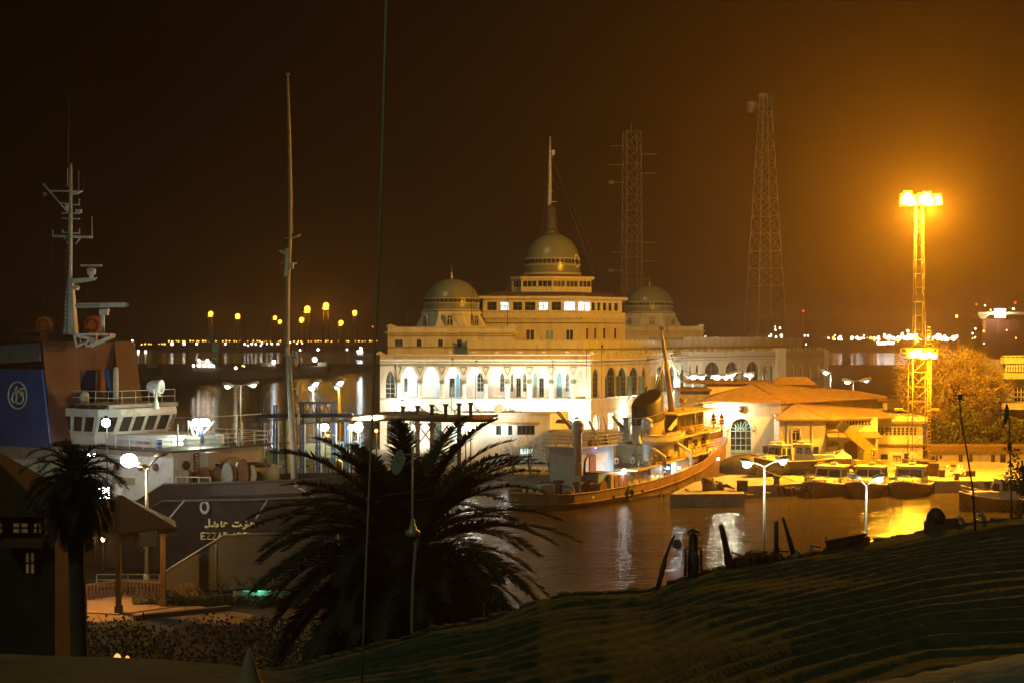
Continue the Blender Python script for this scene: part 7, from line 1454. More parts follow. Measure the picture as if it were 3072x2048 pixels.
# ---------------------------------------------------------------- tall mast and pale bracket post
Ymm = 184.; t = thing('signal_mast', 'very tall bare wooden mast with short yards rising far above the landing', 'mast', (XA(862, Ymm), Ymm, .3)); M_ = lambda x, y: P(x, y, Ymm)
q = MB(); q.path([V((XA(861, Ymm), Ymm, -.5)), M_(862, 1050), M_(864, 840), M_(870, 720), M_(871, 600), M_(868, 400), M_(863, 222)], [.3, .28, .26, .24, .26, .2, .12], 8); q.build('mast_pole', m_palewood, t)
q = MB(); q.path([M_(858, 830), M_(864, 745)], .3, 8); q.ext([M_(834,752), M_(857,750), M_(861,770)], (0, .2, 0)); q.cbox(M_(874, 798), (.55, .4, .7)); q.cbox(M_(862, 790), (.5, .4, 1.4)); q.build('mast_doubling', m_offwhite, t)
q = MB(); q.path([M_(854, 716), M_(885, 712), M_(902, 704)], .12, 5); q.build('yard', m_palewood, t); q = MB(); q.path([M_(842, 790), M_(890, 790)], .1, 5); q.build('yard', m_palewood, t); q = MB(); q.cbox(M_(863, 222), (.5, .4, .15)); q.build('truck_cap', m_palewood, t); q = MB(); q.path([M_(874,650), M_(878,700)], .1, 5); q.build('mast_splice', m_palewood, t)
q = MB(); q.path([M_(858, 715), M_(795, 1000), M_(775, 1240)], .02, 3); q.path([M_(866, 370), M_(858, 715)], .02, 3); q.path([M_(876, 480), M_(884, 712)], .02, 3); q.build('stay', m_darksteel, t)
Yp = 114.; K_ = lambda x, y: P(x, y, Yp); q = MB(); q.path([V((XA(884, Yp), Yp, 7.2)), K_(878, 1300), K_(870, 1170), K_(866, 1068)], [.26, .24, .21, .18], 10); fm_ = q.build('foremast', m_whitesteel, ship)
for y in (1066, 1078, 1165, 1253): 
    q = MB(); x = 866+(y-1066)*.045; q.bar(K_(x-(18 if y == 1066 else 0), y), K_(x+26, y), .09); q.cbox(K_(x+22, y-3), (.12, .2, .5)); q.lathe([(.06, -.3), (.1, -.2), (.1, .1), (.02, .2)], K_(x+22, y+8), 6); q.build('mast_bracket', m_whitesteel, fm_)
q = MB(); q.tube(K_(860, 1066), K_(860, 1040), .09, n=6); q.tube(K_(879, 1066), K_(879, 1050), .08, n=6); q.build('mast_lamp', m_whitesteel, fm_)
# ---------------------------------------------------------------- boats far out on the canal
Yv2 = 850.; t = thing('crane_vessel', 'small vessel with a row of bright deck lamps and a green crane', 'vessel', (XA(620, Yv2), Yv2, 0)); B_ = lambda x, y: P(x, y, Yv2)
q = MB(); q.hexa([B_(582, 1121), B_(652, 1121), B_(652, 1121)+V((0, 6, 0)), B_(582, 1121)+V((0, 6, 0))], [B_(575, 1102), B_(660, 1104), B_(660, 1104)+V((0, 7, 0)), B_(575, 1102)+V((0, 7, 0))]); q.build('hull', m_darksteel, t)
q = MB(); q.hexa([B_(592, 1102), B_(648, 1102), B_(648, 1102)+V((0, 4, 0)), B_(592, 1102)+V((0, 4, 0))], [B_(596, 1080), B_(630, 1080), B_(630, 1080)+V((0, 4, 0)), B_(596, 1080)+V((0, 4, 0))]); q.build('deckhouse', m_offwhite, t)
q = MB(); lattice(q, (XA(640, Yv2), Yv2+5, 2), 3.4, 3.0, ZA(1030, Yv2)-2, 5, .3, .2); q.box((XA(634, Yv2), Yv2+3, ZA(1052, Yv2)), (XA(654, Yv2), Yv2+8, ZA(1024, Yv2))); ck = q.build('crane_tower', m_greenframe, t)
q = MB()
for a, b in ((603,988),(612,990),(618,985),(636,986),(646,986)): q.tube(B_(630, 1036)+V((0, 5, 0)), B_(a, b)+V((0, 5, 0)), .3, n=4)
q.build('crane_jib', m_greenframe, ck)
for i, (x, y) in enumerate(((582,1096),(596,1095),(614,1096),(629,1097),(641,1097),(598,1080),(623,1080))):
    q = MB(); q.ball(B_(x, y)+V((0, -1.2, 0)), .8, 8); q.build('deck_lamp', emit('vessel_lamp%d' % i, (1, .82, .7), 9) if i == 0 else bpy.data.materials['vessel_lamp0'], t)
light(B_(612, 1094)+V((0, -4, 0)), 100, (1, .8, .6), 1, t); light(B_(655, 1060)+V((0, -6, 0)), 400, GRN, 1, t)
Ye = 1500.; t = thing('white_ferry', 'distant small white lit ferry on the canal left of the palace', 'ferry', (XA(1081, Ye), Ye, 0)); q = MB(); q.hexa([P(1068,1078,Ye), P(1091,1078,Ye), P(1091,1078,Ye+12), P(1068,1078,Ye+12)], [P(1067,1066,Ye), P(1092,1066,Ye), P(1092,1066,Ye+12), P(1067,1066,Ye+12)]); q.build('hull', m_darksteel, t)
q = MB(); q.hexa([P(1070,1066,Ye), P(1089,1066,Ye), P(1089,1066,Ye+9), P(1070,1066,Ye+9)], [P(1074,1050,Ye), P(1086,1050,Ye), P(1086,1050,Ye+9), P(1074,1050,Ye+9)]); q.build('cabin', m_offwhite, t); q = MB(); q.hexa([P(1071,1057,Ye-1), P(1088,1057,Ye-1), P(1088,1057,Ye-.5), P(1071,1057,Ye-.5)], [P(1072,1051,Ye-1), P(1087,1051,Ye-1), P(1087,1051,Ye-.5), P(1072,1051,Ye-.5)]); q.build('lit_window', e_cool, t); q = MB(); q.ball(P(1082, 1044, Ye), 1.3, 8); q.build('mast_lamp', e_cool, t)
def barge(label, x0, x1, y0, y1, Y, m=m_rust, lamp=None):
    t = thing('moored_barge', label, 'barge', (XA((x0+x1)/2, Y), Y, 0)); q = MB(); q.hexa([P(x0+4,y1,Y), P(x1-4,y1,Y), P(x1-4,y1,Y)+V((0,9,0)), P(x0+4,y1,Y)+V((0,9,0))], [P(x0,y0,Y), P(x1,y0,Y), P(x1,y0,Y)+V((0,9,0)), P(x0,y0,Y)+V((0,9,0))]); q.build('hull', m, t)
    q = MB(); q.box((XA(x0+(x1-x0)*.6, Y), Y+2, ZA(y0, Y)), (XA(x1-6, Y), Y+6, ZA(y0-12, Y))); q.build('deckhouse', m_palewood, t)
    if lamp: q = MB(); q.ball(P(lamp[0], lamp[1], Y), lamp[2]*Y/F, 10); q.build('lamp', e_cool, t); light(P(lamp[0], lamp[1], Y)+V((0, -1, 0)), lamp[3], COOL, .5, t)
barge('rusty barge with one star bright white lamp left of the hanging cable', 900, 985, 1098, 1122, 560, m_rust, (944, 1078, 7, 300)); barge('dark flat barge behind the ship funnel and searchlight', 390, 470, 1102, 1125, 640, m_darksteel, (389, 1167-60, 4, 60)); barge('low barge with orange lamp glow right of the green crane', 705, 830, 1098, 1110, 780, m_rust, (822, 1085, 5, 300))
for i, (x, y, d) in enumerate(((707,1103,11),(900,1050,7),(954,1048,9),(1041,1048,7),(728,1096,6),(733,1098,5))): shore(x, y, d*.8, 'w' if i < 4 else 'o', 700, ('bluish white lamp right of the lit crane vessel', 'small lamp above the rusty barge', 'white lamp just above the starry barge lamp', 'small lamp left of the white ferry', 'orange lamp on the low barge, left one', 'orange lamp on the low barge, right one')[i], None)
# ---------------------------------------------------------------- house, thatched gazebo and garden at the left
Yh = 62.; hs = thing('garden_house', 'dim yellow walled house with dark hip roof at the left edge behind the palm', 'building', (XA(90, Yh), Yh, 1.5)); xl, xr = XA(-90, Yh), XA(135, Yh); wl = Wall((xl, Yh, 0), (1, 0, 0), (0, -1, 0)); u = lambda sx: XA(sx, Yh)-xl
up_ = [(u(a), u(b), ZA(1600, Yh), ZA(1566, Yh), ZA(1566, Yh), 'rect') for a, b in ((-20, 8), (34, 84), (96, 126))]; dn_ = [(u(72), u(104), ZA(1722, Yh), ZA(1655, Yh), ZA(1655, Yh), 'rect'), (u(130), u(164), ZA(1728, Yh), ZA(1670, Yh), ZA(1670, Yh), 'rect')]
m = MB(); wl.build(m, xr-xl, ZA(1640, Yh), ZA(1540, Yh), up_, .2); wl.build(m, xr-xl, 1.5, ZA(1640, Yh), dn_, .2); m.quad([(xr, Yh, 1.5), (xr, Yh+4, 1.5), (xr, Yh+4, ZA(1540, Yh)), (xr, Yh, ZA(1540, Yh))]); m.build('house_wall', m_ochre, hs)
dimw = emit('dim_window', (.9, .62, .2), .05, .5, 1.5)
for op in up_+dn_: wl.window(hs, op, m_wood, dimw, .15, 2, 2, .07)
m = MB(); e1 = [(xl-.6, Yh-1.0), (xr+.6, Yh-1.0), (xr+.6, Yh+4.5), (xl-.6, Yh+4.5)]; zE = ZA(1540, Yh); ap = P(-70, 1318, Yh+2); ap2 = P(-120, 1318, Yh+2)
m.poly([(*e1[0], zE), (*e1[1], zE), ap, ap2]); m.poly([(*e1[1], zE), (*e1[2], zE), ap]); m.poly([(*e1[2], zE), (*e1[3], zE), ap2, ap]); m.poly([(*e1[3], zE), (*e1[0], zE), ap2]); m.build('house_roof', m_thatch, hs)
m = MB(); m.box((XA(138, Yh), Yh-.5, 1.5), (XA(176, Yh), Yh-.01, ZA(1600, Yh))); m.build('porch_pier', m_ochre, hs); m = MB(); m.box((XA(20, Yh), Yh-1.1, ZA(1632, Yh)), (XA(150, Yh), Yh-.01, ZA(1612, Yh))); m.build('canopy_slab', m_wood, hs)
gz = thing('garden_gazebo', 'brown thatched gazebo on timber posts with turned balustrade over a lit patio', 'gazebo', (XA(392, 95), 95, 1.52)); gx, gy = XA(357, 95.5), 95.5
hexp = lambda r, z, rot=.245: [(gx+r*math.cos(-PI/2+rot+i*PI/3), gy+r*math.sin(-PI/2+rot+i*PI/3), z) for i in range(6)]
zev = ZA(1578, 95); q = MB(); h1, h2, h3 = hexp(4.0, zev), hexp(2.4, zev+.8), hexp(.2, zev+1.9); q.loft([h1+h1[:1], h2+h2[:1], h3+h3[:1]]); q.build('thatch_roof', m_thatch, gz)
q = MB(); h0 = hexp(4.0, zev-.28); q.loft([h0+h0[:1], h1+h1[:1]]); rnd = random.Random(2)
for a, b in zip(h0, h0[1:]+h0[:1]):
    for i in range(30): p = V(a).lerp(V(b), i/30); q.bar(p, p+V((0, 0, -.18-.1*rnd.random())), .05)
q.build('eave_fringe', m_thatch, gz)
for i, p in enumerate(hexp(3.1, 1.5)):
    q = MB(); q.bar(p, (p[0], p[1], zev), .3 if i == 0 else .24, None, (0, 1, 0)); q.cbox((p[0], p[1], 1.75), (.42, .42, .5)); q.cbox((p[0], p[1], zev-.5), (.4, .4, .16)); q.build('post', m_wood, gz)
hh = hexp(3.1, 1.5)
for k in range(1, 5):
    a, b = V(hh[k]), V(hh[(k+1) % 6]); q = MB(); q.bar(a+V((0, 0, 1.05)), b+V((0, 0, 1.05)), .14, .1); q.bar(a+V((0, 0, .12)), b+V((0, 0, .12)), .12, .1)
    for i in range(1, 12): p = a.lerp(b, i/12); q.lathe([(.045, .15), (.10, .3), (.04, .48), (.07, .58), (.04, .68), (.10, .86), (.045, 1.02)], p, 6)
    q.build('balustrade', m_wood, gz)
q = MB(); gp_ = V((gx-.4, gy-2.2, zev-.55)); q.lathe([(.02, .25), (.05, .1), (.13, 0), (.10, -.12), (.02, -.16)], gp_, 10); q.tube(gp_, gp_+V((0, 0, .8)), .015, n=4); q.build('added_eave_lamp', e_warm, gz); light(gp_+V((0, -.1, -.35)), 900, (1, .48, .10), .12, gz)  # unseen lamp added behind the fringe to light the patio floor
q = MB(); q.hexa(hexp(3.7, 1.5), hexp(3.7, 1.60)); q.build('patio_floor', m_litpatio, gz)
q = MB(); q.ext([P(409,1598,92.6), P(471,1590,92.6), P(466,1638,92.6), P(405,1642,92.6)], (0, .06, 0)); o = q.build('hanging_board', m_palewood); tag(o, 'blank pale board hanging under the gazebo eave', 'board')
land('patio', [(-27, 90.2), (-24.6, 89.6), (-20.8, 91), (-17.2, 88.6), (-15.8, 89.2), (-15.6, 92), (-20.6, 96), (-27, 97)], 1.4, 1.524, m_litpatio)  # paving ends where the lamplight ends: the lit pool is in its outline
q = MB(); q.bar(P(402, 1852, 90.4), P(690, 1822, 93.7), .4, .3); o = q.build('low_kerb', m_wood); tag(o, 'dark timber sleeper lying across the lit patio', 'beam')
rnd = random.Random(14); q = MB(); pts = [P(rnd.uniform(398, 880), rnd.uniform(1786, 1814)+rnd.gauss(0, 2), 95.4+rnd.uniform(-.4, .4)) for _ in range(4200)]; pts = [p for p in pts if p.z > 1.5]; leaf_quads(q, pts, .16, rnd); o = q.build('hedge_foliage', m_leaf); tag(o, 'low dark hedge between the gazebo and the green lit stall', 'hedge', None, 'stuff')
t = thing('yellow_bush', 'round lamp lit yellow green bush beside the grey awning', 'bush', (XA(560, 98), 98, 1.5)); pts = []
while len(pts) < 1500:
    p = V((rnd.uniform(-1, 1), rnd.uniform(-1, 1), rnd.uniform(-.2, 1)))
    if .55 < p.length < 1: pts.append(V((XA(562, 98)+p.x*1.1, 98+p.y, 1.6+p.z*.95)))
q = MB(); leaf_quads(q, pts, .13, rnd); q.build('crown', m_dryleaf, t); q = MB(); q.tube((XA(562, 98), 98, 1.5), (XA(562, 98), 98, 2.2), .08, n=6); q.build('trunk', m_bark, t)
for i, (sx, sy) in enumerate(((665,1790),(725,1788),(770,1790))):
    palm('young_palm', ('leftmost young palm lit yellow behind the green stall', 'middle young palm lit yellow behind the green stall', 'young palm nearest the big palm behind the green stall')[i], (XA(sx, 98.6), 98.6, 1.5), .5, .14, 13, 1.6, 40+i, 'young palms by the green stall', .35, (0, 0), 1.3, 14, .1, .04)
t = thing('grey_awning', 'big grey tilted boat cover standing between the gazebo and the palm', 'awning', (XA(620, 101), 101, 1.5)); q = MB(); q.ext([P(478,1768,101), P(497,1712,101), P(672,1604,101), P(1010,1592,101), P(1040,1768,101)], (0, .5, 0)); q.build('cover', m_fieldgrey, t); q = MB(); q.path([P(478,1766,100.9), P(497,1712,100.9), P(672,1604,100.9), P(900,1596,100.9)], .06, 5); q.path([P(648,1632,100.9), P(648,1766,100.9)], .03, 4); q.build('cover_seam', m_greysteel, t)
t = thing('green_lit_stall', 'low counter roof lit green from below under the dark fronds', 'stall', (XA(765, 96.5), 96.5, 1.5)); q = MB(); q.box((XA(688, 96.5), 96.2, ZA(1768, 96.5)), (XA(880, 96.5), 97.2, ZA(1763, 96.5))); q.build('stall_roof', m_black, t); q = MB(); q.box((XA(696, 96.5), 96.9, 1.5), (XA(870, 96.5), 97.0, ZA(1768, 96.5))); q.build('stall_back', m_offwhite, t)
q = MB(); q.cbox((XA(780, 96.5), 96.6, ZA(1771, 96.5)), (2.2, .06, .06)); q.build('tube_lamp', emit('green_tube', (.2, 1, .55), .8), t); light((XA(775, 96.5), 96.5, ZA(1774, 96.5)), 12, (.25, 1, .6), .2, t)
t = thing('quay_rail', 'thin railing along the bank behind the gazebo before the ship hull', 'railing', (XA(470, 102), 102, 1.5)); q = MB(); rail(q, [(XA(290, 101), 101, 1.5), (XA(478, 101), 101, 1.5)], 1.1, 3, .035, 1.4); q.build('rails', m_greysteel, t)
palm('feathery_palm', 'small feathery palm with brown lit crown and thick leaning trunk at the left', (XA(238, 45), 45, 1.5), ZA(1420, 45)-1.5, .27, 90, 1.75, 77, None, .46, (-.05, 0), 1.5, 40, -1.3, .04)
rnd = random.Random(19); q = MB(); pts = [V((rnd.uniform(-27, -6), rnd.uniform(60, 88.4), 1.5+rnd.random()**2*.8)) for _ in range(16000)]; pts = [p for p in pts if math.sin(p.x*.9+p.y*.4)+math.sin(p.y*.8-p.x*.5) > -1.2]; leaf_quads(q, pts, .24, rnd); o = q.build('yard_dark_fill', m_palm); tag(o, 'added tangle of dark low plants that blackens the yard before the patio', 'weeds', None, 'stuff')  # low plants added to turn the lit yard dark
for i, (x, y, lb) in enumerate(((352,1968,'small orange ground lamp glowing in the dark yard'),(382,1975,'smaller orange ground lamp right of the other in the dark yard'))):
    p = P(x, y, 72); p.z = max(p.z, 1.6); t = thing('ground_lamp', lb, 'lamp', (p.x, p.y, 1.5)); q = MB(); q.lathe([(.2, -.1), (.14-.03*i, .05), (.05, .14)], p, 8); q.build('lamp_glass', emit('ground_glow%d' % i, (1, .42, .1), 1.6), t); q = MB(); q.tube((p.x, p.y, 1.5), p, .06, n=5); q.build('stand', m_darksteel, t)
palm('big_palm', 'big dark date palm with long arching fronds filling the middle foreground', (XA(1215, 50), 50, 1.5), ZA(1640, 50)-1.5, .38, 215, 5.7, 3, None, .72, (.1, 0), .85, 125, -1.2, .07)
kk = 0
for x, y in ((1242,1812),(1255,1812),(1275,1812),(1085,1800),(1352,1822),(1362,1818)):
    kk += 1
# ---------------------------------------------------------------- near matting roof with its clutter
far_edge = [(-500,1955,24),(0,1958,24),(350,1972,24),(700,1992,23.5),(830,2012,23),(914,1996,23),(1100,1946,22.5),(1241,1909,22),(1306,1888,22),(1476,1856,22.5),(1620,1804,23),(1698,1784,23.5),(1829,1777,24),(1959,1771,25),(2025,1745,25.5),(2142,1711,26.5),(2351,1677,28),(2547,1640,29),(2743,1600,30),(2900,1573,30),(3072,1550,30),(3400,1500,30),(5200,1330,30)]
def fe(sx):
    for a, b in zip(far_edge, far_edge[1:]):
        if a[0] <= sx <= b[0]: k = (sx-a[0])/(b[0]-a[0]); return a[1]+(b[1]-a[1])*k, a[2]+(b[2]-a[2])*k
    return far_edge[-1][1:]
q = MB(); rows = []; nx, ny = 300, 240; rnd = random.Random(1)
from mathutils import noise
for j in range(ny+1):
    t_ = j/ny; row = []
    for i in range(nx+1):
        sx = -450+i/nx*5000; y0, Y0_ = fe(sx); Yn = 11.; sxn = sx
        p0 = P(sx, y0, Y0_); p1 = P(1536+(sx-1536)*1.06, 2190, Yn); s = t_**.75; p = p0.lerp(p1, s)
        L_ = (Y0_-11)*s; wv = .34*math.sin(p.x*.5+1.)+.10*math.sin(p.x*1.2+p.y*.3)
        amp = .085*min(1, max(.0, (sx-500)/900))*min(1, t_*14+.15)*(0.55+.45*noise.noise(V((p.x*.35, p.y*.5, 2))))
        ph = (L_*1.0+wv*.5+p.x*.05)*2*PI/.86
        rz_ = (.5+.5*math.sin(ph))**3.6*amp*1.25+.05*noise.noise(V((p.x*.4, p.y*.4, 0)))+.006*noise.noise(p*4.5)
        row.append(p+V((0, 0, rz_)))
    rows.append(row)
q.loft(rows, True); q.loft([rows[0], [p+V((0, .05, -3)) for p in rows[0]]]); rfm = thing('matting_roof', 'wide dark roof covered with rippled straw matting sloping across the foreground', 'roof', (0, 20, 13)); q.build('matting', m_canvas, rfm)
q = MB(); rnd = random.Random(3)
for i in range(230):
    sx = 560+rnd.random()*2500; y0, Yq_ = fe(sx); p = P(sx, y0+rnd.uniform(-1, 3), Yq_); q.cbox(p, (rnd.uniform(.05, .3), rnd.uniform(.05, .2), rnd.uniform(.03, .1)), rnd.random()*3)
q.build('ragged_edge', m_canvas, rfm)
lp = MB(); lp.loft([[V((XA(sx, Y), Y, ZA(sy, Y)+.02*noise.noise(V((sx*.02, k*.9, 0))))) for sx in range(2480, 3300, 12) for sy in [yy-(sx-2480)*.20]] for k, (Y, yy) in enumerate(((9.6, 2075), (9.2, 2095), (8.9, 2135), (8.4, 2230), (8., 2400)))], True); o = lp.build('parapet_ledge', m_concrete); tag(o, 'rough pale plaster ledge in the lower right corner', 'ledge')
sp_ = thing('tent_finial', 'pale pointed canvas finial with two thin guy strings at the bottom edge', 'finial', P(745, 2060, 14)); q = MB(); c = P(747, 2060, 14); q.lathe([(.42, -.35), (.2, -.05), (.10, .08), (.065, .2), (.012, .36)], c, 16); q.build('canvas_cone', m_palewood, sp_)
q = MB(); q.path([P(746, 1945, 14), P(600, 2030, 14), P(560, 2070, 14)], .004, 4); q.path([P(746, 1952, 14), P(800, 1975, 14), P(848, 1994, 14)], .004, 4); q.build('guy_string', m_palewood, sp_)
q = MB(); q.path([P(1160, -40, 9), P(1140, 700, 9), P(1115, 1280, 9), P(1098, 1700, 9), P(1084, 2090, 9)], .0068, 6); o = q.build('hanging_cable', m_rope); tag(o, 'pale green cable hanging down the whole view in front of everything', 'cable')
q = MB(); q.path([P(1290, 1893, 20), P(1420, 1905, 19), P(1700, 1880, 19), P(2050, 1822, 20)], .006, 4); o = q.build('roof_string', m_palewood); tag(o, 'thin pale string lying across the matting roof', 'string')
def rl(sx, sy, k=-.15): return P(sx, sy, fe(sx)[1]+k)
t = thing('leaning_post', 'leaning post with a small round dish near its top, left of the roof clutter', 'post', rl(1975, 1768)); q = MB(); q.path([rl(1970, 1775), rl(1992, 1690), rl(1996, 1670), rl(2022, 1606)], [.045, .05, .03, .02], 6); q.build('pole', m_darksteel, t); q = MB(); q.lathe([(.01, -.01), (.1, .01), (.11, .04)], rl(2027, 1632), 14, R=V((.7, -.7, .2)).normalized().to_track_quat('Z', 'Y').to_matrix(), sy=.75); q.build('dish', m_greysteel, t)
t = thing('caged_chimney', 'dark stove chimney inside a wire cage on the roof edge', 'chimney', rl(2080, 1735)); q = MB(); b = rl(2080, 1740); hC = (1740-1600)*fe(2080)[1]/F; q.lathe([(.10, 0), (.10, hC*.55), (.085, hC*.56), (.075, hC*.9), (.055, hC)], b, 14); q.build('flue', m_darksteel, t)
q = MB()
for dx, dy in ((-.135,-.1),(.135,-.1),(.135,.1),(-.135,.1)): q.tube(b+V((dx, dy, 0)), b+V((dx, dy, hC*.66)), .012, n=4)
for k in range(5): z_ = hC*.16*k+.03; pr = [b+V((dx, dy, z_)) for dx, dy in ((-.135,-.1),(.135,-.1),(.135,.1),(-.135,.1))]; q.path(pr, .008, 4, closed=True)
q.build('cage', m_rust, t); q = MB(); q.lathe([(.125, hC+.02), (.06, hC+.07), (.01, hC+.08)], b, 10)
for k in range(4): q.tube(b+V((.07*math.cos(k*1.57), .07*math.sin(k*1.57), hC*.94)), b+V((.09*math.cos(k*1.57), .09*math.sin(k*1.57), hC+.03)), .01, n=4)
q.build('cowl', m_darksteel, t)
def stick(name, label, pts, r, m=m_darksteel, foot=None):
    t = thing(name, label, 'post', rl(*pts[0])); q = MB(); q.path([rl(*p) for p in pts], r, 6); q.build('pole', m, t)
    if foot: q = MB(); q.ball(rl(foot[0], foot[1]), foot[2], 10); q.build('foot_stone', m_concrete, t)
stick('wooden_post', 'thick leaning post standing before the white water glitter', [(2193,1712),(2186,1680),(2178,1640),(2163,1574)], [.08,.075,.05,.045]); stick('thin_post', 'thin upright post in the middle of the roof clutter', [(2329,1668),(2329,1562)], [.045,.035]); stick('thin_post', 'leaning thin post with a rounded foot right of the upright one', [(2383,1668),(2366,1610),(2349,1552)], [.055,.04,.025], m_darksteel, (2386,1664,.1))
rnd = random.Random(17)
for i, (x0, y0, x1, y1) in enumerate(((2196,1655,2232,1672),(2285,1668,2340,1645),(2330,1652,2365,1653),(2240,1672,2300,1664))):
    q = MB(); q.tube(rl(x0, y0), rl(x1, y1), .016, n=5); o = q.build('scrap_rod', m_rust); tag(o, ('rod sticking out left of the rubble pile', 'rod slanting out of the rubble pile', 'short rod right of the upright post', 'rod lying on top of the rubble pile')[i], 'rod')
t = thing('rubble_pile', 'low dark pile of broken boards and stones on the roof edge', 'rubble', rl(2270, 1680)); q = MB()
for i in range(46): sx = 2208+rnd.random()*135; q.cbox(rl(sx, 1688-rnd.random()*26*math.sin((sx-2208)/135*PI)-(sx-2208)*.08, rnd.uniform(-.3, .1)), (rnd.uniform(.08, .3), rnd.uniform(.06, .2), rnd.uniform(.04, .12)), rnd.random()*3)
q.build('boards', m_rust, t)
q = MB(); q.hexa([rl(2476,1656,0), rl(2602,1652,0), rl(2602,1652,.9), rl(2476,1656,.9)], [rl(2478,1626,0), rl(2596,1604,0), rl(2596,1604,.8), rl(2478,1626,.8)]); t = thing('wooden_trough', 'dark sloping wooden trough on the roof edge below the lit street lamp', 'trough', rl(2540, 1650)); q.build('trough_side', m_wood, t); q = MB(); q.path([rl(2476,1624), rl(2598,1602)], .03, 5); q.path([rl(2480, 1622), rl(2477, 1608)], .012, 4); q.cbox(rl(2598, 1625), (.12, .12, .2)); q.build('trough_rim', m_rust, t)
q = MB(); q.hexa([rl(2771,1594,0), rl(2878,1586,0), rl(2878,1586,.7), rl(2771,1594,.7)], [rl(2771,1562,0), rl(2878,1551,0), rl(2878,1551,.7), rl(2771,1562,.7)]); t = thing('dark_chest', 'dark chest with a rounded bundle on it beside the yellow glitter', 'chest', rl(2820, 1590)); q.build('chest_box', m_wood, t); q = MB(); q.lathe([(.25, -.05), (.23, .08), (.12, .2), (.02, .23)], rl(2808, 1556, .2), 10, sx=.8); q.build('bundle', m_darksteel, t)
for i, pts in enumerate((((2890,1580),(2890,1566),(2884,1555),(2872,1552)), ((2952,1565),(2952,1553),(2946,1543),(2932,1541)), ((2931,1566),(2931,1556)))):
    q = MB(); q.path([rl(*p) for p in pts], .042 if i < 2 else .03, 8); o = q.build('vent_pipe', m_pole); tag(o, ('bent white vent pipe beside the dark chest', 'bent white vent pipe at the right of the roof edge', 'short straight white vent pipe')[i], 'pipe')
q = MB(); q.tube(rl(2431, 1660), rl(2431, 1636), .02, n=5); q.cbox(rl(2435, 1640), (.05, .05, .12)); q.tube(rl(2436, 1637), rl(2462, 1640), .014, n=4); o = q.build('tap_pipe', m_greysteel); tag(o, 'small pale tap on a stub of pipe left of the wooden trough', 'tap')
q = MB(); q.cbox(rl(2680, 1830)-V((0, 9.5, 0))*0, (.01, .01, .01))
# aerials on poles
Yd2 = 34.; t = thing('dish_aerial', 'grey satellite dish and yagi rods on a pale pole in front of the big palm', 'aerial', (XA(1236, Yd2), Yd2, 10)); D_ = lambda x, y: P(x, y, Yd2)
q = MB(); q.path([D_(1236, 1990), D_(1236, 1860), D_(1239, 1740), D_(1249, 1620), D_(1249, 1594)], .035, 7); q.path([D_(1236, 1590), D_(1237, 1560), D_(1237, 1338)], .022, 6); q.lathe([(.06, -.1), (.16, -.04), (.16, .06), (.08, .12), (.035, .34)], D_(1238, 1600), 10); q.build('pole', m_pole, t)
q = MB(); q.lathe([(.01, -.05), (.12, -.035), (.22, 0), (.29, .05)], D_(1200, 1386), 20, R=V((-.83, -.5, .22)).normalized().to_track_quat('Z', 'Y').to_matrix()); q.build('dish', m_greysteel, t)
q = MB(); q.path([D_(1200, 1386), D_(1197, 1372)], .02, 5); q.path([D_(1215, 1395), D_(1236, 1378)], .018, 4); q.path([D_(1213, 1362), D_(1240, 1362)], .018, 4); q.path([D_(1186, 1368)+V((0, -.25, 0)), D_(1200, 1386)], .012, 4); q.build('dish_arm', m_greysteel, t)
for a, b in (((1135,1490),(1325,1455)), ((1200,1508),(1330,1488)), ((1152,1482),(1308,1470))):
    q = MB(); q.tube(D_(*a), D_(*b), .011, n=4); q.build('yagi_rod', m_rust, t)
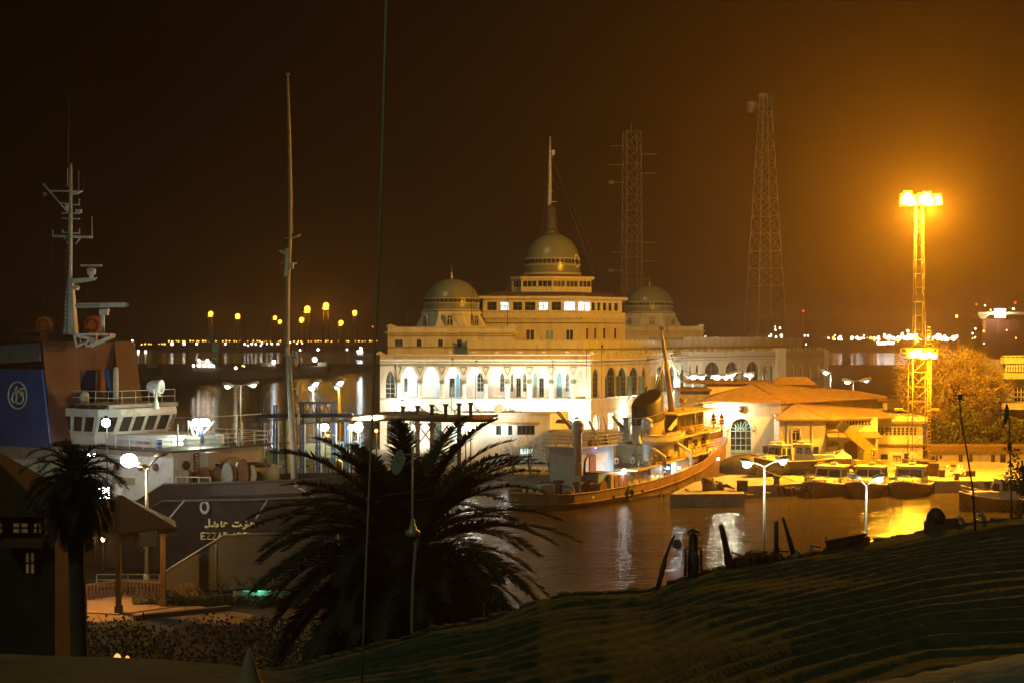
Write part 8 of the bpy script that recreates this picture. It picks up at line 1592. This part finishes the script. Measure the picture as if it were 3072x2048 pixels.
Yr = 26.; t = thing('yagi_pole', 'thin curved pole with a dark yagi aerial head above the quay at the right', 'aerial', (XA(2925, Yr), Yr, 13)); R_ = lambda x, y: P(x, y, Yr); q = MB(); q.path([R_(2926, 1590), R_(2919, 1470), R_(2900, 1350), R_(2884, 1260), R_(2878, 1190)], [.022, .017, .014, .013, .012], 6); q.ball(R_(2919, 1492), .035, 8); q.build('pole', m_darksteel, t)
q = MB(); q.cbox(R_(2880, 1190), (.06, .06, .09)); q.tube(R_(2862, 1184), R_(2928, 1183), .006, n=4)
for k in range(5): q.tube(R_(2890+9*k, 1178), R_(2890+9*k, 1190), .004, n=3)
for a in range(5): q.torus(R_(2866-2*(a % 2), 1172+9*a), .03, .006, (.4, 1, .3*a), 8, 4)
q.build('aerial_head', m_darksteel, t)
Ys = 45.; t = thing('dish_pole', 'teal satellite dish seen edge on, on a thin pole near the right edge', 'aerial', (XA(3032, Ys), Ys, 12)); Q_ = lambda x, y: P(x, y, Ys); q = MB(); q.path([Q_(3036, 1600), Q_(3032, 1400), Q_(3027, 1250)], .022, 6); q.lathe([(.02, -.12), (.07, -.06), (.07, .06), (.02, .14)], Q_(3029, 1338), 8); q.tube(Q_(2985, 1243), Q_(3020, 1241), .01, n=4)
for k in range(6): q.tube(Q_(2986+5*k, 1239), Q_(2986+5*k, 1247), .006, n=3)
q.build('pole', m_darksteel, t); q = MB(); q.lathe([(.01, -.06), (.15, -.04), (.27, .0), (.32, .05)], Q_(3021, 1242), 18, R=V((-.9, .42, .1)).normalized().to_track_quat('Z', 'Y').to_matrix()); q.build('dish', mat('teal_paint', (.10, .30, .28), .5), t)
t = thing('corner_tree', 'dim green leafy tree top at the very right edge beyond the roof', 'tree', (XA(3075, 60), 60, 1.5)); rnd = random.Random(21); pts = []
while len(pts) < 1500:
    p = P(rnd.gauss(3075, 26), rnd.uniform(1345, 1600), 60+rnd.gauss(0, .4))
    if math.sin(p.x*3.1+p.z*1.7)+math.sin(p.z*4.1) > -.3: pts.append(p)
q = MB(); leaf_quads(q, pts, .15, rnd); q.build('crown', m_leaf, t); q = MB(); q.path([(XA(3085, 60), 60, 1.5), P(3080, 1500, 60), P(3066, 1380, 60)], [.16, .1, .04], 6); q.path([P(3080, 1500, 60), P(3048, 1420, 60)], [.07, .03], 5); q.build('trunk', m_bark, t)
